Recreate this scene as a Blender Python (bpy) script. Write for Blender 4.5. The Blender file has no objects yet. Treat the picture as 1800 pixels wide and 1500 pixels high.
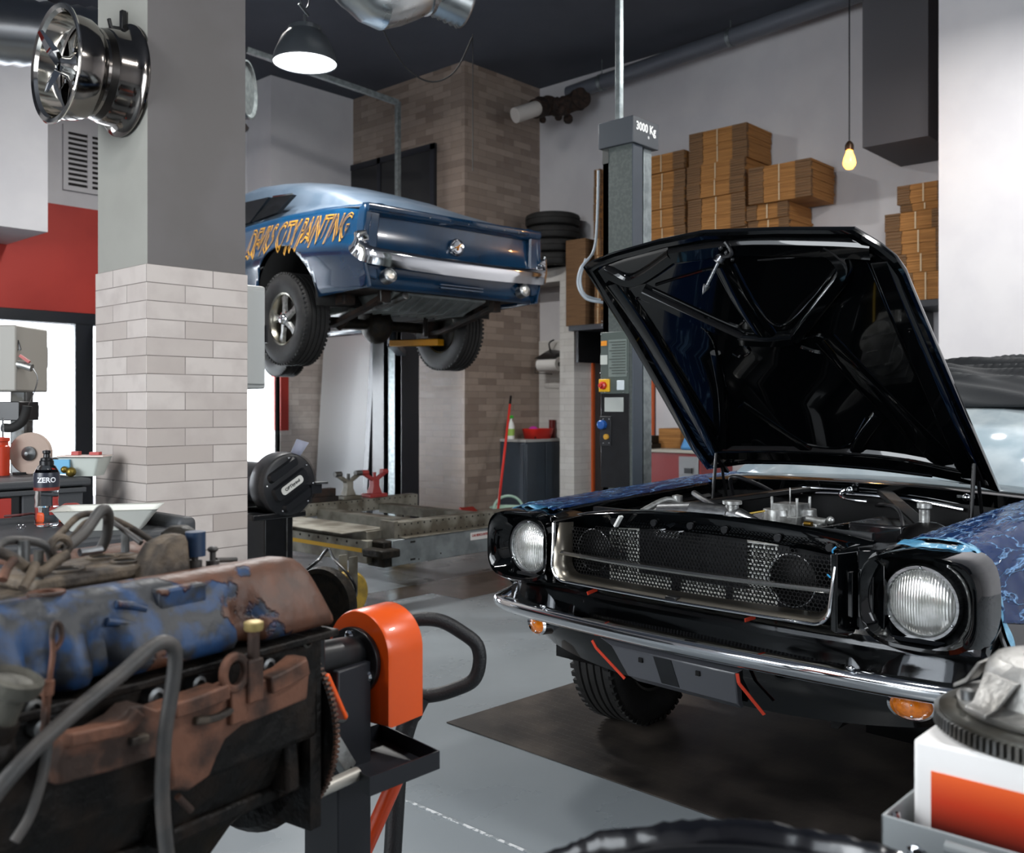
import bpy, bmesh, math, random
from mathutils import Vector, Matrix
from math import sin, cos, pi, radians, sqrt
random.seed(7)
SC = bpy.context.scene
COL = SC.collection
# ---------------------------------------------------------------- camera
YAW = radians(-47.5)
CAM_H = 1.25
F, HY = 1680.0, 715.0
cam_d = bpy.data.cameras.new('camera'); cam = bpy.data.objects.new('camera', cam_d); COL.objects.link(cam)
cam.location = (0, 0, CAM_H); cam.rotation_euler = (pi/2, 0, YAW)
cam_d.sensor_width = 36.0; cam_d.lens = 36.0*F/1800.0; cam_d.shift_y = -35.0/1800.0
cam_d.clip_start = 0.05; cam_d.clip_end = 200
cam_d.dof.use_dof = True; cam_d.dof.focus_distance = 2.9; cam_d.dof.aperture_fstop = 5.0
SC.camera = cam
SC.view_settings.view_transform = 'Standard'; SC.view_settings.look = 'None'
SC.view_settings.gamma = 1.0; SC.view_settings.exposure = 0.0
SC.view_settings.use_curve_mapping = False
SC.cycles.use_denoising = True
SC.cycles.max_bounces = 8; SC.cycles.diffuse_bounces = 4; SC.cycles.glossy_bounces = 4
SC.cycles.transmission_bounces = 6; SC.cycles.transparent_max_bounces = 12
SC.cycles.caustics_reflective = False; SC.cycles.caustics_refractive = False
SC.cycles.sample_clamp_indirect = 4.0
# ---------------------------------------------------------------- daylight
wd = bpy.data.worlds.new('world'); SC.world = wd; wd.use_nodes = True
bg = wd.node_tree.nodes['Background']
bg.inputs['Color'].default_value = (0.86, 0.93, 1.0, 1); bg.inputs['Strength'].default_value = 4.0

def area(name, loc, size, power, target=None, rot=None, color=(1, 1, 1), shape='RECTANGLE', spread=None):
    d = bpy.data.lights.new(name, 'AREA'); d.shape = shape
    d.size = size[0]
    if shape in ('RECTANGLE', 'ELLIPSE'): d.size_y = size[1]
    d.energy = power; d.color = color
    if spread: d.spread = spread
    o = bpy.data.objects.new(name, d); COL.objects.link(o); o.location = loc
    if target is not None:
        o.rotation_euler = (Vector(target)-Vector(loc)).to_track_quat('-Z', 'Y').to_euler()
    elif rot: o.rotation_euler = rot
    return o
# daylight entering by the shop windows and by the open garage door behind the camera, plus an added rear fill
area('daylight_shop_window', (4.9, 10.75, 1.2), (6.4, 1.9), 720, rot=(radians(-90), 0, 0), color=(.88, .94, 1))
area('daylight_garage_door', (-4.1, 2.2, 2.3), (5.0, 2.6), 380, rot=(0, radians(-90), 0), color=(.93, .97, 1))
area('daylight_rear_door', (2.6, -4.1, 2.6), (3.0, 2.0), 50, rot=(radians(90), 0, 0), color=(.93, .97, 1))  # added fill light at an unseen opening in the near wall
# ---------------------------------------------------------------- frames
RV = Vector((cos(YAW), sin(YAW), 0)); FV = Vector((-sin(YAW), cos(YAW), 0))
def ray(px, py): return RV*((px-900)/F) + FV + Vector((0, 0, (HY-py)/F))
def at(px, py, D): return Vector((0, 0, CAM_H)) + ray(px, py)*D
def hit(px, py, axis, v):
    r = ray(px, py); k = 'xyz'.index(axis); o = (0, 0, CAM_H)[k]
    return Vector((0, 0, CAM_H)) + r*((v-o)/r[k])
def lf(lat, fwd, z=0): return RV*lat + FV*fwd + Vector((0, 0, z))
class Frame:
    """a thing's own axes: x to the picture's right, y away from the viewer"""
    def __init__(s, lat, fwd, ang):
        s.o = lf(lat, fwd); s.rz = YAW - radians(ang); s.m = Matrix.Translation(s.o) @ Matrix.Rotation(s.rz, 4, 'Z'); s.i = s.m.inverted()
    def hit(s, px, py, k, v):
        a = s.i @ Vector((0, 0, CAM_H)); b = (s.i.to_3x3() @ ray(px, py)); j = 'xyz'.index(k)
        return a + b*((v-a[j])/b[j])
# ---------------------------------------------------------------- materials
MATS = {}
def lin(c):
    if isinstance(c, str):
        c = c.lstrip('#'); c = [int(c[i:i+2], 16)/255 for i in (0, 2, 4)]
    return [(x/12.92 if x <= .04045 else ((x+.055)/1.055)**2.4) for x in c] + [1]
def mat(name, col, rough=.5, metal=0., col2=None, scale=8., mix=(.4, .6), bump=0., bscale=60., coat=0., spec=None, emit=None, estr=0., trans=0., ior=1.45, alpha=None, detail=4., stretch=None, rvar=0., bdist=.01):
    if name in MATS: return MATS[name]
    m = bpy.data.materials.new(name); m.use_nodes = True; nt = m.node_tree; N = nt.nodes; L = nt.links
    b = N['Principled BSDF']; b.inputs['Base Color'].default_value = lin(col)
    b.inputs['Roughness'].default_value = rough; b.inputs['Metallic'].default_value = metal
    if coat: b.inputs['Coat Weight'].default_value = coat; b.inputs['Coat Roughness'].default_value = .03
    if spec is not None: b.inputs['Specular IOR Level'].default_value = spec
    if emit: b.inputs['Emission Color'].default_value = lin(emit); b.inputs['Emission Strength'].default_value = estr
    if trans: b.inputs['Transmission Weight'].default_value = trans; b.inputs['IOR'].default_value = ior
    if alpha is not None: b.inputs['Alpha'].default_value = alpha
    tc = N.new('ShaderNodeTexCoord'); src = tc.outputs['Object']
    if stretch:
        mp = N.new('ShaderNodeMapping'); mp.inputs['Scale'].default_value = stretch; L.new(src, mp.inputs[0]); src = mp.outputs[0]
    if col2 is not None or rvar:
        n = N.new('ShaderNodeTexNoise'); n.inputs['Scale'].default_value = scale; n.inputs['Detail'].default_value = detail; L.new(src, n.inputs['Vector'])
        r = N.new('ShaderNodeMapRange'); r.inputs[1].default_value = mix[0]; r.inputs[2].default_value = mix[1]; L.new(n.outputs[0], r.inputs[0])
        if col2 is not None:
            x = N.new('ShaderNodeMix'); x.data_type = 'RGBA'; x.inputs[6].default_value = lin(col); x.inputs[7].default_value = lin(col2)
            L.new(r.outputs[0], x.inputs[0]); L.new(x.outputs[2], b.inputs['Base Color'])
        if rvar:
            q = N.new('ShaderNodeMapRange'); q.inputs[3].default_value = rough; q.inputs[4].default_value = rough+rvar; L.new(r.outputs[0], q.inputs[0]); L.new(q.outputs[0], b.inputs['Roughness'])
    if bump:
        n2 = N.new('ShaderNodeTexNoise'); n2.inputs['Scale'].default_value = bscale; n2.inputs['Detail'].default_value = 3; L.new(src, n2.inputs['Vector'])
        bp = N.new('ShaderNodeBump'); bp.inputs['Strength'].default_value = bump; bp.inputs['Distance'].default_value = bdist; L.new(n2.outputs[0], bp.inputs['Height']); L.new(bp.outputs[0], b.inputs['Normal'])
    MATS[name] = m; return m
def tile_mat(name, c1, c2, cm, w=.30, h=.075, off=.5, mort=.0018, gloss=.45, dirt=None, shift=(0, 0)):
    m = bpy.data.materials.new(name); m.use_nodes = True; N = m.node_tree.nodes; L = m.node_tree.links; b = N['Principled BSDF']
    tc = N.new('ShaderNodeTexCoord'); sp = N.new('ShaderNodeSeparateXYZ'); L.new(tc.outputs['Object'], sp.inputs[0])
    ad = N.new('ShaderNodeMath'); ad.operation = 'ADD'; L.new(sp.outputs[0], ad.inputs[0]); L.new(sp.outputs[1], ad.inputs[1])
    a2 = N.new('ShaderNodeMath'); a2.operation = 'ADD'; a2.inputs[1].default_value = shift[0]+60; L.new(ad.outputs[0], a2.inputs[0])
    a3 = N.new('ShaderNodeMath'); a3.operation = 'ADD'; a3.inputs[1].default_value = shift[1]+30; L.new(sp.outputs[2], a3.inputs[0])
    cb = N.new('ShaderNodeCombineXYZ'); L.new(a2.outputs[0], cb.inputs[0]); L.new(a3.outputs[0], cb.inputs[1])
    br = N.new('ShaderNodeTexBrick'); L.new(cb.outputs[0], br.inputs['Vector']); br.offset = off; br.squash = 1
    br.inputs['Scale'].default_value = 1; br.inputs['Brick Width'].default_value = w; br.inputs['Row Height'].default_value = h
    br.inputs['Mortar Size'].default_value = mort; br.inputs['Mortar Smooth'].default_value = .2; br.inputs['Bias'].default_value = -.1
    br.inputs['Color1'].default_value = lin(c1); br.inputs['Color2'].default_value = lin(c2); br.inputs['Mortar'].default_value = lin(cm)
    n = N.new('ShaderNodeTexNoise'); n.inputs['Scale'].default_value = 9; n.inputs['Detail'].default_value = 5; L.new(tc.outputs['Object'], n.inputs['Vector'])
    r = N.new('ShaderNodeMapRange'); r.inputs[1].default_value = .45; r.inputs[2].default_value = .75; r.inputs[4].default_value = .6; L.new(n.outputs[0], r.inputs[0])
    x = N.new('ShaderNodeMix'); x.data_type = 'RGBA'; x.inputs[7].default_value = lin(dirt or cm); L.new(r.outputs[0], x.inputs[0]); L.new(br.outputs[0], x.inputs[6]); L.new(x.outputs[2], b.inputs['Base Color'])
    b.inputs['Roughness'].default_value = gloss
    bp = N.new('ShaderNodeBump'); bp.inputs['Strength'].default_value = .6; bp.inputs['Distance'].default_value = .003; bp.invert = True; L.new(br.outputs[1], bp.inputs['Height']); L.new(bp.outputs[0], b.inputs['Normal'])
    return m
# ---------------------------------------------------------------- mesh building
def bez(pts, n=6):
    """Catmull-Rom through the points"""
    P = [Vector(p) for p in pts]; out = []
    for i in range(len(P)-1):
        a, b, c, d = P[max(i-1, 0)], P[i], P[i+1], P[min(i+2, len(P)-1)]
        for k in range(n):
            t = k/n; out.append(.5*((2*b)+(c-a)*t+(2*a-5*b+4*c-d)*t*t+(3*b-a-3*c+d)*t**3))
    out.append(P[-1]); return out
def arc(cx, cy, r, a0, a1, n=12): return [(cx+r*cos(radians(a0+(a1-a0)*i/n)), cy+r*sin(radians(a0+(a1-a0)*i/n))) for i in range(n+1)]
def rrect(w, h, r, n=4, cx=0, cy=0):
    o = []
    for (sx, sy, a) in ((1, 1, 0), (-1, 1, 90), (-1, -1, 180), (1, -1, 270)): o += arc(cx+sx*(w/2-r), cy+sy*(h/2-r), r, a, a+90, n)
    return o
AX = {'x': Matrix(((0, 0, 1), (1, 0, 0), (0, 1, 0))).to_4x4(), 'y': Matrix(((1, 0, 0), (0, 0, -1), (0, 1, 0))).to_4x4(), 'z': Matrix.Identity(4)}
def aim(p0, p1):
    d = (Vector(p1)-Vector(p0)); return Matrix.Translation(p0) @ d.to_track_quat('Z', 'Y').to_matrix().to_4x4()
def T(x, y, z): return Matrix.Translation((x, y, z))
def RZ(a): return Matrix.Rotation(radians(a), 4, 'Z')
def RX(a): return Matrix.Rotation(radians(a), 4, 'X')
def RY(a): return Matrix.Rotation(radians(a), 4, 'Y')
import re
NOSPLIT = re.compile(r'lettering|hole|honeycomb|slat|louvre|printed|carton|_flap|pane$|fins|core|tire|gear|tank_rib|cable|barrel|linkage')
class MB:
    def __init__(s): s.v = []; s.f = []; s.m = []; s.cur = 0
    def add(s, vs, fs, M=None):
        k = len(s.v); s.v += [tuple((M @ Vector(p)) if M is not None else p) for p in vs]; s.f += [tuple(i+k for i in f) for f in fs]; s.m += [s.cur]*len(fs); return s
    def box(s, a, b, M=None, taper=0.):
        (x0, y0, z0), (x1, y1, z1) = a, b
        cx, cy = (x0+x1)/2, (y0+y1)/2; q = lambda x, c: c+(x-c)*(1-taper)
        vs = [(x0, y0, z0), (x1, y0, z0), (x1, y1, z0), (x0, y1, z0), (q(x0, cx), q(y0, cy), z1), (q(x1, cx), q(y0, cy), z1), (q(x1, cx), q(y1, cy), z1), (q(x0, cx), q(y1, cy), z1)]
        return s.add(vs, [(3, 2, 1, 0), (4, 5, 6, 7), (0, 1, 5, 4), (1, 2, 6, 5), (2, 3, 7, 6), (3, 0, 4, 7)], M)
    def bar(s, p0, p1, w, h, up=(0, 0, 1)):
        p0, p1 = Vector(p0), Vector(p1); d = (p1-p0).normalized(); u = Vector(up); x = d.cross(u).normalized(); z = x.cross(d)
        vs = [p+x*(a*w/2)+z*(b*h/2) for p in (p0, p1) for a, b in ((-1, -1), (1, -1), (1, 1), (-1, 1))]
        return s.add(vs, [(0, 1, 2, 3), (7, 6, 5, 4), (0, 4, 5, 1), (1, 5, 6, 2), (2, 6, 7, 3), (3, 7, 4, 0)])
    def loft(s, rings, closed=True, caps=True, M=None, loop=False):
        n = len(rings[0]); vs = [p for r in rings for p in r]; fs = []
        R = len(rings)
        for i in range(R if loop else R-1):
            j = (i+1) % R
            for k in range(n if closed else n-1):
                l = (k+1) % n; fs.append((i*n+k, i*n+l, j*n+l, j*n+k))
        if caps and closed and not loop: fs.append(tuple(range(n))[::-1]); fs.append(tuple(range((R-1)*n, R*n)))
        return s.add(vs, fs, M)
    def lathe(s, prof, M=None, n=32, cap=True):
        """prof: (r, z) pairs, around z"""
        rings = [[(max(r, 1e-5)*cos(2*pi*k/n), max(r, 1e-5)*sin(2*pi*k/n), z) for k in range(n)] for r, z in prof]
        return s.loft(rings, True, cap, M)
    def cyl(s, p0, p1, r, r2=None, n=20):
        L = (Vector(p1)-Vector(p0)).length; return s.lathe([(r, 0), (r if r2 is None else r2, L)], aim(p0, p1), n)
    def prism(s, outline, d, M=None):
        """outline in xy, extruded 0..d in z"""
        n = len(outline); vs = [(x, y, 0) for x, y in outline]+[(x, y, d) for x, y in outline]
        fs = [tuple(range(n))[::-1], tuple(range(n, 2*n))]+[(i, (i+1) % n, n+(i+1) % n, n+i) for i in range(n)]
        return s.add(vs, fs, M)
    def ring_prism(s, outer, inner, d, M=None):
        n = len(outer); vs = [(x, y, 0) for x, y in outer]+[(x, y, 0) for x, y in inner]+[(x, y, d) for x, y in outer]+[(x, y, d) for x, y in inner]; fs = []
        for i in range(n):
            j = (i+1) % n; fs += [(i, n+i, n+j, j), (2*n+i, 2*n+j, 3*n+j, 3*n+i), (i, j, 2*n+j, 2*n+i), (n+i, 3*n+i, 3*n+j, n+j)]
        return s.add(vs, fs, M)
    def sweep(s, path, prof, up=(0, 0, 1), closed=False, M=None, scale=None):
        """prof (x,y): x sideways, y along up"""
        P = [Vector(p) for p in path]; U = Vector(up); rings = []; n = len(P); prevx = None
        for i, p in enumerate(P):
            if closed: d = P[(i+1) % n]-P[i-1]
            else: d = P[min(i+1, n-1)]-P[max(i-1, 0)]
            d.normalize(); x = d.cross(U)
            if x.length < .05 and prevx is not None: x = prevx-d*prevx.dot(d)
            x.normalize()
            z = x.cross(d); prevx = x; k = scale[i] if scale else 1
            rings.append([p+x*(a*k)+z*(b*k) for a, b in prof])
        return s.loft(rings, True, not closed, M, closed)
    def tube(s, path, r, n=10, closed=False, M=None):
        P = [Vector(p) for p in path]; rings = []; m = len(P); x = None
        for i, p in enumerate(P):
            if closed: d = P[(i+1) % m]-P[i-1]
            else: d = P[min(i+1, m-1)]-P[max(i-1, 0)]
            d.normalize()
            if x is None: x = d.orthogonal().normalized()
            else:
                x = x-d*x.dot(d)
                x = x.normalized() if x.length > 1e-4 else d.orthogonal().normalized()
            y = d.cross(x); q = r[i] if isinstance(r, (list, tuple)) else r
            rings.append([p+x*(q*cos(2*pi*k/n))+y*(q*sin(2*pi*k/n)) for k in range(n)])
        return s.loft(rings, True, not closed, M, closed)
    def sph(s, c, r, n=16, M=None, sq=(1, 1, 1)):
        prof = [(r*sin(pi*i/n), -r*cos(pi*i/n)) for i in range(n+1)]
        return s.lathe(prof, (M or Matrix.Identity(4)) @ Matrix.Translation(c) @ Matrix.Diagonal((*sq, 1)), n*2)
    def grid(s, fn, nu, nv, M=None):
        vs = [fn(i/nu, j/nv) for i in range(nu+1) for j in range(nv+1)]
        fs = [(i*(nv+1)+j, (i+1)*(nv+1)+j, (i+1)*(nv+1)+j+1, i*(nv+1)+j+1) for i in range(nu) for j in range(nv)]
        return s.add(vs, fs, M)
    def pieces(s):
        """separate islands that do not touch one another"""
        n = len(s.v); par = list(range(n))
        def fd(a):
            while par[a] != a: par[a] = par[par[a]]; a = par[a]
            return a
        for f in s.f:
            r0 = fd(f[0])
            for i in f[1:]: par[fd(i)] = r0
        g = {}
        for i in range(n): g.setdefault(fd(i), []).append(i)
        G = [v for v in g.values() if len(v) > 2]
        if len(G) < 2 or len(G) > 400: return [s]
        bb = [[(min(s.v[i][k] for i in v)-.0015, max(s.v[i][k] for i in v)+.0015) for k in range(3)] for v in G]
        P = list(range(len(G)))
        def f2(a):
            while P[a] != a: a = P[a]
            return a
        for a in range(len(G)):
            for b in range(a):
                if all(bb[a][k][0] <= bb[b][k][1] and bb[b][k][0] <= bb[a][k][1] for k in range(3)): P[f2(a)] = f2(b)
        own = {}
        for a, v in enumerate(G):
            for i in v: own[i] = f2(a)
        out = []
        for r in sorted(set(own.values())):
            q = MB(); mp = {}
            for i in range(n):
                if own.get(i) == r: mp[i] = len(q.v); q.v.append(s.v[i])
            for f, mi in zip(s.f, s.m):
                if own.get(f[0]) == r: q.f.append(tuple(mp[i] for i in f)); q.m.append(mi)
            out.append(q)
        return out
    def build(s, name, m, parent=None, bevel=0, solid=0, sub=0, smooth=True, angle=35, seg=2, off=-1, label=None, loc=None):
        if not NOSPLIT.search(name) and loc is None:
            ps = s.pieces()
            if 1 < len(ps) <= 40:
                if parent is not None: return [q.build(name, m, parent, bevel, solid, sub, smooth, angle, seg, off, label) for q in ps][0]
        me = bpy.data.meshes.new(name); bm = bmesh.new()
        vs = [bm.verts.new(p) for p in s.v]
        for f, mi in zip(s.f, s.m):
            try:
                q = bm.faces.new([vs[i] for i in f]); q.smooth = smooth; q.material_index = mi
            except ValueError: pass
        bmesh.ops.remove_doubles(bm, verts=bm.verts, dist=1e-5)
        bmesh.ops.recalc_face_normals(bm, faces=bm.faces)
        if smooth and not sub:
            for e in bm.edges:
                if len(e.link_faces) == 2 and e.calc_face_angle(0) > radians(angle): e.smooth = False
        bm.to_mesh(me); bm.free()
        for x in (m if isinstance(m, (list, tuple)) else [m]): me.materials.append(x)
        o = bpy.data.objects.new(name, me); COL.objects.link(o)
        if parent is not None: o.parent = parent
        if loc is not None: o.location = loc
        if solid: q = o.modifiers.new('thickness', 'SOLIDIFY'); q.thickness = solid; q.offset = off
        if bevel: q = o.modifiers.new('bevel', 'BEVEL'); q.width = bevel; q.segments = seg; q.limit_method = 'ANGLE'; q.angle_limit = radians(40); q.harden_normals = False
        if sub: q = o.modifiers.new('sub', 'SUBSURF'); q.levels = sub; q.render_levels = sub
        if label: o['label'] = label
        return o
def tag(o, label, cat, group=None):
    o['label'] = label; o['category'] = cat
    if group: o['group'] = group
    return o
def thing(name, label, cat, loc=(0, 0, 0), rz=0., group=None):
    o = bpy.data.objects.new(name, None); COL.objects.link(o); o.empty_display_size = .1
    o.location = loc; o.rotation_euler = (0, 0, rz); return tag(o, label, cat, group)
def struct(o): o['kind'] = 'structure'; return o
def kids(o): return [c for c in bpy.data.objects if c.parent == o]
def dup(o, parent=None, ks=None):
    c = o.copy(); COL.objects.link(c); c.parent = parent
    for ch in kids(o): dup(ch, c)
    return c
def text_mesh(txt, size, M, depth=.001, extr=True, bold=0., sx=1.):
    """lettering turned into mesh builder geometry, text in the xy plane of M"""
    cu = bpy.data.curves.new('lettering', 'FONT'); cu.body = txt; cu.size = size; cu.extrude = depth/2; cu.offset = bold; cu.align_x = 'CENTER'; cu.align_y = 'CENTER'; cu.resolution_u = 3
    ob = bpy.data.objects.new('lettering', cu); COL.objects.link(ob); dg = bpy.context.evaluated_depsgraph_get(); me = bpy.data.meshes.new_from_object(ob.evaluated_get(dg))
    b = MB(); b.add([(v.co.x*sx, v.co.y, v.co.z) for v in me.vertices], [tuple(p.vertices) for p in me.polygons], M)
    bpy.data.objects.remove(ob); bpy.data.curves.remove(cu); bpy.data.meshes.remove(me); return b
# ---------------------------------------------------------------- shared materials
black_paint = mat('black_gloss_paint', '#030405', .1, coat=.8, spec=.1)
black_satin = mat('black_satin_paint', '#0b0c0e', .32, col2='#121316', scale=20)
chrome = mat('chrome', '#dfe1e4', .05, 1., rvar=.04, scale=5)
steel = mat('brushed_steel', '#a9abad', .3, 1., col2='#8a8c8e', scale=30, stretch=(1, 1, 6))
dull_steel = mat('dull_steel', '#77797a', .45, .9, col2='#55534f', scale=14)
galv = mat('galvanised_steel', '#9aa2a3', .38, .85, col2='#7d8586', scale=26, mix=(.35, .65))
alu = mat('cast_aluminium', '#b9bab8', .38, .8, col2='#8e8e8b', scale=30, bump=.1, bscale=120)
rubber = mat('black_rubber', '#131313', .75, col2='#1d1c1b', scale=18, bump=.15, bscale=200)
plastic_black = mat('black_plastic', '#101114', .42, bump=.05, bscale=300)
dark_blue_grey = mat('blue_grey_powder_coat', '#39424c', .4, col2='#343c45', scale=4)
white_paint_m = mat('white_wall_paint', '#d2d0d2', .8, col2='#cccacd', scale=2.5, bump=.03, bscale=90)
grease = mat('dark_greasy_iron', '#15130f', .5, .3, col2='#2a241c', scale=22, mix=(.4, .7), bump=.5, bscale=45, rvar=.3, spec=.25)
orange_m = mat('orange_powder_coat', '#e8570f', .32, coat=.4)
red_m = mat('red_paint', '#a52a20', .4)
glassy = mat('clear_glass', '#ffffff', .02, trans=1., ior=1.45)
# ================================================================ ROOM
CZ = 5.15
tile_light = tile_mat('pale_wall_tiles', '#cfc6bf', '#b8aca5', '#8f8781', off=.37, dirt='#a79c96', shift=(.11, .01))
tile_brown = tile_mat('brown_wall_tiles', '#a39285', '#7a6a5f', '#64574f', off=.43, dirt='#8f8178')
tile_white = tile_mat('white_wall_tiles', '#dcdad6', '#d2cfca', '#a9a6a1', off=.4, dirt='#c9c6c2')
ceil_m = mat('dark_blue_grey_ceiling', '#4b505a', .8, col2='#464b55', scale=1.5)
grey_pill = mat('grey_wall_paint', '#8d8a8a', .6, col2='#878484', scale=3)
red_wall = mat('red_wall_paint', '#b03227', .6, col2='#a82d23', scale=2)
frame_m = mat('black_window_frame', '#1c1f24', .4)
def wallbox(name, a, b, m, parent=None, bevel=0):
    o = MB().box(a, b).build(name, m, parent, bevel=bevel, smooth=False)
    if parent is None: struct(o)
    return o
# floor: grey epoxy with a darker brown glossy zone at the back
fm = bpy.data.materials.new('epoxy_floor'); fm.use_nodes = True; N = fm.node_tree.nodes; L = fm.node_tree.links; b = N['Principled BSDF']
tc = N.new('ShaderNodeTexCoord'); n1 = N.new('ShaderNodeTexNoise'); n1.inputs['Scale'].default_value = 1.6; n1.inputs['Detail'].default_value = 6; L.new(tc.outputs['Object'], n1.inputs['Vector'])
cr = N.new('ShaderNodeMix'); cr.data_type = 'RGBA'; cr.inputs[6].default_value = lin('#868d92'); cr.inputs[7].default_value = lin('#7a8185'); L.new(n1.outputs[0], cr.inputs[0]); L.new(cr.outputs[2], b.inputs['Base Color'])
n2 = N.new('ShaderNodeTexNoise'); n2.inputs['Scale'].default_value = 2.2; n2.inputs['Detail'].default_value = 8; L.new(tc.outputs['Object'], n2.inputs['Vector'])
mr = N.new('ShaderNodeMapRange'); mr.inputs[1].default_value = .3; mr.inputs[2].default_value = .7; mr.inputs[3].default_value = .22; mr.inputs[4].default_value = .38; L.new(n2.outputs[0], mr.inputs[0]); L.new(mr.outputs[0], b.inputs['Roughness'])
bp = N.new('ShaderNodeBump'); bp.inputs['Strength'].default_value = .02; bp.inputs['Distance'].default_value = .001; L.new(n2.outputs[0], bp.inputs['Height']); L.new(bp.outputs[0], b.inputs['Normal'])
wallbox('floor', (-4, -4, -.1), (12, 12, 0), fm)
# the tiled brown strip of floor (a different floor finish, flush)
brown_floor = mat('brown_floor_tiles', '#4a4340', .16, col2='#554d49', scale=5, rvar=.1)
fl = MB()
for i, (x0, x1, y0, y1) in enumerate([(4.35, 8.4, 4.42, 5.02), (5.55, 8.4, 3.9, 4.42), (3.1, 4.35, 4.72, 5.02)]): fl.box((x0, y0, .0), (x1, y1, .002))
struct(fl.build('floor_tiled_strip', brown_floor, smooth=False))
# worn white joint in the epoxy
jm = mat('worn_white_joint', '#c9ccce', .6, col2='#7d8488', scale=38, mix=(.46, .54), detail=6)
p0 = hit(660, 1385, 'z', 0); p1 = hit(930, 1500, 'z', 0)
struct(MB().bar((p0.x, p0.y, .0012), (p1.x+.25*(p1.x-p0.x), p1.y+.25*(p1.y-p0.y), .0012), .012, .0016).build('floor_joint', jm, smooth=False))
wallbox('ceiling', (-4, -4, CZ), (12, 12, CZ+.1), ceil_m)
# right-hand wall with the carton shelf
wallbox('wall_right', (8.876, -4, 0), (9.1, 12, CZ), white_paint_m)
# white wall pier at the picture's right edge
px0 = 7.55; e = hit(1650, 700, 'x', px0)
wallbox('wall_right_pier', (px0, -4, 0), (8.876, e.y, CZ), white_paint_m)
# tiled room block at the back
C1x, C1y = 7.58, 7.67
blk = MB().box((C1x, C1y, 0), (8.876, 10.18, CZ)).build('wall_back_block', tile_brown, smooth=False); struct(blk)
blk.data.materials.append(tile_light)
# dark upper opening and the doorway on its left-hand face
oA = hit(583, 300, 'x', C1x); oB = hit(768, 252, 'x', C1x)
wtop = oB.z
o = MB().box((C1x-.03, oB.y, 2.45), (C1x+.01, oA.y, wtop)).build('window_3', frame_m, smooth=False); struct(o)
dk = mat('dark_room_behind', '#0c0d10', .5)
w = MB()
w.box((C1x-.045, oB.y, 2.45), (C1x-.03, oB.y+.07, wtop)); w.box((C1x-.045, oA.y-.07, 2.45), (C1x-.03, oA.y, wtop)); w.box((C1x-.045, oB.y, wtop-.07), (C1x-.03, oA.y, wtop)); w.box((C1x-.045, (oA.y+oB.y)/2-.03, 2.45), (C1x-.03, (oA.y+oB.y)/2+.03, wtop))
w.build('window_frame', mat('dark_brown_frame', '#20222a', .35), o)
MB().box((C1x-.034, oB.y+.07, 2.5), (C1x-.031, oA.y-.07, wtop-.07)).build('pane', mat('dark_glass', '#0b0c0f', .08, coat=.5), o)
dA = hit(640, 700, 'x', C1x); dB = hit(722, 700, 'x', C1x)
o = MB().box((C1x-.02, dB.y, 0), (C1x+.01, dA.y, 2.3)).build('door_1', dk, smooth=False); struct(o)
w = MB()
for yy in (dB.y, dA.y-.07): w.box((C1x-.05, yy, 0), (C1x-.02, yy+.07, 2.37))
w.box((C1x-.05, dB.y, 2.3), (C1x-.02, dA.y, 2.37)); w.build('door_frame', frame_m, o)
# window wall (runs away to the right on the picture's left side)
WY = 10.18; WT = 2.12
red_z = hit(120, 362, 'y', WY).z
wallbox('wall_back_upper', (-4, WY, red_z), (7.58, WY+.25, CZ), white_paint_m)
wallbox('wall_back_red_band', (-4, WY-.005, WT+.12), (6.6, WY+.25, red_z), red_wall)
wallbox('wall_back_pier', (6.95, WY-.002, 0), (7.58, WY+.25, red_z), tile_light)
wallbox('wall_back_red_strip', (6.83, WY-.01, .95), (6.95, WY+.2, red_z), red_wall)
wallbox('wall_back_lower_strip', (6.83, WY-.008, 0), (6.95, WY+.2, .95), tile_light)
wallbox('wall_back_left', (-4, WY, 0), (1.2, WY+.25, WT+.12), white_paint_m)
e475 = hit(476, 300, 'y', WY-.5)
wallbox('wall_back_bulkhead', (e475.x, WY-.5, 2.75), (7.58, WY, CZ), white_paint_m)
# shop window: frames and panes
w1 = thing('window_1', 'x', 'x'); del w1['label']; del w1['category']; struct(w1)
w = MB(); w.box((1.2, WY, WT), (6.83, WY+.12, WT+.12)); w.box((1.2, WY, 0), (6.83, WY+.12, .1))
xs = [1.2, hit(146, 700, 'y', WY).x, hit(530, 700, 'y', WY).x]
for x, ww in ((1.2, .1), (xs[1]-.08, .19), (5.0, .1), (xs[2]-.03, 6.83-xs[2]+.03), (2.6, .1)): w.box((x, WY, .1), (x+ww, WY+.12, WT))
w.build('window_frame', frame_m, w1, bevel=.004)
MB().box((1.3, WY+.05, .1), (6.8, WY+.06, WT)).build('pane', mat('window_glass', '#ffffff', .0, trans=1., ior=1.05), w1, smooth=False)
# pale house across the street, seen overexposed through the glass
fac = mat('sunlit_facade', '#f4f6fa', .9); fo = MB().box((-6, 15.5, -.2), (16, 15.8, 7)).build('facade_across_street', fac, smooth=False)
tag(fo, 'pale sunlit house front across the street, seen through the shop windows', 'building')
w = MB()
for px, py, q, r_ in ((80, 722, .5, .9), (230, 700, .5, .9), (76, 745, .25, .35), (470, 735, .4, .8)):
    c = hit(px, py, 'y', 15.45); MB.box(w, (c.x-q/2, 15.45, c.z-r_/2), (c.x+q/2, 15.5, c.z+r_/2))
w.build('pane', mat('pale_blue_panes', '#b9c8e6', .3), fo, smooth=False)
wallbox('floor_pavement', (-6, 12, -.12), (16, 15.5, -.02), mat('pavement', '#d8d9da', .9))
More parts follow.
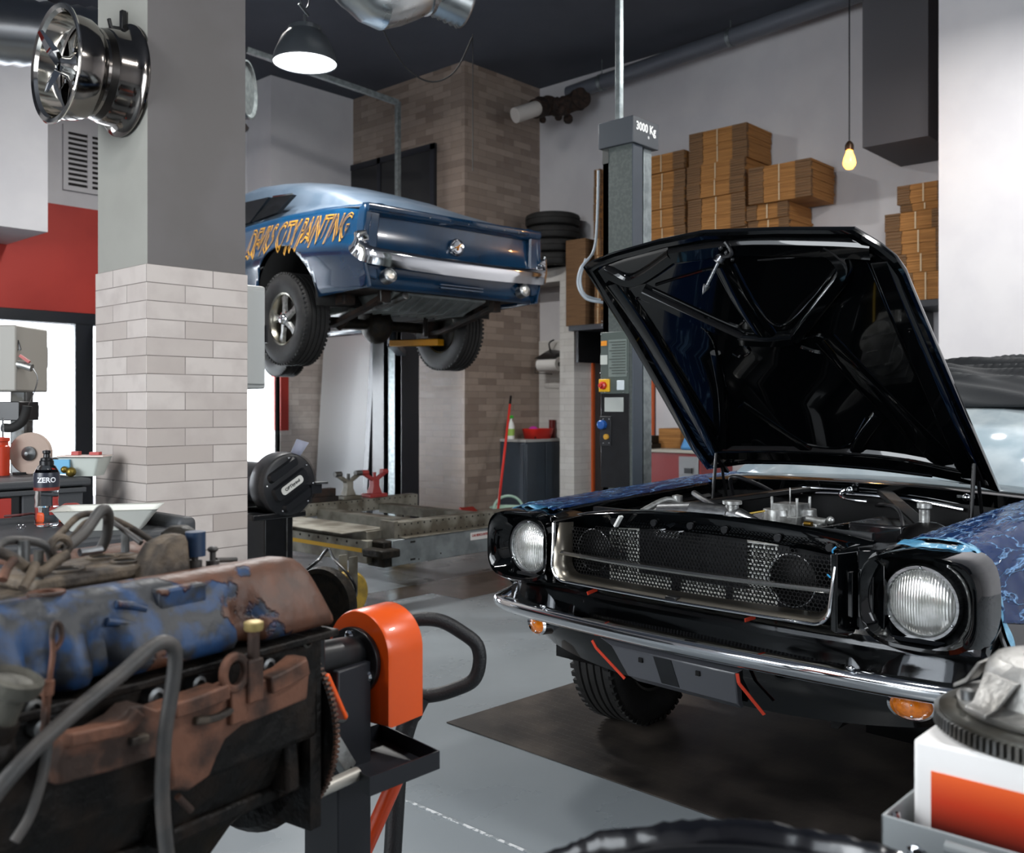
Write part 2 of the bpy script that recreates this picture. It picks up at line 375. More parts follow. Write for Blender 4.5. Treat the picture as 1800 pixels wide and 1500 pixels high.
# left bulkhead boxes and grille above the red wall
bz = hit(60, 405, 'y', WY-1.0).z; bx = hit(84, 400, 'y', WY-1.0).x
wallbox('wall_left_bulkhead', (-1.5, WY-1.0, bz), (bx, WY, CZ), white_paint_m)
ga = hit(118, 228, 'y', WY); gb = hit(200, 340, 'y', WY)
vt = thing('wall_vent_grille', 'white louvred air grille high on the white wall above the red band', 'vent', (ga.x, WY-.03, gb.z))
gw, gh = gb.x-ga.x, ga.z-gb.z
gm = MB(); gm.box((-.05, 0, -.05), (gw+.05, .02, 0)); gm.box((-.05, 0, gh), (gw+.05, .02, gh+.05)); gm.box((-.05, 0, 0), (0, .02, gh)); gm.box((gw, 0, 0), (gw+.05, .02, gh)); gm.box((gw*.4, -.005, 0), (gw*.4+.05, .02, gh)); gm.build('frame', white_paint_m, vt)
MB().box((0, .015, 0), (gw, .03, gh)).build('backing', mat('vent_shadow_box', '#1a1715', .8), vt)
gm = MB()
for k in range(11): gm.box((0, .0, .03+k*gh/11), (gw, .012, .03+k*gh/11+gh/24))
gm.build('slat', white_paint_m, vt)
# outer walls out of frame: left side with a garage door opening, near wall
wallbox('wall_left', (-4.2, -4, 3.7), (-4, 12, CZ), white_paint_m); wallbox('wall_left_north', (-4.2, 4.9, 0), (-4, 12, 3.7), white_paint_m); wallbox('wall_left_south', (-4.2, -4, 0), (-4, -.5, 3.7), white_paint_m)
wallbox('wall_left_sill', (-4.2, -.5, 0), (-4, 4.9, .9), grey_pill)
wallbox('wall_near', (-4, -4.2, 3.6), (12, -4, CZ), white_paint_m); wallbox('wall_near_west', (-4, -4.2, 0), (1, -4, 3.6), white_paint_m); wallbox('wall_near_east', (4.2, -4.2, 0), (12, -4, 3.6), white_paint_m)
wallbox('wall_near_sill', (1, -4.2, 0), (4.2, -4, 1.5), white_paint_m)
# ---- foreground pillar, painted above, tiled below
PX, PY, PW = 1.867, 3.734, .47
tz = CAM_H+(HY-463)/F*3.9
pil = wallbox('wall_pillar', (PX+.008, PY+.008, tz-.02), (PX+PW-.008, PY+PW-.008, CZ), mat('light_grey_pillar_paint', '#a09f98', .6, col2='#9a9992', scale=3))
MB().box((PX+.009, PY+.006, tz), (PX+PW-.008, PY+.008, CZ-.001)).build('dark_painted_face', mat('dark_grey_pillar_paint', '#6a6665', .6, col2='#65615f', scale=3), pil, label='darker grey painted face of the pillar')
tf = tile_mat('pillar_tiles', '#d3cac4', '#b4a9a2', '#7d756f', off=.43, mort=.0020, dirt='#b3a8a3', shift=(-(PX+PY)-60+60, -(tz % .075)+.0))
MB().box((PX, PY, 0), (PX+PW, PY+PW, tz)).build('tile_facing', tf, pil, bevel=.002)
# ---- tiled portal of the wash corner
QX = 8.505
w = MB(); w.box((QX, 6.834, 0), (8.876, 7.045, 2.70)); w.box((QX, 6.834, 2.70), (8.876, 7.67, 2.86))
w.cur = 0; struct(w.build('wall_portal', tile_white, smooth=False))
wallbox('wall_corner_tiles', (8.862, 7.045, 0), (8.876, 7.67, 2.05), tile_white)
MB()
# ================================================================ BLACK CAR
def clampi(x, a, b): return max(a, min(b, x))
def interp(t, pts):
    if t <= pts[0][0]: return pts[0][1]
    for (a, x), (b, y) in zip(pts, pts[1:]):
        if t <= b: return x+(y-x)*(t-a)/(b-a)
    return pts[-1][1]
def make_wheel(name, parent, c, outer, R=.325, W=.2, rim_r=.19, rim_mat=None, spokes=5, steer=0., rim_dark=None, style='spoke'):
    """wheel turning about x; outer = +1/-1 side that shows the spokes"""
    e = bpy.data.objects.new(name, None); COL.objects.link(e); e.parent = parent; e.location = c; e.rotation_euler = (0, 0, radians(steer)); e.empty_display_size = .05
    X = Matrix.Rotation(radians(90*outer), 4, 'Y')
    h = W/2; pr = [(rim_r, -h*.8), (rim_r+.02, -h*.93), (rim_r+(R-rim_r)*.5, -h*1.04), (R-.03, -h*.98), (R-.008, -h*.85)]
    tr = []
    for k in range(5):
        z0 = -h*.8+k*h*.33
        tr += [(R, z0), (R, z0+h*.22), (R-.009, z0+h*.235), (R-.009, z0+h*.31)]
    tr = tr[:-2]
    pr2 = [(r, -z) for r, z in pr][::-1]
    t = MB(); t.lathe(pr+tr+pr2, X, 64, cap=False)
    nt = 60
    for k in range(nt):          # tread blocks along both shoulders
        M = X @ RZ(360*k/nt)
        for s in (-1, 1): t.box((R-.016, -.006, s*h*.93 if s < 0 else h*.62), (R+.0005, .013, -h*.62 if s < 0 else h*.93), M)
    t.build('tire', rubber, e, angle=28)
    r = MB(); r.lathe([(rim_r+.004, -h*.86), (rim_r-.006, -h*.82), (rim_r-.014, -h*.5), (rim_r-.03, 0), (rim_r-.018, h*.5), (rim_r-.006, h*.82), (rim_r+.006, h*.88), (rim_r+.004, h*.8), (rim_r-.002, h*.5), (rim_r-.02, 0), (rim_r-.002, -h*.6)], X, 48, cap=False)
    r.build('rim', rim_mat or chrome, e, angle=30)
    d = MB(); d.lathe([(.0, h*.1), (rim_r-.02, h*.1), (rim_r-.02, h*.02), (0, h*.02)], X, 32); d.build('brake_backing', rim_dark or grease, e)
    if style == 'spoke':
        s = MB()
        for k in range(spokes):
            M = X @ RZ(360*k/spokes+12)
            s.loft([[(.03, -.028, h*.55), (.03, .028, h*.55), (.03, .018, h*.78), (.03, -.018, h*.78)], [(rim_r*.6, -.02, h*.45), (rim_r*.6, .02, h*.45), (rim_r*.6, .012, h*.66), (rim_r*.6, -.012, h*.66)], [(rim_r-.012, -.034, h*.4), (rim_r-.012, .034, h*.4), (rim_r-.012, .024, h*.62), (rim_r-.012, -.024, h*.62)]], M=M)
        s.build('spoke', alu, e)
        b = MB(); b.lathe([(.042, h*.4), (.042, h*.8), (.034, h*.86), (.03, h*.98), (.02, h*1.04), (0, h*1.05)], X, 24)
        for k in range(5):
            a = radians(72*k+40); b.cyl(X @ Vector((.055*cos(a), .055*sin(a), h*.5)), X @ Vector((.055*cos(a), .055*sin(a), h*.78)), .008, n=8)
        b.build('hub', chrome, e)
    return e
BF = Frame(.554, 2.905, 44.8)
bc = thing('black_car', 'gloss black classic coupe parked on the dark floor mat with its front hood propped open', 'car', BF.o, BF.rz)
ZC = [(-.1, .872), (0, .882), (.3, .897), (1.1, .93), (2.4, .945), (3.4, .94), (4.4, .90)]
ARCH = [(.63, .36), (3.36, .36)]
def fs_profile(y):
    zc = interp(y, ZC); k = interp(y, [(-.1, -.018), (.1, 0), (3.9, 0), (4.4, -.05)])
    P = [(.600, zc-.045), (.603, zc-.006), (.64, zc+.006), (.70, zc+.010), (.75, zc+.006), (.785, zc-.010), (.807, zc-.045), (.822, zc-.11), (.832, zc-.18), (.852, zc-.235), (.862, zc-.27), (.857, zc-.33), (.842, zc-.45), (.825, zc-.58), (.80, .22)]
    zl = interp(y, [(0, .50), (.26, .43), (.5, .43), (.51, .22)])
    for cy, r in ARCH:
        if abs(y-cy) < r: zl = max(zl, .33+sqrt(r*r-(y-cy)**2))
    out = []
    for i, (x, z) in enumerate(P):
        if z < zl:
            a = P[i-1] if P[i-1][1] > zl else None
            x = a[0] + (x-a[0])*(a[1]-zl)/(a[1]-z) if a else out[-1][0]; z = zl
        out.append((x+k, z))
    return out
def fs_pt(y, u, off=0.):
    """point of the fender skin: u in 0..1 along the profile"""
    P = fs_profile(y); n = len(P)-1; i = min(int(u*n), n-1); f = u*n-i
    a, b = P[i], P[i+1]; x = a[0]+(b[0]-a[0])*f; z = a[1]+(b[1]-a[1])*f; dx, dz = b[0]-a[0], b[1]-a[1]; l = sqrt(dx*dx+dz*dz) or 1
    return x-dz/l*off, z+dx/l*off
ys = [.08, .12, .16, .2, .24]+[.27+.035*i for i in range(21)]+[1.0, 1.1, 1.3, 1.6, 2.0, 2.4, 2.8, 2.95]+[3.0+.04*i for i in range(19)]+[3.8, 4.0, 4.2, 4.35, 4.4]
for s in (-1, 1):
    w = MB(); w.loft([[(s*x, y, z) for x, z in fs_profile(y)] for y in ys], closed=False, caps=False)
    w.build('fender', black_paint, bc, solid=.006, off=0, label='long gloss black body side and fender')
# fender lip ends with the headlight buckets
def superr(cx, cz, a, b, y, n=48, p=2.6):
    o = []
    for k in range(n):
        t = 2*pi*k/n; c, s_ = cos(t), sin(t); q = (abs(c)**p+abs(s_)**p)**(-1/p); o.append((cx+a*c*q, y, cz+b*s_*q))
    return o
lens_m = mat('fluted_lens', '#fbfbf8', .2, .7, col2='#c9cbc4', scale=26, mix=(.35, .65), coat=1.)
nt = lens_m.node_tree; wv = nt.nodes.new('ShaderNodeTexWave'); wv.inputs['Scale'].default_value = 44; wv.bands_direction = 'X'
tcx = nt.nodes.new('ShaderNodeTexCoord'); nt.links.new(tcx.outputs['Object'], wv.inputs['Vector']); bpx = nt.nodes.new('ShaderNodeBump'); bpx.inputs['Strength'].default_value = .3; bpx.inputs['Distance'].default_value = .004
nt.links.new(wv.outputs[0], bpx.inputs['Height']); nt.links.new(bpx.outputs[0], nt.nodes['Principled BSDF'].inputs['Normal'])
for s in (-1, 1):
    w = MB(); cx = s*.715
    w.loft([superr(s*.705, .735, .135, .155, .10, p=4), superr(s*.703, .748, .142, .138, .02, p=4), superr(s*.697, .760, .148, .122, -.055, p=3.6), superr(s*.695, .762, .145, .118, -.066, p=3.6), superr(s*.692, .762, .137, .110, -.064, p=3.3), superr(s*.687, .757, .116, .106, -.025, p=2.5), superr(s*.685, .753, .0985, .0985, .006, p=2)], caps=False)
    w.build('headlight_bucket', black_paint, bc, angle=50)
    hl = bpy.data.objects.new('headlight', None); COL.objects.link(hl); hl.parent = bc; hl.location = (s*.685, 0, .753); hl.empty_display_size = .05
    Y = AX['y']  # z -> -y
    MB().lathe([(.098, -.02), (.098, .004), (.094, .012), (.087, .012), (.084, .004), (.084, -.01)], RX(90), 48, cap=False).build('trim_ring', steel, hl)
    MB().lathe([(.086, -.01), (.086, .002), (.075, .012), (.055, .019), (.03, .024), (.01, .0255), (0, .0257)], RX(90), 48, cap=False).build('lens', lens_m, hl, angle=60)
    w = MB()
    for k in range(3): a = radians(90+120*k); w.sph((.09*cos(a), -.014, .09*sin(a)), .004, 6)
    w.build('screw', chrome, hl)
# nose sheet metal: gills panel, lower panel, stone deflector
w = MB()
for s in (-1, 1):
    w.cur = 0
    w.loft([[(s*.485, -.095, .665), (s*.485, -.095, .865), (s*.485, .1, .88), (s*.485, .1, .60)], [(s*.50, -.09, .66), (s*.50, -.09, .868), (s*.50, .1, .88), (s*.50, .1, .6)], [(s*.53, -.03, .655), (s*.53, -.03, .872), (s*.53, .1, .88), (s*.53, .1, .6)], [(s*.575, -.015, .65), (s*.575, -.015, .876), (s*.575, .1, .885), (s*.575, .1, .6)], [(s*.60, -.03, .65), (s*.60, -.03, .878), (s*.60, .1, .885), (s*.60, .1, .6)]])
    for k in range(3): w.loft([[(s*(.515+.022*k), -.062+.012*k, z), (s*(.530+.022*k), -.06+.012*k, z), (s*(.530+.022*k), .0, z), (s*(.515+.022*k), .0, z)] for z in (.70, .82)])
w.build('grille_side_panel', black_paint, bc, bevel=.003)
rings = []
for i in range(25):
    x = -.84+1.68*i/24; q = abs(x)/.84; yo = .05*q**2.2
    rings.append([(x, -.055+yo, .665), (x, -.06+yo, .655), (x, -.03+yo, .625), (x, .02+yo, .59), (x, .06+yo, .50), (x, .09+yo, .50), (x, .1+yo, .60), (x, .06+yo, .665)])
MB().loft(rings).build('stone_deflector', black_paint, bc)
# grille
gt = bpy.data.objects.new('grille', None); COL.objects.link(gt); gt.parent = bc
hexm = mat('black_grille_mesh', '#0a0a0b', .35, .4)
w = MB(); P_ = .0125; rr = P_/1.732; y0 = -.035
nx = int(.93/P_); nz = int(.2/(rr*1.5))
for j in range(nz+1):
    for i in range(nx+1):
        cx = -.462+P_*i+(P_/2 if j % 2 else 0); cz = .69+j*rr*1.5
        if abs(cx) > .463 or cz > .865-.02*(abs(cx)/.46)**2: continue
        vo = [(cx+rr*1.01*sin(pi/3*k), y0, cz+rr*1.01*cos(pi/3*k)) for k in range(6)]; vi = [(cx+rr*.83*sin(pi/3*k), y0, cz+rr*.83*cos(pi/3*k)) for k in range(6)]; vb = [(a, y0+.004, c) for a, b_, c in vi]
        w.add(vo+vi+vb, [(k, (k+1) % 6, 6+(k+1) % 6, 6+k) for k in range(6)]+[(6+k, 6+(k+1) % 6, 12+(k+1) % 6, 12+k) for k in range(6)])
w.build('honeycomb_mesh', hexm, gt, smooth=False)
def Upath(hw, zb, zt, r, y):
    pts = [(-hw-.008, y+.015, zt)]+[(-hw+r-r*cos(a), y, zb+r-r*sin(a)) for a in [radians(9*i) for i in range(11)]]
    pts += [(-hw+r+(2*hw-2*r)*i/20, y-.018*sin(pi*i/20), zb) for i in range(1, 20)]
    pts += [(hw-r+r*sin(a), y, zb+r-r*cos(a)) for a in [radians(9*i) for i in range(11)]]+[(hw+.008, y+.015, zt-.03)]
    return pts
a_, b_ = Upath(.488, .676, .862, .05, -.105), Upath(.458, .692, .862, .045, -.04)
MB().loft([a_, b_], closed=False, caps=False).build('grille_trim', mat('satin_trim', '#8d877c', .3, .9), gt, solid=.003)
MB().tube(a_, .0045, 8).build('chrome_lip', chrome, gt)
bars = [(-.478, -.075, .765), (-.25, -.103, .765), (0, -.112, .765), (.25, -.103, .765), (.478, -.075, .765)]
MB().sweep(bez(bars, 6), [(.01, -.006), (.014, 0), (.01, .006), (-.008, .007), (-.008, -.007)]).build('crossbar', mat('polished_bar', '#b3b1ab', .18, 1.), gt)
MB().box((-.02, -.125, .668), (.02, -.10, .69)).build('trim_joint', black_satin, gt, bevel=.003)
w = MB()
for x, z, r in ((-.385, .775, .065), (.33, .765, .07)):
    w.lathe([(r, 0), (r, .006), (r-.006, .008), (r*.55, .02), (r*.25, .022), (0, .026)], T(x, -.0, z) @ RX(90), 28)
w.build('horn', mat('horn_black', '#060606', .5, spec=.2), bc)
for x, z, r in ((-.385, .775, .068), (.33, .765, .073)):
    MB().tube([(x+r*cos(2*pi*k/28), -.012, z+r*sin(2*pi*k/28)) for k in range(28)], .0022, 6, closed=True).build('horn_ring', steel, bc)
# radiator seen through the mesh
finm = mat('radiator_fins', '#f2f2ee', .32, .2)
w = MB()
for k in range(26): w.box((-.40, .09, .515+k*.013), (.235, .12, .519+k*.013))
for k in range(17): w.box((-.40+k*.039, .088, .51), (-.396+k*.039, .12, .845))
w.build('radiator_core', finm, bc, smooth=False)
w = MB(); w.box((-.44, .085, .5), (-.40, .15, .86)); w.box((.235, .085, .5), (.27, .15, .86)); w.box((-.27, .082, .70), (.13, .087, .86)); w.box((-.14, .08, .5), (-.11, .087, .72)); w.box((.06, .08, .5), (.08, .087, .72)); w.box((-.5, .12, .45), (.5, .14, .9))
w.build('radiator_frame', black_satin, bc)
w = MB(); w.box((-.12, -.02, .845), (-.05, .0, .862)); w.cyl((-.12, -.02, .857), (-.12, .01, .857), .012); w.cyl((-.05, -.02, .857), (-.05, .01, .857), .012)
w.build('hood_latch', chrome, bc)
# radiator support
rg = []
for i in range(25):
    x = -.61+1.22*i/24; q = (abs(x)/.61); zt = .918-.055*q**2.2; yy = .02+.05*q**2
    rg.append([(x, yy, zt-.055), (x, yy-.004, zt-.05), (x, yy-.004, zt-.006), (x, yy+.004, zt), (x, yy+.05, zt+.002), (x, yy+.055, zt-.01), (x, yy+.05, zt-.055)])
MB().loft(rg).build('radiator_support', black_paint, bc, angle=50)
w = MB()
for x in (-.33, -.16, -.02, .1, .27, .42):
    q = abs(x)/.61; w.cyl((x, .014+.05*q*q, .885-.05*q*q), (x, .004+.05*q*q, .885-.05*q*q), .011, n=16)
w.build('bolt', black_satin, bc)
w = MB(); w.bar((-.30, -.005, .86), (-.275, -.008, .895), .016, .008); w.build('white_tag', mat('white_plastic', '#e6e6e2', .5), bc, label='small white tag')
w = MB(); w.tube(bez([(.455, -.005, .845), (.45, -.012, .86), (.46, -.012, .872)]), .0025, 6); w.tube(bez([(.45, -.04, .80), (.465, -.05, .795), (.47, -.05, .805)]), .0025, 6)
w.build('blue_wire', mat('blue_wire', '#3e9ad0', .4), bc, label='short blue wire ends')
# bumper
bp_ = [(-.80, .42), (-.872, .30), (-.885, .14), (-.872, .03), (-.80, -.035), (-.62, -.075), (-.32, -.10), (0, -.112)]
bpath = bez([(x, y, .555) for x, y in bp_]+[(-x, y, .555) for x, y in bp_[:-1][::-1]], 8)
bprof = [(-.05, -.036), (-.02, -.040), (-.002, -.036), (.010, -.026), (.018, -.010), (.019, .002), (.011, .012), (-.006, .020), (-.038, .036), (-.075, .056), (-.105, .068), (-.105, .062), (-.06, .045), (-.03, .03), (-.005, 0), (-.03, -.045)]
m_ = len(bpath); sc = [clampi(.42+1.9*min(i, m_-1-i)/m_, .42, 1) if min(i, m_-1-i) < m_*.3 else 1 for i in range(m_)]
bo = MB().sweep(bpath, bprof, scale=sc).build('front_bumper', chrome, bc, angle=60)
w = MB()
for x in (-.54, .54):
    w.sph((x, -.095, .578), .012, 8, sq=(1, .6, .5))
w.build('bumper_bolt', chrome, bc)
# valance, number-plate panel, tape
def vz(x): return interp(abs(x), [(0, .375), (.3, .380), (.5, .393), (.66, .41), (.84, .455)])
rg = []
for i in range(33):
    x = -.84+1.68*i/32; q = abs(x)/.84; yo = .16*q**3
    rg.append([(x, -.045+yo, .52), (x, -.04+yo, .47), (x, -.02+yo, (vz(x)+.47)/2), (x, .0+yo, vz(x)), (x, .02+yo, vz(x)), (x, .02+yo, .52)])
MB().loft(rg).build('lower_valance', black_paint, bc, angle=50)
pm = mat('number_plate_panel', '#4b4c51', .35, coat=.3)
w = MB(); w.loft([[(-.335, -.047, .50), (.20, -.047, .50), (.20, -.03, .50), (-.335, -.03, .50)], [(-.27, -.064, .485), (.18, -.064, .485), (.18, -.03, .485), (-.27, -.03, .485)], [(-.22, -.047, .40), (.18, -.047, .395), (.18, -.02, .395), (-.22, -.02, .40)], [(-.20, -.026, .382), (.18, -.026, .378), (.18, -.01, .378), (-.20, -.01, .382)]])
w.build('plate_mounting_panel', pm, bc, bevel=.004)
w = MB(); w.loft([[(-.105, -.0665, .483), (-.04, -.0665, .483), (-.04, -.06, .483), (-.105, -.06, .483)], [(-.085, -.050, .402), (-.02, -.050, .402), (-.02, -.04, .402), (-.085, -.04, .402)]]); w.build('black_stripe', black_satin, bc)
w = MB()
for x in (-.155, .055): w.box((x-.007, -.066, .455), (x+.007, -.058, .469))
w.build('plate_mounting_hole', mat('hole_black', '#020202', .9), bc, smooth=False)
tape = mat('red_orange_tape', '#c93a1f', .6)
def tapestrip(pts, wd=.011):
    w = MB()
    for a, b in zip(pts, pts[1:]):
        a, b = Vector(a), Vector(b); w.bar(a, b, wd, .0025, up=(0, 1, .15))
    return w.build('masking_tape', tape, bc, smooth=False)
tapestrip([(-.345, -.070, .492), (-.33, -.068, .47), (-.235, -.040, .384)]); tapestrip([(.195, -.075, .492), (.20, -.074, .465), (.255, -.03, .378)])
tapestrip([(-.33, -.112, .652), (-.325, -.07, .66)]); tapestrip([(.24, -.108, .655), (.25, -.07, .66)])
# turn signals
amber = mat('amber_lens', '#d97708', .12, coat=1., col2='#b85f06', scale=60, emit='#c66505', estr=.12)
for s in (-1, 1):
    e = bpy.data.objects.new('turn_signal', None); COL.objects.link(e); e.parent = bc; e.location = (s*.655, .012, .487); e.rotation_euler = (0, 0, radians(14*s))
    MB().loft([superr(0, 0, .062, .043, .03, 32, 2), superr(0, 0, .060, .042, -.012, 32, 2), superr(0, 0, .052, .036, -.018, 32, 2), superr(0, 0, .046, .033, -.008, 32, 2)], caps=False).build('bezel', chrome, e)
    MB().loft([superr(0, 0, .050, .036, -.006, 32, 2), superr(0, 0, .040, .029, -.015, 32, 2), superr(0, 0, .02, .014, -.019, 32, 2), superr(0, 0, .002, .002, -.02, 32, 2)], caps=True).build('amber_lens', amber, e)
    w = MB(); w.sph((0, -.016, -.028), .004, 6); w.sph((.0, -.021, .002), .003, 6); w.build('screw', chrome, e)
# wheels
dark_rim = mat('dark_rim', '#3b3936', .35, .8)
for (x, y, st) in ((-.69, .62, 4), (.69, .62, 4), (-.70, 3.36, 0), (.70, 3.36, 0)):
    make_wheel('wheel', bc, (x, y, .325), 1 if x > 0 else -1, rim_mat=dark_rim, steer=st)
# engine bay
bay = mat('engine_bay_black', '#060607', .38, col2='#0b0b0c', scale=12, spec=.25)
w = MB()
for s in (-1, 1):
    w.loft([[(s*.60, y, interp(y, ZC)-.04), (s*.575, y, interp(y, ZC)-.05), (s*.56, y, .72), (s*.40, y, .60), (s*.40, y, .35), (s*.42, y, .35), (s*.60, y, .6)] for y in (.08, .4, .7, 1.08)])
w.build('inner_fender', bay, bc)
w = MB(); w.box((-.6, 1.06, .42), (.6, 1.09, .92)); w.box((-.42, .14, .44), (.42, 1.08, .47)); w.build('firewall', bay, bc)
rg = []
for i in range(21):
    x = -.72+1.44*i/20; q = abs(x)/.72; z = .968-.03*q*q; rg.append([(x, 1.03+.02*q, z-.05), (x, 1.02+.02*q, z-.006), (x, 1.04+.02*q, z), (x, 1.34-.05*q*q, z+.006), (x, 1.36-.05*q*q, z-.02), (x, 1.1, z-.06)])
MB().loft(rg).build('cowl', black_paint, bc)
# engine
en = bpy.data.objects.new('engine', None); COL.objects.link(en); en.parent = bc
w = MB(); w.box((-.2, .36, .4), (.2, 1.0, .74)); w.box((-.1, .38, .74), (.1, .95, .80)); w.build('engine_block', bay, en, bevel=.02)
for s in (-1, 1):
    M = T(s*.215, .66, .79) @ RY(s*38); MB().box((-.075, -.27, -.03), (.075, .27, .05), M, taper=.12).build('valve_cover', black_paint, en, bevel=.02, seg=3)
w = MB(); w.box((-.085, .48, .80), (.085, .70, .825)); w.box((-.075, .50, .825), (.075, .68, .85)); w.cyl((-.03, .545, .85), (-.03, .545, .895), .05, .045); w.cyl((.03, .62, .85), (.03, .62, .895), .05, .045); w.box((-.065, .51, .85), (.065, .655, .875)); w.box((-.045, .54, .875), (.05, .63, .915))
for x, y in ((-.045, .54), (.05, .54), (.05, .63)): w.cyl((x, y, .87), (x, y, .938), .005, n=8)
w.cyl((0, .585, .9), (0, .585, .968), .0025, n=8); w.cyl((.08, .55, .87), (.15, .55, .865), .012); w.box((.09, .5, .84), (.14, .58, .86)); w.sph((.16, .56, .87), .014, 8)
w.build('carburettor', alu, en, bevel=.003)
w = MB(); w.cyl((.11, .48, .862), (.135, .48, .862), .009); w.build('brass_fitting', mat('brass', '#b08a3c', .3, 1.), en)
w = MB(); w.box((.10, .36, .78), (.17, .40, .86)); w.cyl((.12, .35, .83), (.12, .40, .83), .022); w.cyl((.155, .35, .85), (.155, .40, .85), .014); w.tube(bez([(.16, .36, .80), (.2, .37, .81), (.25, .38, .82)]), .018); w.box((.0, .34, .76), (.09, .4, .80))
w.build('thermostat_housing', alu, en, bevel=.004)
w = MB(); w.sph((.27, .385, .828), .02, 8); w.build('red_cap', red_m, en)
w = MB(); w.box((.24, .52, .76), (.42, .74, .875)); w.build('battery_box', mat('battery_black', '#141416', .2, coat=.5), en, bevel=.008)
# radiator top tank and cap, hoses
w = MB(); w.cyl((-.25, .17, .900), (-.12, .17, .907), .026, .033); w.cyl((-.12, .17, .907), (.02, .17, .907), .033); w.cyl((.02, .17, .907), (.05, .17, .902), .030); w.cyl((.05, .17, .900), (.16, .17, .878), .032, .010)
w.build('radiator_tank', steel, bc)
w = MB(); w.lathe([(.02, 0), (.02, .03), (.03, .032), (.03, .042), (.0, .045)], T(.03, .165, .912), 20); w.build('radiator_cap', alu, bc)
hz = mat('hose_black', '#17171a', .5)
w = MB(); w.tube(bez([(.1, .37, .8), (.05, .3, .85), (-.2, .35, .93), (-.33, .5, .93), (-.36, .7, .85)]), .011); w.tube(bez([(.1, .3, .84), (.25, .3, .85), (.34, .35, .82), (.4, .45, .75)]), .018)
w.tube(bez([(-.45, .95, .88), (-.4, .85, .97), (-.33, .9, .95), (-.3, 1.02, .9)]), .008); w.tube(bez([(-.25, .45, .78), (-.05, .42, .84), (.07, .45, .82)]), .014); w.tube(bez([(.45, .5, .7), (.38, .6, .9), (.2, .9, .9), (.1, 1.05, .88)]), .006)
w.build('hose', hz, bc)
w = MB(); w.tube(bez([(-.12, .37, .83), (-.09, .4, .875), (-.05, .5, .89)]), .003, 6); w.tube(bez([(.26, .38, .82), (.33, .33, .835), (.38, .28, .80)]), .003, 6); w.build('yellow_wire', mat('yellow_wire', '#c9a63a', .4), bc)
w = MB(); w.tube(bez([(.28, .4, .83), (.36, .36, .845), (.41, .3, .81)]), .003, 6); w.cyl((-.0, .2, .915), (-.02, .22, .94), .007); w.build('pale_blue_wire', mat('pale_blue', '#8cc4e0', .4), bc)
# braces and shock towers, hood springs
w = MB()
for s in (-1, 1):
    w.bar((s*.46, .58, .87), (s*.12, 1.06, .935), .05, .02); w.lathe([(.09, -.2), (.09, 0), (.06, .035), (.03, .05), (.0, .052)], T(s*.48, .56, .84), 20)
w.build('tower_brace', bay, bc, bevel=.004)
w = MB(); w.tube(bez([(-.30, 1.03, .89), (-.12, 1.02, .915), (.2, 1.02, .915), (.42, 1.03, .89)]), .007); w.tube([(-.25, .98, .90), (-.17, 1.0, .935), (0, 1.0, .935)], .005); w.tube(bez([(.0, 1.0, .935), (-.015, .99, .92), (.02, .97, .905), (.1, .97, .90)]), .006)
for x in (0.02, .44): w.sph((x, 1.0, .935), .014, 6); w.bar((x-.03, 1.0, .938), (x+.03, 1.0, .94), .01, .01)
w.build('wiper_linkage', chrome, bc)
w = MB()
for s in (-1, 1):
    w.tube([(s*.50, .86, .80), (s*.50, .90, 1.06)], .007); w.tube([(s*.50, .98, .86), (s*.50, .94, 1.0)], .006); w.box((s*.5-.02, .84, .78), (s*.5+.02, 1.0, .86)); w.bar((s*.5, .9, 1.05), (s*.5, .98, .98), .02, .01)
w.build('hood_hinge', bay, bc)
w = MB(); w.lathe([(.016, 0), (.016, .04), (.022, .045), (.022, .06), (0, .065)], T(.47, .56, .89), 14); w.tube(bez([(-.50, .4, .86), (-.46, .5, .9), (-.42, .55, .88)]), .012); w.lathe([(.02, 0), (.02, .03), (0, .035)], T(-.44, .54, .885), 14); w.build('suspension_nut', alu, bc)
# ---- hood (open 45 degrees)
HY0, HZ0, TH = 1.0, .97, radians(45)
def hp(px, py, off=0.):
    a = BF.i @ Vector((0, 0, CAM_H)); b = BF.i.to_3x3() @ ray(px, py); n = Vector((0, sin(TH), cos(TH))); p0 = Vector((0, HY0, HZ0))+n*off
    return a + b*(n.dot(p0-a)/n.dot(b))
hd = bpy.data.objects.new('hood', None); COL.objects.link(hd); hd.parent = bc
nrm = Vector((0, sin(TH), cos(TH)))
outl = [(1025, 470), (1036, 462), (1075, 447), (1150, 426), (1230, 410), (1365, 405), (1500, 405), (1545, 432), (1575, 456), (1592, 480), (1602, 505), (1650, 618), (1700, 735), (1757, 866), (1700, 850), (1600, 830), (1450, 815), (1340, 812), (1243, 826), (1215, 790), (1100, 588)]
op = [hp(*p) for p in outl]; n = len(op)
cen = sum(op, Vector())/n
def insetp(k): return [p+(cen-p)*k for p in op]
w = MB(); w.loft([[p+nrm*.030 for p in insetp(.06)], [p+nrm*.026 for p in insetp(.012)], [p+nrm*.012 for p in op], [p for p in op], [p-nrm*.004 for p in insetp(.02)], [p-nrm*.002 for p in insetp(.05)], [p+nrm*.010 for p in insetp(.07)], [p+nrm*.014 for p in insetp(.10)]])
w.build('hood_skin', black_paint, hd, angle=25)
def rib(pts, wd, h, nm='hood_rib', n=5, z0=.016):
    path = bez([hp(*p)+nrm*z0 for p in pts], n)
    return MB().sweep(path, [(-wd, 0), (-wd*.72, -h*.75), (-wd*.5, -h), (wd*.5, -h), (wd*.72, -h*.75), (wd, 0)], up=nrm).build(nm, black_paint, hd, angle=25)
rib([(1128, 517), (1215, 558), (1302, 598)], .03, .026, n=4); rib([(1300, 598), (1350, 601), (1396, 597)], .026, .03, n=4); rib([(1396, 597), (1440, 540), (1480, 485), (1470, 455), (1445, 438)], .026, .028)
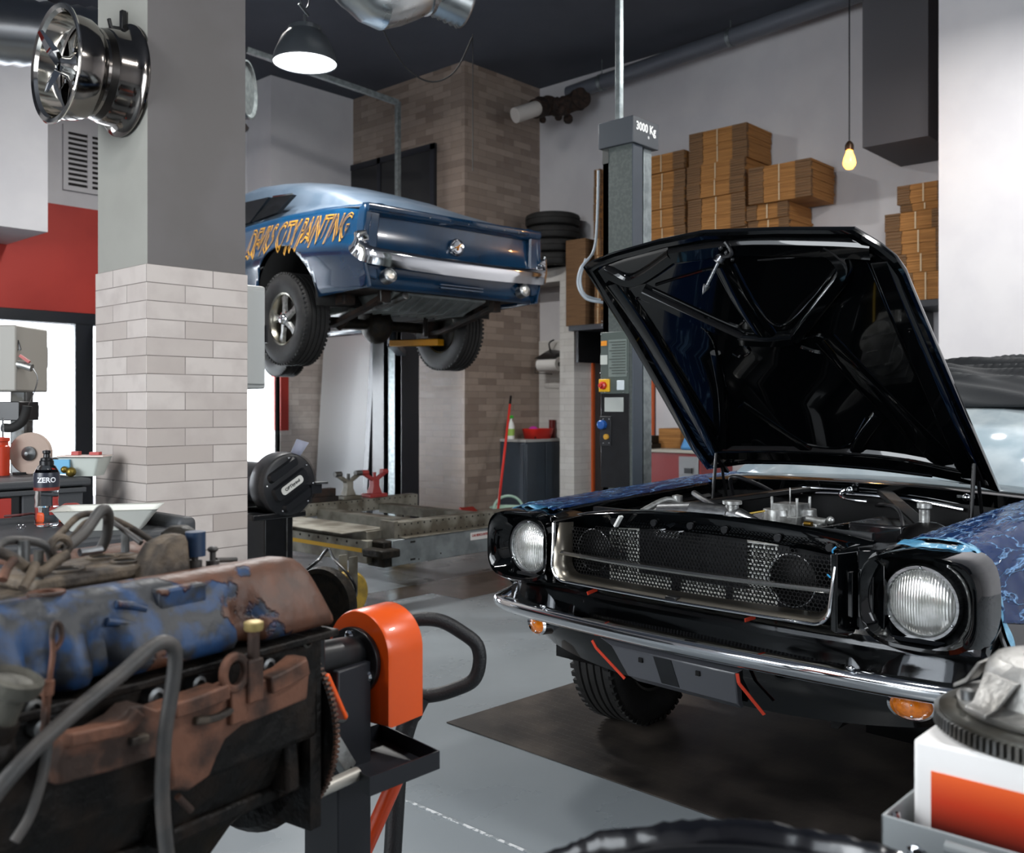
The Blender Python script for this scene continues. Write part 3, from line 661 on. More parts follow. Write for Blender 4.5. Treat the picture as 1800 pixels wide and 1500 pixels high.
rib([(1270, 470), (1305, 535), (1345, 594)], .045, .018, n=4); rib([(1180, 452), (1300, 438), (1445, 440), (1530, 445)], .04, .024); rib([(1060, 480), (1110, 498), (1180, 455)], .03, .02)
rib([(1075, 500), (1145, 600), (1225, 735), (1262, 800)], .05, .02, n=4); rib([(1262, 800), (1400, 802), (1560, 812), (1690, 838)], .04, .022); rib([(1545, 460), (1585, 560), (1640, 690), (1705, 840)], .045, .02, n=4)
rib([(1255, 625), (1268, 700), (1272, 790)], .022, .016); rib([(1445, 600), (1530, 690), (1620, 780), (1660, 820)], .05, .014, n=4); rib([(1300, 716), (1370, 765), (1430, 802)], .028, .014); rib([(1545, 735), (1515, 775), (1500, 808)], .028, .014)
def bead(pts, r=.0045, cl=False, n=6):
    return MB().tube(bez([hp(*p)-nrm*.002+nrm*.014 for p in pts], n), r, 6).build('hood_bead', black_paint, hd)
bead([(1150, 505), (1200, 490), (1262, 478), (1290, 520), (1307, 560), (1300, 574), (1280, 574), (1145, 512)]); bead([(1300, 500), (1350, 570), (1390, 568), (1465, 480), (1455, 455), (1330, 462)]); bead([(1115, 535), (1125, 530), (1200, 560), (1250, 600), (1262, 680), (1266, 760)])
bead([(1285, 625), (1300, 632), (1316, 622), (1300, 605)]); bead([(1410, 600), (1440, 595), (1455, 615), (1440, 625), (1405, 615)]); bead([(1320, 730), (1380, 775), (1450, 792), (1490, 785), (1520, 740)]); bead([(1610, 565), (1660, 690), (1670, 710)]); bead([(1590, 500), (1600, 540), (1596, 548), (1560, 470)])
st = [hp(1300, 811), hp(1400, 812), hp(1520, 820), hp(1640, 834)]
MB().tube(bez([p-nrm*.008 for p in st], 8), .006, 8).build('rear_edge_bead', black_paint, hd)
w = MB(); a0 = hp(1266, 455)-nrm*.01; a1 = hp(1256, 480)-nrm*.06; w.cyl(hp(1270, 450), a0, .014); w.cyl(a0, a1, .006); w.lathe([(.006, 0), (.012, .002), (.011, .012), (.0, .038)], aim(a1, a1+(a1-a0)), 16); w.lathe([(.016, 0), (.02, .004), (.0, .008)], aim(a0, a0+(a1-a0)), 16); w.build('hood_striker_pin', steel, hd)
w = MB()
for p in ((1280, 440), (1270, 432), (1290, 452)): w.sph(hp(*p)-nrm*.012, .008, 6)
w.tube(bez([hp(1275, 425), hp(1290, 440)-nrm*.02, hp(1262, 452)]), .007); w.build('latch_bracket', black_satin, hd)
# ---- greenhouse
ws_m = mat('film_covered_windscreen', '#d3e0e6', .12, coat=1., col2='#a9bcc6', scale=4)  # pale base colour stands in for bright glare on the glass
rg = []
roofp = [(1.34, .955, .70), (1.5, 1.05, .66), (1.7, 1.17, .61), (1.88, 1.26, .57), (2.1, 1.30, .56), (2.6, 1.31, .56), (3.0, 1.27, .56), (3.3, 1.15, .6), (3.6, .99, .66)]
for y, z, hw in roofp: rg.append([(-.74, y, .93), (-.72, y, .945), (-hw, y, max(z-.05, .95)), (-hw*.8, y, max(z-.012, .95)), (0, y, z+.01), (hw*.8, y, max(z-.012, .95)), (hw, y, max(z-.05, .95)), (.72, y, .945), (.74, y, .93)])
MB().loft(rg[3:], closed=False, caps=False).build('roof', black_paint, bc, solid=.01)
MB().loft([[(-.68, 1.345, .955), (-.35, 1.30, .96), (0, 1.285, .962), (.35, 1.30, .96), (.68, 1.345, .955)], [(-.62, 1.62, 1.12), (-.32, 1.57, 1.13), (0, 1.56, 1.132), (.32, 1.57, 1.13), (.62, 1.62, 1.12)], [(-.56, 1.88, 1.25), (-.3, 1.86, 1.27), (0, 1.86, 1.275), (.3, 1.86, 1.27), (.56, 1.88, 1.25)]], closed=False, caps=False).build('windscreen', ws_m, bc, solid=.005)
w = MB(); w.box((-.74, 3.5, .9), (.74, 4.38, .935)); w.box((-.82, 4.3, .35), (.82, 4.42, .92)); w.build('trunk', black_paint, bc, bevel=.02)
w = MB(); w.box((-.7, 1.08, .24), (.7, 4.3, .30)); w.build('floor_pan', bay, bc)
for s in (-1, 1):
    for cy, r in ARCH: MB().loft([[(s*xx, cy+(r+.012)*cos(a), .33+(r+.012)*sin(a)) for a in [radians(-5+10*k) for k in range(20)]] for xx in (.42, .80)], closed=False, caps=False).build('wheel_well', bay, bc, solid=.006)
w = MB(); w.cyl((.36, 1.335, .958), (.36, 1.335, .985), .012); w.bar((.30, 1.33, .985), (.42, 1.34, .987), .02, .01); w.tube([(.36, 1.335, .985), (.2, 1.33, .978)], .004); w.build('wiper_spindle', chrome, bc)
# ---- films over the fenders
film = bpy.data.materials.new('blue_plastic_film'); film.use_nodes = True; N = film.node_tree.nodes; L = film.node_tree.links; b = N['Principled BSDF']
b.inputs['Base Color'].default_value = lin('#23498c'); b.inputs['Roughness'].default_value = .16; b.inputs['Coat Weight'].default_value = .1; b.inputs['Specular IOR Level'].default_value = .25; b.inputs['Alpha'].default_value = .6
tc = N.new('ShaderNodeTexCoord'); mp = N.new('ShaderNodeMapping'); mp.inputs['Rotation'].default_value = (0, 0, radians(-38)); mp.inputs['Scale'].default_value = (24, 3, 12); L.new(tc.outputs['Object'], mp.inputs[0])
vn = N.new('ShaderNodeTexNoise'); vn.inputs['Scale'].default_value = 1.3; vn.inputs['Detail'].default_value = 4; vn.inputs['Distortion'].default_value = .7; L.new(mp.outputs[0], vn.inputs['Vector'])
s1 = N.new('ShaderNodeMath'); s1.operation = 'SUBTRACT'; s1.inputs[1].default_value = .5; L.new(vn.outputs[0], s1.inputs[0]); s2 = N.new('ShaderNodeMath'); s2.operation = 'ABSOLUTE'; L.new(s1.outputs[0], s2.inputs[0])
s3 = N.new('ShaderNodeMapRange'); s3.inputs[1].default_value = .0; s3.inputs[2].default_value = .03; s3.inputs[3].default_value = 1; s3.inputs[4].default_value = 0; L.new(s2.outputs[0], s3.inputs[0])
fx = N.new('ShaderNodeMix'); fx.data_type = 'RGBA'; fx.inputs[6].default_value = lin('#15386e'); fx.inputs[7].default_value = lin('#86b4e6'); L.new(s3.outputs[0], fx.inputs[0]); L.new(fx.outputs[2], b.inputs['Base Color'])
fa = N.new('ShaderNodeMapRange'); fa.inputs[3].default_value = .48; fa.inputs[4].default_value = .9; L.new(s3.outputs[0], fa.inputs[0]); L.new(fa.outputs[0], b.inputs['Alpha'])
bpn = N.new('ShaderNodeBump'); bpn.inputs['Strength'].default_value = 1.; bpn.inputs['Distance'].default_value = .006; L.new(s3.outputs[0], bpn.inputs['Height']); L.new(bpn.outputs[0], b.inputs['Normal'])
edge_m = mat('pale_blue_masking_film', '#7fb4cf', .3, col2='#4a87ab', scale=14, bump=.9, bscale=30)
from mathutils import noise as MN
for s, y0_, y1_, u0, u1, lab in ((-1, .02, 2.2, .08, .40, 'blue protective film stretched along the fender beside the lift post'), (1, .10, 2.2, .06, .70, 'crumpled blue protective film over the fender above the right-hand headlight')):
    fo = thing('protective_film', lab, 'plastic film', BF.o, BF.rz)
    def ff(a, b_, s=s, y0_=y0_, y1_=y1_, u0=u0, u1=u1):
        y = y0_+(y1_-y0_)*a; u = u0+(u1-u0)*b_
        if s > 0: u = u0+(u1-u0)*b_*clampi(.80+.9*a, .8, 1)
        v = Vector((y*14+u*10, u*26-y*5, s*3)); k = MN.noise(v)*.5+MN.noise(v*2.3)*.3
        x, z = fs_pt(y, u, .009+abs(k)*.014*(1 if s > 0 else .6)); return (s*x, y, z)
    MB().grid(ff, 110, 40).build('film_sheet', film, fo, solid=.0008)
    if s > 0:
        w = MB()
        def fe(a, b_):
            u = .05+.63*a; yb = .085+.008*sin(a*9)+.03*b_+.03*max(0, a-.55); x, z = fs_pt(max(yb, .081), u, .010+.0015*sin(a*40+b_*3)); return (x, yb, z)
        w.grid(fe, 60, 3)
        w.build('masking_edge', edge_m, fo, solid=.001)
        w = MB(); w.grid(lambda a, b_: (.60+.205*a, .045+.05*b_+.005*sin(a*14), .888+.010*b_+.0015*sin(a*22+b_*4)-.10*max(0, a-.78)), 40, 4); w.build('masking_flap', edge_m, fo, solid=.001)
    else:
        w = MB(); w.grid(lambda a, b_: (-.62-.205*a, .02+.09*b_+.012*sin(a*11), .892+.008*b_+.006*sin(a*17+b_*5)-.10*max(0, a-.7)), 40, 5); w.build('masking_flap', edge_m, fo, solid=.001)
# ---- cloth on the roof
clo = mat('black_stretch_cloth', '#23272b', .8, col2='#1c1f23', scale=3)
def cf(a, b_):
    x = -.1+.95*a; y = 1.80+1.0*b_; v = Vector((x*1.3, y*13+x*3.0, 2.0)); k = 1-2.2*abs(MN.noise(v))+.6*MN.noise(v*2.3+Vector((3, 1, 0)))-.5
    z0 = 1.275+.02*(b_) ; bulge = .17*sin(pi*clampi(b_*1.15, 0, 1))**.7
    if b_ < .12: z0 = 1.235+.04*b_/.12
    return (x, y, z0+bulge*.82+.05*k*sin(pi*clampi(b_*1.02, 0, 1))**.5+.012)
co = MB().grid(cf, 70, 150).build('black_cloth', clo, None, solid=.006, off=1); co.location = BF.o; co.rotation_euler = (0, 0, BF.rz)
tag(co, 'rumpled black cloth heaped on the roof of the black car by the white wall', 'cloth')
# ================================================================ BLUE CAR ON THE BACK LIFT
LF = Frame(-.371, 6.887, -43)
blue = mat('blue_metal_paint', '#0a3656', .2, coat=.7, col2='#082c48', scale=3)
uc = thing('blue_car', 'dark blue fastback coupe raised on the back lift with gold lettering on its rear quarter', 'car', (LF.o.x, LF.o.y, 1.745), LF.rz)
def BZ(z): return z-1.745      # absolute height to the car's own height
def LH(px, py, k, v):
    p = LF.hit(px, py, k, v+1.745 if k == 'z' else v); p.z -= 1.745; return p
QC = [(0, 2.618), (.15, 2.635), (.6, 2.672), (1.1, 2.695), (1.6, 2.70), (2.4, 2.69), (3.4, 2.655), (4.5, 2.62)]
AR = [(1.05, 2.01, .43), (3.78, 2.03, .37)]
def q_profile(y):
    zc = interp(y, QC); nose = interp(y, [(0, -.035), (.3, -.01), (.6, 0), (4.0, 0), (4.55, -.09)]); hip = interp(y, [(0, 0), (.5, .01), (1.1, .015), (1.8, 0)])
    P = [(.60, zc-.05), (.66, zc-.02), (.72, zc-.006), (.755, zc-.008), (.785, zc-.03), (.803, zc-.07), (.812+hip, zc-.13), (.82+hip, zc-.20), (.835+hip, zc-.25), (.855+hip, zc-.285), (.86+hip, zc-.32), (.852+hip, zc-.38), (.835, zc-.46), (.81, zc-.56), (.79, 1.96)]
    zl = interp(y, [(0, 2.05), (.6, 2.03), (1.4, 1.95), (4.5, 1.97)])
    for cy, cz, r in AR:
        if abs(y-cy) < r: zl = max(zl, cz+sqrt(r*r-(y-cy)**2))
    out = []
    for i, (x, z) in enumerate(P):
        if z < zl:
            a = P[i-1] if P[i-1][1] > zl else None
            x = a[0]+(x-a[0])*(a[1]-zl)/(a[1]-z) if a else out[-1][0]; z = zl
        out.append((x+nose, BZ(z)))
    return out
def q_x(y, z):
    P = q_profile(y)
    for (x0, z0), (x1, z1) in zip(P[4:], P[5:]):
        if z0 >= z >= z1 and z0 > z1: return x0+(x1-x0)*(z0-z)/(z0-z1)
    return P[4][0] if z > P[4][1] else P[-1][0]
ys = [0, .04, .1, .2, .35, .5, .6]+[.62+.035*i for i in range(25)]+[1.52, 1.7, 2.0, 2.5, 3.0, 3.3, 3.4]+[3.41+.037*i for i in range(21)]+[4.2, 4.4, 4.5, 4.55]
for s in (-1, 1):
    MB().loft([[(s*x, y, z) for x, z in q_profile(y)] for y in ys], closed=False, caps=False).build('side_panel', blue, uc, solid=.008, off=0)
# roof and fastback
RP = [(-.01, 2.575), (.05, 2.60), (.12, 2.612), (.3, 2.71), (.75, 2.88), (1.2, 3.02), (1.6, 3.10), (2.0, 3.14), (2.5, 3.13), (2.9, 3.02)]
rg = []
for y, z in RP:
    k = clampi((z-2.6)/.4, 0, 1); hw = .74-.16*k; zb = BZ(interp(y, QC))
    zz = BZ(z); zs = zz-.02-.04*k
    rg.append([(-.78, y, min(zb-.02, zz-.01)), (-.745+.02*k, y, min(zb-.012, zz-.004)), (-hw-.02, y, zb+(zs-.05-zb)*.5 if k > .1 else zs), (-hw, y, max(zs-.05*k, zb-.03)), (-hw*.86, y, zs+.008), (-hw*.5, y, zz-.008), (0, y, zz), (hw*.5, y, zz-.008), (hw*.86, y, zs+.008), (hw, y, max(zs-.05*k, zb-.03)), (hw+.02, y, zb+(zs-.05-zb)*.5 if k > .1 else zs), (.745-.02*k, y, min(zb-.012, zz-.004)), (.78, y, min(zb-.02, zz-.01))])
MB().loft(rg, closed=False, caps=False).build('fastback_roof', mat('sheen_blue_paint', '#46525f', .36, col2='#3a4856', scale=5, coat=.4), uc, solid=.008, angle=55)  # lighter grey-blue puts the white sheen into the roof colour
gl = mat('dark_car_glass', '#07090c', .06, coat=1.)
MB().loft([[(-.62, 2.9, BZ(2.99)), (0, 2.95, BZ(3.02)), (.62, 2.9, BZ(2.99))], [(-.70, 3.35, BZ(2.70)), (0, 3.45, BZ(2.71)), (.70, 3.35, BZ(2.70))]], closed=False, caps=False).build('windscreen', gl, uc, solid=.006)
MB().loft([[(-.76, y, BZ(z)-.03), (-.4, y, BZ(z)), (0, y, BZ(z)+.015), (.4, y, BZ(z)), (.76, y, BZ(z)-.03)] for y, z in ((3.3, 2.70), (3.8, 2.69), (4.3, 2.65), (4.55, 2.58))], closed=False, caps=False).build('hood_panel', blue, uc, solid=.008)
MB().box((-.72, 4.45, BZ(2.1)), (.72, 4.52, BZ(2.56))).build('nose_panel', blue, uc, bevel=.02)
# quarter vent / side glass
for s in (-1, 1):
    w = MB(); c = [(1.66, 2.715), (1.50, 2.90), (1.17, 2.865), (1.30, 2.735)]
    def sx(y, z): k = (z-2.70)/.25; return .765-.13*k
    w.loft([[(s*(sx(y, z)+d), y, BZ(z)) for y, z in c] for d in (-.03, .004)]); w.build('quarter_vent', mat('vent_black', '#0a0b0d', .4), uc)
    w = MB()
    for k in range(13):
        a = k/12; y0, z0 = 1.66+(1.30-1.66)*a, 2.715+.02*a; y1, z1 = 1.50+(1.17-1.50)*a, 2.90-.035*a
        w.bar((s*(sx(y0, z0)+.006), y0, BZ(z0)), (s*(sx(y1, z1)+.006), y1, BZ(z1)), .006, .008)
    w.build('vent_louvre', black_satin, uc)
    w = MB(); c = [(1.72, 2.72), (1.60, 2.92), (2.6, 2.98), (3.05, 2.73)]
    w.loft([[(s*(sx(y, z)+d), y, BZ(z)) for y, z in c] for d in (-.03, .0)]); w.build('side_window', gl, uc)
    w = MB(); w.tube([(s*(sx(y, z)+.008), y, BZ(z)) for y, z in ((1.50, 2.905), (1.17, 2.87))], .006, 6); w.build('vent_trim', chrome, uc)
# tail
w = MB()
rg = []
for i in range(21):
    x = -.80+1.6*i/20; q = abs(x)/.8; e = .0-.02*(1-q**2); up = 0
    rg.append([(x, e+.06, BZ(2.615)), (x, e-.012, BZ(2.606-.01*(1-q))), (x, e-.02, BZ(2.575)), (x, e-.002, BZ(2.545)), (x, e+.05, BZ(2.53)), (x, e+.052, BZ(2.45)), (x, e+.04, BZ(2.34)), (x, e+.015, BZ(2.30)), (x, e+.0, BZ(2.24)), (x, e+.02, BZ(2.14)), (x, e+.05, BZ(2.065)), (x, e+.09, BZ(2.05)), (x, e+.12, BZ(2.2)), (x, e+.12, BZ(2.5))])
w.loft(rg); w.build('tail_panel', blue, uc, angle=50)
w = MB()
for s in (-1, 1):
    w = MB(); w.loft([[(s*.70, -.012, BZ(2.60)), (s*.80, .03, BZ(2.605)), (s*.80, .1, BZ(2.60)), (s*.70, .1, BZ(2.60))], [(s*.70, .0, BZ(2.53)), (s*.82, .0, BZ(2.54)), (s*.82, .1, BZ(2.54)), (s*.70, .1, BZ(2.53))], [(s*.71, .02, BZ(2.32)), (s*.835, .01, BZ(2.34)), (s*.835, .1, BZ(2.34)), (s*.71, .1, BZ(2.32))], [(s*.72, .0, BZ(2.1)), (s*.80, .02, BZ(2.12)), (s*.80, .12, BZ(2.12)), (s*.72, .12, BZ(2.1))]])
    w.build('quarter_end_cap', blue, uc, bevel=.012)
w = MB(); w.loft([[(x, -.022-.004*(1-(x/.7)**2), BZ(z)) for x in [-.64+1.28*i/12 for i in range(13)]] for z in (2.556, 2.584)], closed=False, caps=False); w.build('trunk_lip_band', mat('bare_trunk_band', '#222838', .4), uc, solid=.003)
w = MB()
for x in (-.3, -.12, .05, .22, .40, .55): w.sph((x, -.03, BZ(2.566)), .006, 6)
w.build('rivet', steel, uc)
e = bpy.data.objects.new('fuel_cap', None); COL.objects.link(e); e.parent = uc; e.location = (-.03, .03, BZ(2.395))
MB().lathe([(.062, -.02), (.062, .03), (.055, .038), (.045, .034), (.04, .04), (.0, .046)], RX(90), 32).build('cap', chrome, e)
w = MB(); w.bar((-.03, -.048, -.01), (.02, -.048, .02), .012, .008); w.bar((.0, -.048, .0), (-.01, -.048, -.025), .008, .008); w.build('emblem', mat('amber_emblem', '#c08030', .3, .8), e)
# rear bumper
pth = bez([(-.862, .035, BZ(2.40)), (-.868, .02, BZ(2.355)), (-.855, -.0, BZ(2.315)), (-.80, -.04, BZ(2.28)), (-.6, -.075, BZ(2.265)), (-.3, -.09, BZ(2.255)), (0, -.095, BZ(2.252)), (.3, -.09, BZ(2.255)), (.6, -.075, BZ(2.265)), (.80, -.04, BZ(2.28)), (.855, .0, BZ(2.315)), (.868, .02, BZ(2.355)), (.862, .035, BZ(2.40))], 5)
bpr = [(-.03, -.085), (.0, -.085), (.012, -.04), (.020, .0), (.012, .022), (-.012, .036), (-.06, .045), (-.06, .035), (-.01, .02), (.0, 0), (-.02, -.075)]
MB().sweep(pth, bpr).build('rear_bumper', chrome, uc, angle=60)
MB().loft([[(x, -.088, BZ(2.235)), (x, -.083, BZ(2.19)), (x, -.05, BZ(2.19)), (x, -.05, BZ(2.235))] for x in (-.17, .32)]).build('plate_recess', blue, uc)
for x in (-.645, .605):
    e = bpy.data.objects.new('reversing_light', None); COL.objects.link(e); e.parent = uc; e.location = (x, -.03, BZ(2.135)); e.rotation_euler = (radians(-12), 0, 0)
    MB().lathe([(.052, -.05), (.052, .012), (.044, .016), (.04, .008)], RX(90), 28, cap=False).build('trim_ring', steel, e)
    MB().lathe([(.042, .004), (.03, .016), (0, .02)], RX(90), 28).build('lens', lens_m, e)
w = MB()
for z in (2.112, 2.09): w.bar((-.2, -.012, BZ(z)), (.2, -.012, BZ(z)), .02, .008)
w.build('pressed_ridge', blue, uc)
MB().box((-.84, .3, BZ(2.33)), (-.833, .36, BZ(2.35))).build('side_marker', red_m, uc)
# underbody
rust = mat('rusty_underbody', '#2c1d14', .8, .2, col2='#130f0d', scale=14, bump=.3)
w = MB(); w.box((-.7, .12, BZ(2.06)), (.7, 4.3, BZ(2.10))); w.box((-.66, .5, BZ(1.98)), (-.56, 4.2, BZ(2.08))); w.box((.56, .5, BZ(1.98)), (.66, 4.2, BZ(2.08))); w.box((-.2, 1.6, BZ(1.93)), (.2, 3.9, BZ(2.08))); w.box((-.5, 3.3, BZ(1.92)), (.5, 3.9, BZ(2.05)))
w.build('floor_pan', rust, uc, bevel=.01)
w = MB(); w.loft([[(-.47, .16, BZ(2.06)), (.40, .16, BZ(2.06)), (.40, .72, BZ(2.06)), (-.47, .72, BZ(2.06))], [(-.46, .17, BZ(2.04)), (.39, .17, BZ(2.04)), (.39, .70, BZ(2.04)), (-.46, .70, BZ(2.04))], [(-.40, .36, BZ(1.955)), (.33, .36, BZ(1.955)), (.33, .68, BZ(1.955)), (-.40, .68, BZ(1.955))]])
w.build('fuel_tank', mat('fuel_tank_metal', '#8d9291', .4, .6, col2='#7a7f7e', scale=8), uc, bevel=.01)
w = MB()
for k in range(9):
    x = -.38+.085*k; w.bar((x, .18, BZ(2.032)), (x+.01, .36, BZ(1.948)), .018, .012); w.bar((x+.01, .36, BZ(1.95)), (x+.01, .68, BZ(1.95)), .018, .012)
w.build('tank_rib', MATS['fuel_tank_metal'], uc)
w = MB(); w.cyl((-.62, 1.04, BZ(1.90)), (.62, 1.04, BZ(1.90)), .042); w.sph((0, 1.04, BZ(1.90)), .15, 14, sq=(.8, .95, 1)); w.cyl((0, 1.15, BZ(1.90)), (0, 1.9, BZ(1.96)), .035); w.build('rear_axle', grease, uc)
w = MB()
for s in (-1, 1): w.sweep(bez([(s*.52, .22, BZ(2.02)), (s*.52, .6, BZ(1.92)), (s*.52, 1.05, BZ(1.86)), (s*.52, 1.7, BZ(2.0))]), [(-.03, -.015), (.03, -.015), (.03, .015), (-.03, .015)]); w.box((s*.52-.035, .18, BZ(1.98)), (s*.52+.035, .24, BZ(2.08))); w.box((s*.52-.05, .98, BZ(1.82)), (s*.52+.05, 1.12, BZ(1.95))); w.cyl((s*.42, .95, BZ(1.84)), (s*.30, .8, BZ(2.05)), .02)
w.build('leaf_spring', rust, uc)
w = MB(); w.tube(bez([(-.40, .12, BZ(2.03)), (-.42, .4, BZ(1.98)), (-.40, .8, BZ(1.97)), (-.3, 1.4, BZ(1.97)), (-.3, 3, BZ(1.95))]), .028); w.tube([(-.56, .20, BZ(2.07)), (-.55, .20, BZ(1.985)), (-.52, .20, BZ(1.97)), (-.48, .20, BZ(1.985)), (-.47, .20, BZ(2.06))], .006); w.build('exhaust_pipe', dull_steel, uc)
w = MB(); w.cyl((.5, .95, BZ(2.0)), (.5, 1.13, BZ(2.0)), .02)
w.build('damper', mat('black_underseal', '#0b0a09', .8), uc)
for s in (-1, 1):
    for cy, cz, r in AR: MB().loft([[(s*xx, cy+(r+.01)*cos(a), BZ(cz)+(r+.01)*sin(a)) for a in [radians(-5+10*k) for k in range(20)]] for xx in (.42, .82)], closed=False, caps=False).build('wheel_well', MATS['black_underseal'], uc, solid=.006)
    for cy, cz, r in AR: MB().loft([[(s*.42, cy+(r+.01)*cos(a), BZ(cz)+(r+.01)*sin(a)) for a in [radians(-5+10*k) for k in range(20)]], [(s*.425, cy+(r+.01)*cos(a), BZ(cz)+(r+.01)*sin(a)) for a in [radians(-5+10*k) for k in range(20)]]]).build('wheel_well_wall', MATS['black_underseal'], uc)
olive_rim = mat('polished_alloy', '#b9b4a6', .22, 1.)
for (x, y, z) in ((-.745, 1.05, 1.90), (.745, 1.05, 1.90), (-.72, 3.78, 1.91), (.72, 3.78, 1.91)):
    make_wheel('wheel', uc, (x, y, BZ(z)), 1 if x > 0 else -1, R=.345, W=.22, rim_r=.19, rim_mat=olive_rim)
# gold lettering on the rear quarter
gold = mat('gold_lettering', '#b8862f', .35, .3)
cu = bpy.data.curves.new('lettering', 'FONT'); cu.body = 'DEVILS CITY PAINTING'; cu.size = 1; cu.fill_mode = 'NONE'; cu.bevel_depth = .022; cu.bevel_resolution = 0; cu.resolution_u = 3; cu.align_x = 'LEFT'; cu.space_word = 1.1
ob = bpy.data.objects.new('lettering', cu); COL.objects.link(ob); me = bpy.data.meshes.new_from_object(ob.evaluated_get(bpy.context.evaluated_depsgraph_get()))
x0 = min(v.co.x for v in me.vertices); x1 = max(v.co.x for v in me.vertices); vs = []
for v in me.vertices:
    a = (v.co.x-x0)/(x1-x0); h_ = (v.co.y)/.73
    y = 1.56-1.36*a; top = BZ(interp(y, QC)-.065); bot = BZ(interp(a, [(0, 2.40), (.25, 2.44), (.36, 2.43), (.45, 2.40), (1, 2.415)])); drip = .035*sin(a*95)*(1-h_)
    zz = bot+(top-bot)*h_+drip*(1 if h_ < .4 else 0); yy = y-.07*(h_-.5)
    vs.append((-(q_x(yy, zz)+.009+v.co.z*.06), yy, zz))
w = MB(); w.add(vs, [tuple(p.vertices) for p in me.polygons]); bpy.data.objects.remove(ob); bpy.data.curves.remove(cu); bpy.data.meshes.remove(me)
w.build('gold_lettering', gold, uc, smooth=False, label='gold outlined hand lettering')
# ================================================================ LAMPS
lamp_glow = mat('lamp_glow', '#ffffff', .5, emit='#f4f8ff', estr=7.)
lamp_shell = mat('dark_grey_lamp_shade', '#3c4044', .45)
def make_lamp(loc, label, power, R=.215, chain=True, drop=None):
    t = thing('pendant_lamp', label, 'lamp', loc, 0, 'industrial pendant lamps')
    MB().lathe([(R, 0), (R, .012), (R*.93, .07), (R*.72, .17), (R*.52, .215), (R*.5, .245), (R*.3, .262), (0, .262)], n=48, cap=False).build('lamp_shade', lamp_shell, t, solid=.004)
    MB().lathe([(R*.97, .006), (R*.97, .012), (0, .012), (0, .006)], n=48).build('diffuser', lamp_glow, t)
    w = MB(); w.cyl((0, 0, .26), (0, 0, .33), .012); w.bar((-.05, 0, .39), (.03, 0, .33), .012, .012)
    w.tube([(.035*cos(2*pi*k/16), 0, .44+.07*sin(2*pi*k/16)) for k in range(16)], .006, 6, closed=True); w.cyl((0, 0, .5), (0, 0, CZ-loc[2]), .007, n=8)
    w.build('hanging_chain', lamp_shell, t)
    l = area('pendant_light', (loc[0], loc[1], loc[2]-.004), (R*1.9,), power, rot=(0, 0, 0), color=(1, .985, .96), shape='DISK')
    return t
p = at(536, 112, 6.45)
make_lamp(p, 'grey bell-shaped pendant lamp glowing white under the ceiling beside the tiled pillar', 95)
for i, (x, y, z) in enumerate([(1.2, 1.2, 3.9), (3.6, -.9, 3.9), (-1.6, 3.0, 3.9), (5.9, 1.6, 4.1)]):
    make_lamp((x, y, z), 'grey bell-shaped pendant lamp hanging out of the picture above the work bays', (38, 90, 40, 85)[i])
q = lf((470-900)/F*7.6, 7.6); make_lamp((q.x, q.y, 4.72), 'added grey pendant lamp, out of view, to brighten the raised blue car', 130)  # added lamp above the frame, lights the blue car roof and tiles
# warm filament bulb on its cord
bx_ = 7.2; q = hit(1493, 278, 'x', bx_)
t = thing('filament_bulb', 'small glowing amber filament bulb on a long black cord in front of the cartons', 'lamp', q)
s_ = 12/F*((q-Vector((0, 0, CAM_H))).dot(FV))  # bulb radius from its size
MB().lathe([(0, -1.9*s_*.9), (.5*s_, -1.75*s_*.9), (.85*s_, -1.2*s_*.9), (.93*s_, -.7*s_), (.8*s_, 0), (.5*s_, .8*s_), (.42*s_, 1.2*s_)], n=24, cap=False).build('bulb', mat('bulb_glow', '#ffb050', .3, emit='#ffa23c', estr=9), t)
MB().lathe([(.5*s_, 1.1*s_), (.62*s_, 1.2*s_), (.62*s_, 1.9*s_), (.4*s_, 2.3*s_), (.2*s_, 2.5*s_)], n=20).build('socket', mat('bronze_socket', '#3b2a1c', .4, .7), t)
MB().cyl((0, 0, 2.4*s_), (0, 0, CZ-q.z), .006, n=8).build('cord', black_satin, t)
pl = bpy.data.lights.new('filament_light', 'POINT'); pl.energy = 22; pl.color = (1, .55, .22); pl.shadow_soft_size = .05
po = bpy.data.objects.new('filament_light', pl); COL.objects.link(po); po.location = q+Vector((-.02, 0, -.01))
# ================================================================ CEILING PIPES AND DUCTS
def duct(name, label, pts, r, m, rib=.0, pitch=.05, cat='duct', ribn=None):
    path = [Vector(p) for p in pts]; L_ = sum((b-a).length for a, b in zip(path, path[1:])); n = max(2, int(L_/pitch)*2)
    P = []; R_ = []
    for i in range(n+1):
        d = L_*i/n
        for a, b in zip(path, path[1:]):
            l = (b-a).length
            if d <= l+1e-6: P.append(a+(b-a)*(d/l)); break
            d -= l
        R_.append(r+(rib if i % 2 else 0))
    P = P[:len(R_)]
    o = MB().tube(P, R_, 40).build(name, m, None, angle=80); return tag(o, label, cat)
sp = mat('spiral_duct_steel', '#b9bdbd', .27, 1., rvar=.1, scale=6)
a = at(-60, 48, 5.6); b = at(78, 62, 5.9); d = (b-a).normalized()
duct('spiral_duct', 'dark shiny spiral ventilation duct entering at the top left corner', [a-d*1.5, b+d*.8], .19, mat('dark_spiral_steel', '#a5a7aa', .3, 1.), .012, .09)
a = at(570, -35, 6.3); b = at(650, -10, 6.9)
w = MB(); A0, B0 = at(590, -60, 6.0), at(668, 2, 6.2); C0 = at(760, -30, 6.4)
t = thing('elbow_duct', 'bright galvanised duct elbow at the top edge above the pendant lamp', 'duct', B0)
pts = bez([A0-B0, (A0-B0)*.5, Vector((0, 0, 0)), (C0-B0)*.7, C0-B0+Vector((0, 0, .12))], 3)
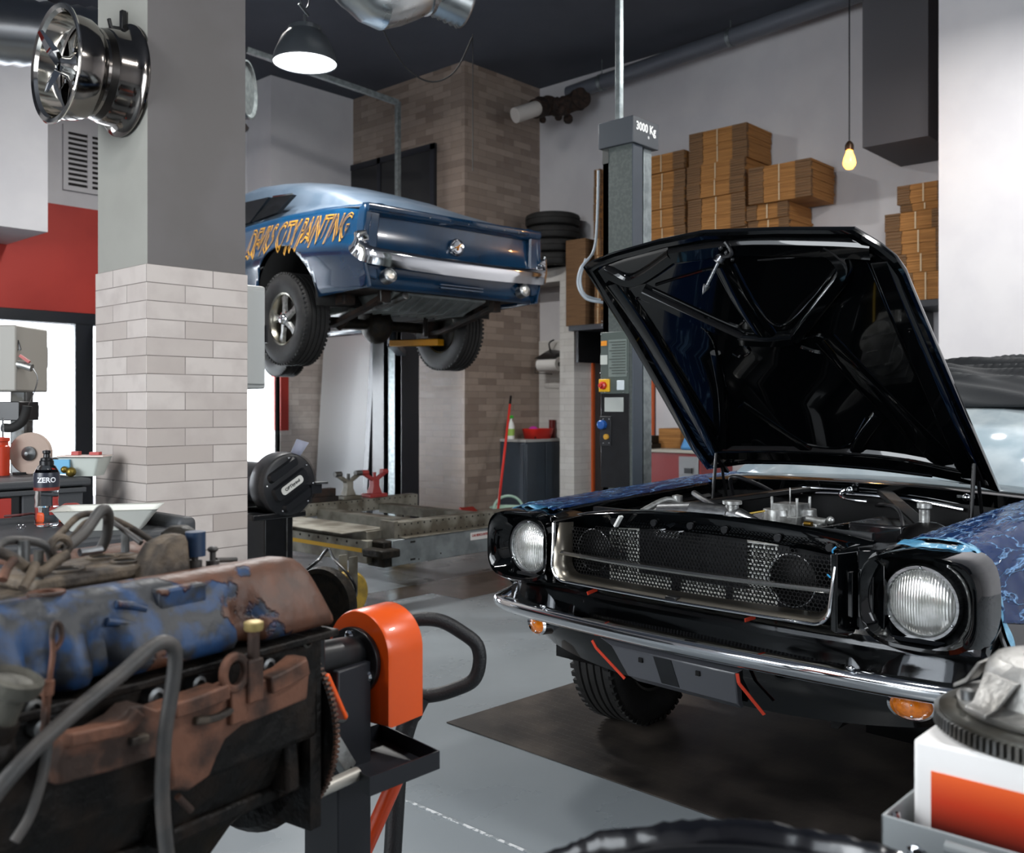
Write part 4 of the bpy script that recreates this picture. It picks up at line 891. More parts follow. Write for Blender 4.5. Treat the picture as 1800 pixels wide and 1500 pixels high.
w.tube(pts, [.17+(.008 if i % 3 == 0 else 0) for i in range(len(pts))], 36); w.build('duct_bend', sp, t, angle=20)
w = MB(); w.cyl((C0-B0)*.72, (C0-B0)*.80, .185, n=36); w.build('clamp_band', steel, t)
A1 = at(728, -32, 6.72); B1 = at(822, 12, 6.9)
duct('flexible_duct', 'ribbed flexible aluminium duct at the top edge left of the hanging steel tube', [A1, B1], .155, sp, .014, .045)
q = at(438, 158, 8.0)
t = thing('round_duct_end', 'round steel duct end behind the tiled pillar near the ceiling', 'duct', q)
w = MB(); w.lathe([(.24, -.4), (.24, 0), (.225, 0), (.20, -.02), (0, -.03)], Matrix.Rotation(radians(90), 4, 'X') @ Matrix.Rotation(radians(40), 4, 'Y'), 40); w.build('duct_shell', galv, t)
w = MB(); w.bar((-.16, .2, -.46), (.04, .1, -.28), .08, .05); w.build('bracket', mat('brown_bracket', '#3d322b', .5), t); w = MB(); w.bar((-.06, .2, -.4), (.02, .2, -.72), .03, .03); w.build('pale_strut', galv, t)
# long grey pipe under the ceiling on the right wall
yy0, yy1 = hit(1000, 165, 'x', 8.6).y, 2.4
pz0 = hit(1000, 165, 'x', 8.6).z; pz1 = hit(1480, -2, 'x', 8.6).z; ye = hit(1480, -2, 'x', 8.6).y
t = thing('ceiling_pipe', 'long grey pipe running under the ceiling above the carton shelf', 'pipe', (8.6, yy0, pz0))
sl = (pz1-pz0)/(ye-yy0)
MB().cyl((0, 0, 0), (0, yy1-yy0, sl*(yy1-yy0)), .085, n=32).build('pipe', mat('grey_pipe', '#5f636b', .35), t)
for px in (1058, 1284):
    y = hit(px, 100, 'x', 8.6).y-yy0
    w = MB(); w.cyl((0, y-.02, sl*y), (0, y+.02, sl*y), .093, n=32); w.cyl((0, y, sl*y+.08), (0, y, CZ-pz0), .005, n=8); w.build('pipe_clip', galv, t)
p0, p1 = at(905, 203, 10.6), at(945, 190, 10.75)
t = thing('insulated_pipe_end', 'dirty white pipe end with frayed brown insulation on the brown tiles', 'pipe', p0)
MB().cyl((0, 0, 0), p1-p0, .085, n=28).build('white_pipe', mat('dirty_white_pipe', '#c9c4be', .5), t)
w = MB(); path = [Vector((0, 0, 0))+(p1-p0)*.9]+[at(x, y, D)-p0 for x, y, D in ((962, 186, 10.9), (985, 188, 10.9), (1012, 178, 10.9), (1022, 172, 10.8))]
w.tube(bez(path, 4), [.10+.03*random.random() for _ in range(17)], 18); 
for _ in range(9): a_ = path[2]+Vector((random.uniform(-.2, .2), random.uniform(-.2, .2), random.uniform(-.14, -.02))); w.sph(a_, random.uniform(.03, .06), 5)
w.build('frayed_insulation', mat('brown_insulation', '#3a2a22', .9, col2='#1f1815', scale=20, bump=.8, bscale=30), t)
# dark box duct by the white pier
a_, b_ = hit(1516, 260, 'x', 8.0), hit(1600, 275, 'x', 8.0)
zb = a_.z
ob = MB().box((8.0, 2.75, zb), (8.87, a_.y, CZ-.005)).build('box_duct', mat('dark_grey_boxing', '#4c4b4f', .7), None); tag(ob, 'dark grey boxed duct dropping from the ceiling beside the white pier', 'duct')
# hanging cable loop
w = MB(); pts = [at(667, 38, 6.9), at(690, 85, 7.0), at(720, 125, 7.1), at(760, 144, 7.2), at(800, 125, 7.2), at(830, 66, 7.2)]
w.tube(bez(pts, 6), .006, 6); w.tube([at(831, 60, 7.2), at(831, 300, 7.2)], .004, 6); o = w.build('ceiling_cable', rubber, None); tag(o, 'thin black cable looping under the ceiling before the tiled block', 'cable')
# ================================================================ LIFT BESIDE THE BLACK CAR
lx, ly = lf(.669, 5.3).x, lf(.669, 5.3).y
t = thing('lift_post', 'grey two-post lift column marked 3000 Kg beside the black car', 'car lift', (lx, ly, 0))
D_, U_ = .225, .235      # size along y (left face) and x (right face)
ztop = CAM_H+(HY-203)/F*5.3; zc1 = CAM_H+(HY-250)/F*5.3
pm1 = mat('lift_column_paint', '#4c5250', .42, .2, col2='#565c5a', scale=60, mix=(.45, .6))
w = MB(); w.box((.012, .012, 0), (.07, D_-.012, zc1)); w.box((.012, D_-.05, 0), (U_-.02, D_-.012, zc1)); w.build('column_web', pm1, t)
MB().box((0.012, .006, 0), (.105, .014, zc1)).build('column_flange', dark_blue_grey, t, bevel=.002)
MB().box((.135, .02, 0), (.215, .10, zc1)).build('guide_rail', galv, t, bevel=.003)
MB().box((.09, .03, 0), (.14, .16, zc1)).build('carriage_slot', mat('slot_black', '#0a0b0d', .5), t)
w = MB(); w.box((-.008, -.008, zc1), (U_+.01, D_+.008, ztop)); w.build('column_cap', mat('cap_grey', '#3c4147', .4), t, bevel=.004)
M = T(.115, -.0105, ztop-.052) @ RX(90)
text_mesh('3000 Kg', .066, M, .002, bold=.0016, sx=.86).build('capacity_lettering', mat('white_lettering', '#f2f2f0', .5, emit='#ffffff', estr=.15), t, smooth=False, label='white 3000 Kg lettering')
text_mesh('*', .04, T(.14, -.0105, ztop-.105) @ RX(90), .002).build('capacity_mark', MATS['white_lettering'], t, smooth=False)
w = MB(); c0 = CAM_H+(HY-5)/F*5.3; w.box((.06, .13, ztop), (.095, .165, CZ-.02)); w.box((.055, .125, ztop), (.1, .17, ztop+.02)); w.build('conduit', galv, t, bevel=.003)
# control plate on the left-hand face (x = 0.012 face)
def LP(px, py): p = hit(px, py, 'x', lx+.012); return (p.y-ly, p.z)
def plate(nm, x0, y0, x1, y1, th, m, bev=.002, z=0.):
    a, b = LP(x0, y0), LP(x1, y1); ya, yb = sorted((a[0], b[0])); za, zb = sorted((a[1], b[1]))
    return MB().box((.012-th-z, ya, za), (.012-z, yb, zb)).build(nm, m, t, bevel=bev)
plate('control_panel', 1057, 585, 1106, 692, .006, mat('panel_green_grey', '#4d5652', .4)); plate('lower_cover', 1057, 693, 1107, 860, .004, black_satin)
plate('switch_plate', 1056, 667, 1074, 689, .014, mat('yellow_plastic', '#d9a616', .4), .003, .006)
a = LP(1065, 678); MB().lathe([(.022, 0), (.022, .02), (.012, .024), (.012, .04), (0, .042)], T(-.006, a[0], a[1]) @ RY(-90), 20).build('rotary_switch', mat('red_plastic', '#b3241a', .35), t)
plate('white_button_plate', 1086, 669, 1099, 686, .006, mat('pale_plastic', '#c9d2d6', .4), .003, .006)
plate('rating_label', 1064, 699, 1097, 724, .003, mat('grey_label', '#a6aaa6', .5), 0, .004); plate('small_label', 1057, 625, 1069, 641, .003, mat('pale_label', '#b8bdb6', .5), 0, .006)
plate('orange_sticker', 1058, 600, 1068, 608, .003, mat('orange_sticker', '#dd8a1a', .5), 0, .006); plate('instruction_label', 1071, 598, 1103, 662, .002, mat('green_grey_label', '#6d7772', .5), 0, .006)
w = MB()
for k in range(12):
    a = LP(1073, 602+5*k); b = LP(1101, 602+5*k); w.box((.001, min(a[0], b[0]), a[1]-.002), (.0035, max(a[0], b[0])*(.9 if k % 3 else 1), a[1]+.002))
w.build('printed_line', mat('dark_print', '#30352f', .6), t, smooth=False)
w = MB()
for px, py in ((1058, 588), (1103, 588), (1057, 656), (1104, 654), (1065, 690), (1097, 690), (1062, 737), (1072, 737), (1062, 779), (1072, 779), (1060, 565), (1060, 573)): a = LP(px, py); w.sph((.004, a[0], a[1]), .004, 5)
w.build('screw', steel, t)
a = LP(1062, 747); w = MB(); w.lathe([(.026, 0), (.026, .03), (.02, .035), (0, .036)], T(.008, a[0], a[1]) @ RY(-90), 20); w.build('blue_power_socket', mat('blue_plastic', '#1c4f94', .4), t)
a = LP(1068, 768); MB().lathe([(.016, 0), (.016, .016), (0, .018)], T(.008, a[0], a[1]) @ RY(-90), 16).build('yellow_socket', mat('brass_yellow', '#b98a2a', .4), t)
plate('socket_plate', 1056, 732, 1075, 784, .004, mat('socket_plate_black', '#17181b', .4), .001, .004)
plate('inspection_cover', 1059, 261, 1070, 287, .003, mat('cover_grey', '#3b3d3b', .5), .001)
w = MB(); w.tube(bez([at(1052, 300, 5.6), at(1050, 380, 5.6), at(1044, 440, 5.6), at(1022, 470, 5.5), at(1016, 500, 5.5), at(1030, 525, 5.5), at(1060, 532, 5.5)], 6), .008, 8); w.tube(bez([at(1030, 455, 5.6), at(1020, 490, 5.6), at(1028, 518, 5.6), at(1056, 528, 5.6)], 6), .008, 8)
o = w.build('grey_hose', mat('pale_grey_hose', '#9aa3ab', .4), None); tag(o, 'pale grey air hose looping down beside the 3000 Kg lift column', 'hose')
MB().box((.10, -.01, 0), (.20, .1, .80)).build('carriage', dark_blue_grey, t, bevel=.004); MB().box((.13, -.014, .74), (.19, -.008, .775)).build('orange_label', mat('orange_label', '#e07a35', .5), t)
# ================================================================ LIFT OF THE BLUE CAR
q = at(705, 800, 9.75)
t = thing('lift_post', 'steel lift column of the raised blue car in front of the dark doorway', 'car lift', (q.x, q.y, 0))
w = MB(); w.box((0, 0, 0), (.02, .22, 2.85)); w.box((0, .2, 0), (.24, .22, 2.85)); w.build('column_web', galv, t); MB().box((.0, -.006, 0), (.24, .1, 2.85)).build('column_flange', frame_m, t)
MB().box((-.03, .24, 0), (.1, .42, 2.85)).build('column_flange', black_satin, t)
w = MB(); w.box((.04, .1, 2.85), (.085, .145, CAM_H+(HY-172)/F*9.75)); zt = CAM_H+(HY-165)/F*9.75
lfp = at(434, 88, 9.0); w.bar((.06, .12, zt-.05), Vector((lfp.x-q.x, lfp.y-q.y, lfp.z)), .05, .05); w.build('conduit', galv, t)
arm = mat('yellow_lift_arm', '#c4860e', .45)
a, b = at(690, 604, 8.3), at(775, 602, 8.0)
w = MB(); w.bar((a.x-q.x, a.y-q.y, a.z), (b.x-q.x, b.y-q.y, b.z), .09, .055); w.build('lift_arm', arm, t, bevel=.006)
w = MB(); c = (a+b)/2; w.bar((a.x-q.x, a.y-q.y, a.z), (.1, .1, a.z), .09, .06); w.cyl((a.x-q.x, a.y-q.y, a.z), (a.x-q.x, a.y-q.y, a.z+.12), .04); w.build('arm_carriage', dark_blue_grey, t, bevel=.004)
# second post of that lift, hidden by the pillar for the most part
q2 = lf(-3.05, 7.75); t2 = thing('lift_post', 'steel lift column hidden behind the tiled pillar on the near side of the blue car', 'car lift', (q2.x, q2.y, 0))
w = MB(); w.box((0, 0, 0), (.02, .22, 2.85)); w.box((0, .2, 0), (.24, .22, 2.85)); w.build('column_web', galv, t2)
# ================================================================ CARTON SHELF
SX = 8.3; sz = hit(1010, 572, 'x', SX).z
t = thing('wall_shelf', 'long black shelf on the right-hand wall under the flat cartons', 'shelf', (SX, 2.7, sz-.06))
MB().box((0, 0, 0), (.57, 6.75-2.7, .06)).build('board', mat('dark_shelf', '#22252b', .5), t, bevel=.004)
w = MB()
for y in (.3, 1.7, 3.1, 3.95): w.box((.05, y, -.35), (.56, y+.03, 0))
w.build('bracket', black_satin, t)
card = mat('kraft_cardboard', '#bb8448', .8, col2='#7f5426', scale=3, stretch=(1, 1, 110), mix=(.35, .65), bump=.5, bscale=3, bdist=.004)
card_d = mat('kraft_cardboard_dark', '#856445', .85, col2='#574029', scale=3, stretch=(1, 1, 130), mix=(.35, .65), bump=.5, bscale=3, bdist=.004)
strap_m = mat('pale_strap', '#cdb796', .6)
NB = [0]
def bundle(x0, y0, z0, dx, dy, h, label, group, flip=False, ang=0.):
    """one strapped pack of flat cartons"""
    t = thing('carton_bundle', label, 'cardboard', (x0+dx/2, y0+dy/2, z0), radians(ang), group)
    n = 7; w = MB()
    for k in range(n):
        j = lambda: random.uniform(-.006, .006)
        w.cur = 0
        a = (-dx/2+j(), -dy/2+j(), k*h/n); b = (dx/2+j(), dy/2+j(), (k+1)*h/n-.001)
        w.box(a, b)
    w.build('carton', card, t, smooth=False)
    for ya, yb in ((-dy/2-.004, -dy/2+dy*.24), (dy/2-dy*.24, dy/2+.004)):     # the darker flap ends either side of the middle
        w = MB()
        for k in range(n): w.box((-dx/2-.009, ya+random.uniform(-.004, .004), k*h/n+.002), (-dx/2+.03, yb, (k+1)*h/n-.002))
        w.build('carton_flap', card_d, t, smooth=False)
    w = MB(); w.box((-dx/2-.011, -.006, .004), (-dx/2-.006, .006, h-.006)); w.build('strap', strap_m, t, smooth=False)
    return t
def stack(px0, px1, pytop, n, label, group, X=SX+.03, dx=.5, zb=None, hs=None):
    ya, yb = hit(px0, 400, 'x', X).y, hit(px1, 400, 'x', X).y
    ztop_ = hit(px1, pytop, 'x', X).z; z = sz if zb is None else zb; h = (ztop_-z)/n
    for k in range(n):
        jx, jy = random.uniform(-.015, .02), random.uniform(-.006, .006)
        words = ('bottom', 'second from the bottom', 'third from the bottom', 'fourth from the bottom', 'fifth from the bottom', 'sixth from the bottom', 'seventh from the bottom', 'eighth from the bottom', 'ninth from the bottom', 'tenth from the bottom', 'eleventh from the bottom')
        where = 'top one' if k == n-1 else words[k]+' one'
        bundle(X+jx, yb+jy+.012, z+k*h, dx, ya-yb-.026, h-.003, f'flat carton bundle, {where} {label}', group, ang=random.uniform(-.7, .7))
    return z+n*h
stack(1043, 1056.5, 296, 9, 'left of the lift post', 'cartons left of the lift post', X=SX+.04)
stack(1122, 1205, 262, 9, 'just right of the lift post', 'cartons right of the lift post')
stack(1208, 1312, 213, 11, 'of the tallest pile', 'cartons in the tallest pile')
zm = stack(1313, 1388, 352, 7, 'in the narrow pile under the bulb', 'cartons below the bulb', X=SX+.05)
stack(1315, 1428, 276, 2, 'of two wide packs beside the bulb', 'wide cartons left of the bulb', zb=zm, X=SX+.0)
zz = sz
for i, (p0_, p1_, tp, nm) in enumerate([(1580, 1650, 478, 'lowest'), (1566, 1650, 445, 'second lowest'), (1553, 1650, 404, 'third lowest'), (1552, 1642, 372, 'third highest'), (1580, 1650, 356, 'second highest'), (1575, 1650, 322, 'highest')]):
    ya, yb = hit(p0_, 400, 'x', SX+.03).y, hit(p1_, 400, 'x', SX+.03).y; zt = hit((p0_+p1_)/2, tp, 'x', SX+.03).z
    bundle(SX+.03, yb-.1, zz, .5, ya-yb+.08, zt-zz-.003, f'flat carton bundle, {nm} in the pile beside the white pier', 'cartons beside the white pier', ang=random.uniform(-1.5, 1.5)); zz = zt
# tyres on the tiled portal
for k in range(4):
    t = thing('spare_tire', ('bottom', 'second lowest', 'second highest', 'top')[k]+' black tyre of the stack of four on the tiled portal', 'tire', (8.54, 7.18, 2.862+.155*k), radians(20*k), 'stacked tyres')
    R_ = .32; w = MB(); h = .075
    w.lathe([(.19, -h*.8), (.22, -h*.95), (.28, -h), (.31, -h*.8), (R_, -h*.5), (R_, -h*.1), (R_-.008, -.005), (R_-.008, .005), (R_, h*.1), (R_, h*.5), (.31, h*.8), (.28, h), (.22, h*.95), (.19, h*.8), (.19, -h*.8)], T(0, 0, .0775), 48, cap=False); w.build('tire_body', rubber, t)
# cartons beside the tyres: two upright folded ones under the hose
o = MB().box((8.35, 6.55, sz), (8.86, 6.83, hit(1030, 418, 'x', 8.35).z)).build('folded_carton', card_d, None, bevel=.004); tag(o, 'tall folded brown carton standing between the tyres and the lift post', 'cardboard')
# door with orange frame in the right-hand wall
ya, yb = hit(1040, 700, 'x', 8.87).y, hit(1152, 700, 'x', 8.87).y
o = struct(MB().box((8.855, yb, 0), (8.875, ya, 2.08)).build('door_2', mat('dark_brown_door', '#2b2523', .6), smooth=False))
w = MB(); of = mat('orange_door_frame', '#b9501c', .5)
for y in (ya-.06, yb): w.box((8.82, y, 0), (8.86, y+.06, 2.08))
w.build('door_frame', of, o, smooth=False)
# wall bench with red drawers, carton, clamps, blue cloth
q = hit(1232, 800, 'x', 7.9)
bt = hit(1200, 797, 'x', 7.9).z
t = thing('tool_chest', 'low red metal tool chest behind the black fender, under the raised hood', 'tool chest', (7.9, q.y, 0))
W_ = hit(1140, 800, 'x', 7.9).y-q.y
MB().box((0, 0, 0), (.6, W_, bt)).build('cabinet', mat('dark_red_enamel', '#7d2424', .35), t, bevel=.006)
MB().box((-.02, -.02, bt), (.62, W_+.02, bt+.03)).build('worktop', mat('pale_worktop', '#b7b3a8', .5), t, bevel=.004)
w = MB(); w.box((-.012, .02, bt-.30), (0, W_*.40, bt-.03)); w.build('drawer_front', mat('aluminium_front', '#8f8f8f', .35, .8), t, bevel=.003); MB().box((-.03, W_*.15, bt-.19), (-.012, W_*.28, bt-.14)).build('drawer_pull', black_satin, t)
q = at(1188, 760, 9.5); o = MB().box((-.16, -.13, 0), (.16, .13, .2)).build('open_carton', card, None, bevel=.006); o.location = (8.28, hit(1192, 760, 'x', 8.28).y, bt+.031); tag(o, 'small brown carton on the worktop behind the open hood edge', 'box')
q = hit(1160, 780, 'x', 8.1); t = thing('bench_vice', 'black bench vice beside the small carton on the worktop', 'vice', (7.99, q.y+.03, bt+.031))
w = MB(); w.box((-.1, -.05, 0), (.1, .05, .05)); w.box((-.06, -.04, .05), (.08, .04, .13)); w.cyl((-.16, 0, .09), (-.06, 0, .09), .02); w.build('vice_body', grease, t, bevel=.006); w = MB(); w.cyl((-.14, -.1, .05), (-.17, .1, .12), .012); w.build('vice_handle', steel, t)
w = MB(); q = hit(1218, 800, 'x', 7.95)
w.loft([[(-.05, -.12, .30), (.12, -.1, .32), (.12, .02, .32), (-.05, .0, .30)], [(-.09, -.22, .0), (.2, -.22, .0), (.2, .12, .0), (-.09, .12, .0)]]); o = w.build('blue_cloth', mat('light_blue_cloth', '#5d9bd4', .8, bump=.6, bscale=12), None, bevel=.03); o.location = (8.0, q.y+.02, bt+.031); tag(o, 'light blue cloth draped on the worktop next to the hood edge', 'cloth')
# ================================================================ WASH CORNER
cb = thing('base_cabinet', 'dark blue-grey base cabinet in the tiled corner under the paper roll', 'cabinet', (8.16, 7.27, 0))
MB().box((0, 0, .03), (.69, .39, .84)).build('carcass', dark_blue_grey, cb, bevel=.003); MB().box((-.01, -.01, .84), (.69, .395, .87)).build('counter_top', mat('pale_counter', '#a9a9a7', .4), cb, bevel=.003)
for a, b in ((.01, .33), (.35, .68)): MB().box((a, -.016, .05), (b, 0, .82)).build('door', dark_blue_grey, cb, bevel=.003)
MB().box((-.012, .02, .05), (0, .37, .82)).build('side_panel', dark_blue_grey, cb, bevel=.003)
q = hit(901, 770, 'y', 7.42); t = thing('spray_bottle', 'white spray bottle with a green trigger on the cabinet', 'bottle', (8.22, 7.55, .871))
MB().lathe([(.04, 0), (.042, .02), (.042, .15), (.03, .19), (.015, .22), (.015, .24)], n=24).build('bottle_body', mat('white_plastic_bottle', '#e8eae6', .4), t); w = MB(); w.box((-.03, -.015, .24), (.03, .015, .275)); w.bar((-.03, 0, .25), (-.045, 0, .2), .012, .01); w.build('trigger', mat('green_plastic', '#3cc23c', .4), t, bevel=.004)
MB().lathe([(.0427, .04), (.0427, .12)], n=24, cap=False).build('label', mat('green_label', '#9bbf5a', .5), t)
t = thing('red_basket', 'red plastic basket with a magenta cloth on the cabinet', 'basket', (8.55, 7.42, .871))
w = MB(); w.loft([superr(0, 0, .17, .10, 0, 32, 4), superr(0, 0, .20, .12, 0, 32, 4), superr(0, 0, .19, .112, 0, 32, 4), superr(0, 0, .16, .09, 0, 32, 4)], caps=False)
w.v = [(x, z, (0, .12, .12, .01)[i//32]) for i, (x, y, z) in enumerate(w.v)]; w.build('basket_body', mat('bright_red_plastic', '#d8281c', .4), t, solid=.003)
w = MB(); w.sph((-.08, 0, .10), .06, 8, sq=(1, 1, .8)); w.build('magenta_cloth', mat('magenta_cloth', '#c22fa0', .8, bump=.6, bscale=30), t); w = MB(); w.box((-.15, -.09, .005), (.15, .09, .06)); w.build('basket_filling', black_satin, t)
o = MB().cyl((0, 0, 0), (0, 0, .22), .04).build('dark_red_can', mat('maroon_can', '#6b1d1a', .4), None); o.location = (8.815, 7.42, .871); tag(o, 'dark red can at the inner end of the cabinet top', 'can')
q = hit(966, 642, 'x', 8.83); t = thing('paper_roll_holder', 'wall dispenser holding a white paper roll above the cabinet', 'paper roll', (8.70, 7.36, q.z))
MB().cyl((0, -.15, 0), (0, .15, 0), .085, n=32).build('paper_roll', mat('white_paper', '#e9e7e3', .9), t)
w = MB(); w.cyl((0, -.17, 0), (0, .17, 0), .03); w.box((.0, .155, -.02), (.16, .17, .09)); w.box((.0, -.17, -.02), (.16, -.155, .09)); w.tube([(-.06, .165, .0), (-.08, .165, -.1), (-.08, -.1, -.12)], .005); w.loft([[(-.09, -.15, .07), (.12, -.15, .10), (.12, .17, .10), (-.09, .17, .07)], [(-.03, -.12, .12), (.12, -.12, .16), (.12, .10, .19), (.0, .10, .14)]]); w.tube(bez([(.1, .08, .18), (.06, .06, .26), (.1, .02, .3)]), .01)
w.build('holder', black_satin, t)
# broom, mop bucket, dustpan
a, b = hit(898, 697, 'y', 7.45), hit(873, 889, 'y', 6.80)
t = thing('broom', 'broom with a long red handle leaning by the base cabinet', 'broom', (b.x, b.y, 0)); o_ = Vector((b.x, b.y, 0)); a_ = a-o_
MB().cyl(Vector((0, 0, .06)), a_*.93, .014, n=14).build('handle', mat('red_handle', '#d2332a', .4), t); MB().cyl(a_*.93, a_, .014, n=14).build('handle_tip', black_satin, t); MB().box((-.14, -.02, .0), (.14, .03, .07)).build('brush', black_satin, t, bevel=.008)
t = thing('mop_bucket', 'pale green mop bucket with a round handle at the foot of the broom', 'bucket', lf(-.04, 10.5))
pg = mat('pale_green_plastic', '#b9d8c6', .5); w = MB(); w.lathe([(.10, .01), (.18, .13), (.21, .14), (.205, .15), (.17, .135), (.09, .02)], n=32, cap=False); w.lathe([(.17, .115), (0, .115)], n=32, cap=False); w.build('bucket_body', pg, t); MB().tube([RV*(.16*cos(a))+Vector((0, 0, .12+.15*sin(a))) for a in [pi*k/14 for k in range(15)]], .015, 10).build('handle', pg, t)
t = thing('dustpan', 'red plastic dustpan on the floor left of the mop bucket', 'dustpan', lf(-.42, 10.3)); w = MB(); w.loft([[(-.12, -.12, .005), (.12, -.12, .005), (.12, -.12, .012), (-.12, -.12, .012)], [(-.1, .1, .01), (.1, .1, .01), (.1, .1, .16), (-.1, .1, .16)]]); w.build('pan', red_m, t); MB().cyl((0, .1, .1), (0, .2, .14), .014).build('handle', red_m, t)
# leaning glass panel
q0, q1 = hit(553, 800, 'x', 7.3), hit(636, 800, 'x', 7.3)
t = thing('leaning_panel', 'tall pale glass panel leaning in the doorway beneath the raised blue car', 'panel', (7.3, (q0.y+q1.y)/2, 0)); hw = (q0.y-q1.y)/2
w = MB(); M = RY(4); w.box((0, -hw, 0), (.02, hw, 2.15), M); w.build('glass_sheet', mat('pale_backed_glass', '#e4e7e9', .4, coat=.15), t); w = MB(); w.box((-.01, -hw-.09, 0), (.03, -hw, 2.2), M); w.box((-.01, -hw, 2.15), (.03, hw, 2.22), M); w.build('frame', frame_m, t)
# ================================================================ FLOOR MAT
c0 = BF.hit(785, 1272, 'z', 0)
mm = bpy.data.materials.new('rubber_mat'); mm.use_nodes = True; N = mm.node_tree.nodes; L = mm.node_tree.links; b = N['Principled BSDF']
tc = N.new('ShaderNodeTexCoord'); ck = N.new('ShaderNodeTexBrick'); ck.inputs['Scale'].default_value = 1; ck.inputs['Brick Width'].default_value = .045; ck.inputs['Row Height'].default_value = .045; ck.inputs['Mortar Size'].default_value = .004; ck.offset = .5; L.new(tc.outputs['Object'], ck.inputs['Vector'])
n1 = N.new('ShaderNodeTexNoise'); n1.inputs['Scale'].default_value = 3.5; n1.inputs['Detail'].default_value = 7; L.new(tc.outputs['Object'], n1.inputs['Vector'])
x = N.new('ShaderNodeMix'); x.data_type = 'RGBA'; x.inputs[6].default_value = lin('#262321'); x.inputs[7].default_value = lin('#585049')
r_ = N.new('ShaderNodeMapRange'); r_.inputs[1].default_value = .42; r_.inputs[2].default_value = .75; L.new(n1.outputs[0], r_.inputs[0]); L.new(r_.outputs[0], x.inputs[0]); L.new(x.outputs[2], b.inputs['Base Color']); b.inputs['Roughness'].default_value = .42
bp = N.new('ShaderNodeBump'); bp.inputs['Strength'].default_value = .5; bp.inputs['Distance'].default_value = .002; L.new(ck.outputs[1], bp.inputs['Height']); L.new(bp.outputs[0], b.inputs['Normal'])
w = MB(); w.box((0, 0, 0), (2.35, 4.9, .004)); o = w.build('floor_mat', mm, None, smooth=False); o.location = BF.m @ Vector((c0.x, c0.y, .0015)); o.rotation_euler = (0, 0, BF.rz); tag(o, 'worn black ribbed rubber mat lying under the black car', 'mat')
# ================================================================ FRAME BENCH
fb = thing('frame_bench', 'grimy steel car frame straightening bench with perforated rails on the floor below the blue car', 'frame bench', (3.90, 4.59, 0))
gs = mat('grimy_bench_steel', '#8d8a7f', .5, .4, col2='#5c564a', scale=6, bump=.1)
gs2 = mat('scuffed_aluminium_beam', '#9aa0a1', .35, .7, col2='#7d8283', scale=7, mix=(.4, .6))
hole = mat('hole_dark', '#141310', .9)
def rail(x0, x1, y0, z0, z1, nm='rail', th=.1):
    MB().box((x0, y0, z0), (x1, y0+th, z1)).build(nm, gs, fb, bevel=.003)
    w = MB(); n = int((x1-x0)/.055)
    for k in range(n):
        x = x0+.03+k*.055
        for z in (z0+.018, z1-.016): w.cyl((x, y0-.0015, z), (x, y0+.002, z), .006, n=8)
    w.build(nm+'_hole', hole, fb, smooth=False)
rail(.02, 1.47, 0, .42, .52, 'near_rail'); rail(-1.9, 1.46, 1.39, .42, .52, 'far_rail'); MB().box((.0, -.02, .41), (.03, .12, .53)).build('rail_end_plate', gs, fb)
MB().box((-.06, -.07, .265), (1.28, -.0, .425)).build('side_beam', gs2, fb, bevel=.004); MB().box((.04, -.08, .425), (1.29, .02, .432)).build('beam_top_plate', gs, fb, bevel=.002)
MB().box((.62, -.0725, .355), (.90, -.07, .405)).build('beam_label', mat('white_label', '#d6d3d0', .5), fb, smooth=False)
text_mesh('CAR BENCH INTERNATIONAL', .022, T(.76, -.0735, .385) @ RX(90), .001, bold=.0006, sx=.85).build('label_lettering', red_m, fb, smooth=False, label='red lettering on a white label')
w = MB()
for x in (.09, 1.2):
    for z in (.29, .40): w.box((x, -.072, z-.006), (x+.04, -.069, z+.006))
for x, z in ((.35, .30), (.16, .285), (1.0, .335), (1.22, .3)): w.cyl((x, -.072, z), (x, -.069, z), .005, n=8)
w.build('beam_slot', hole, fb, smooth=False)
for i, x in enumerate((-.06, .5, 1.1)):
    MB().box((x-.06, .1, .40), (x+.06, 1.39, .47)).build('cross_beam', gs, fb, bevel=.003)
w = MB(); w.box((-.16, .05, .28), (-.10, 2.6, .42)); w.build('long_beam', gs, fb, bevel=.003); MB().box((-.163, .1, .345), (-.16, 2.5, .37)).build('yellow_tape', mat('yellow_tape', '#c79a1e', .5), fb, smooth=False)
w = MB()
for k in range(24): w.cyl((-.1625, .15+k*.1, .40), (-.159, .15+k*.1, .40), .008, n=8)
w.build('long_beam_hole', hole, fb, smooth=False)
MB().box((-.3, .12, .47), (.06, 1.3, .475)).build('deck_plate', gs, fb)
w = MB(); w.box((-.12, -.06, .26), (.02, .1, .42)); w.box((-.2, -.14, .33), (-.05, .05, .38)); w.box((1.3, -.1, .12), (1.44, .1, .42)); w.build('caster_bracket', grease, fb, bevel=.01)
yw = mat('yellow_caster', '#b9983a', .55, col2='#8f7733', scale=12)
for x, y in ((-.36, -.02), (1.46, -.02), (-1.2, 1.45), (1.35, 1.45)):
    w = MB(); w.lathe([(.06, -.03), (.12, -.035), (.135, -.02), (.135, .02), (.12, .035), (.06, .03)], T(x, y, .135) @ RX(90), 32); w.build('caster', yw, fb); w = MB(); w.cyl((x, y-.06, .135), (x, y+.06, .135), .025); w.box((x-.03, y-.055, .135), (x+.03, y-.045, .36)); w.box((x-.03, y+.045, .135), (x+.03, y+.055, .36)); w.build('caster_fork', gs, fb)
q = at(570, 1050, 5.1)-Vector((3.90, 4.59, 0)); w = MB(); M = Matrix.Translation((q.x, q.y, .2)) @ Matrix.Rotation(YAW, 4, 'Z') @ RX(90) @ RX(0) @ RY(-25)
w.lathe([(.0, .01), (.15, .01), (.165, -.03), (.19, -.03), (.198, 0), (.19, .04), (.165, .04), (.16, .02), (0, .02)], M, 40); w.build('hose_drum', grease, fb)
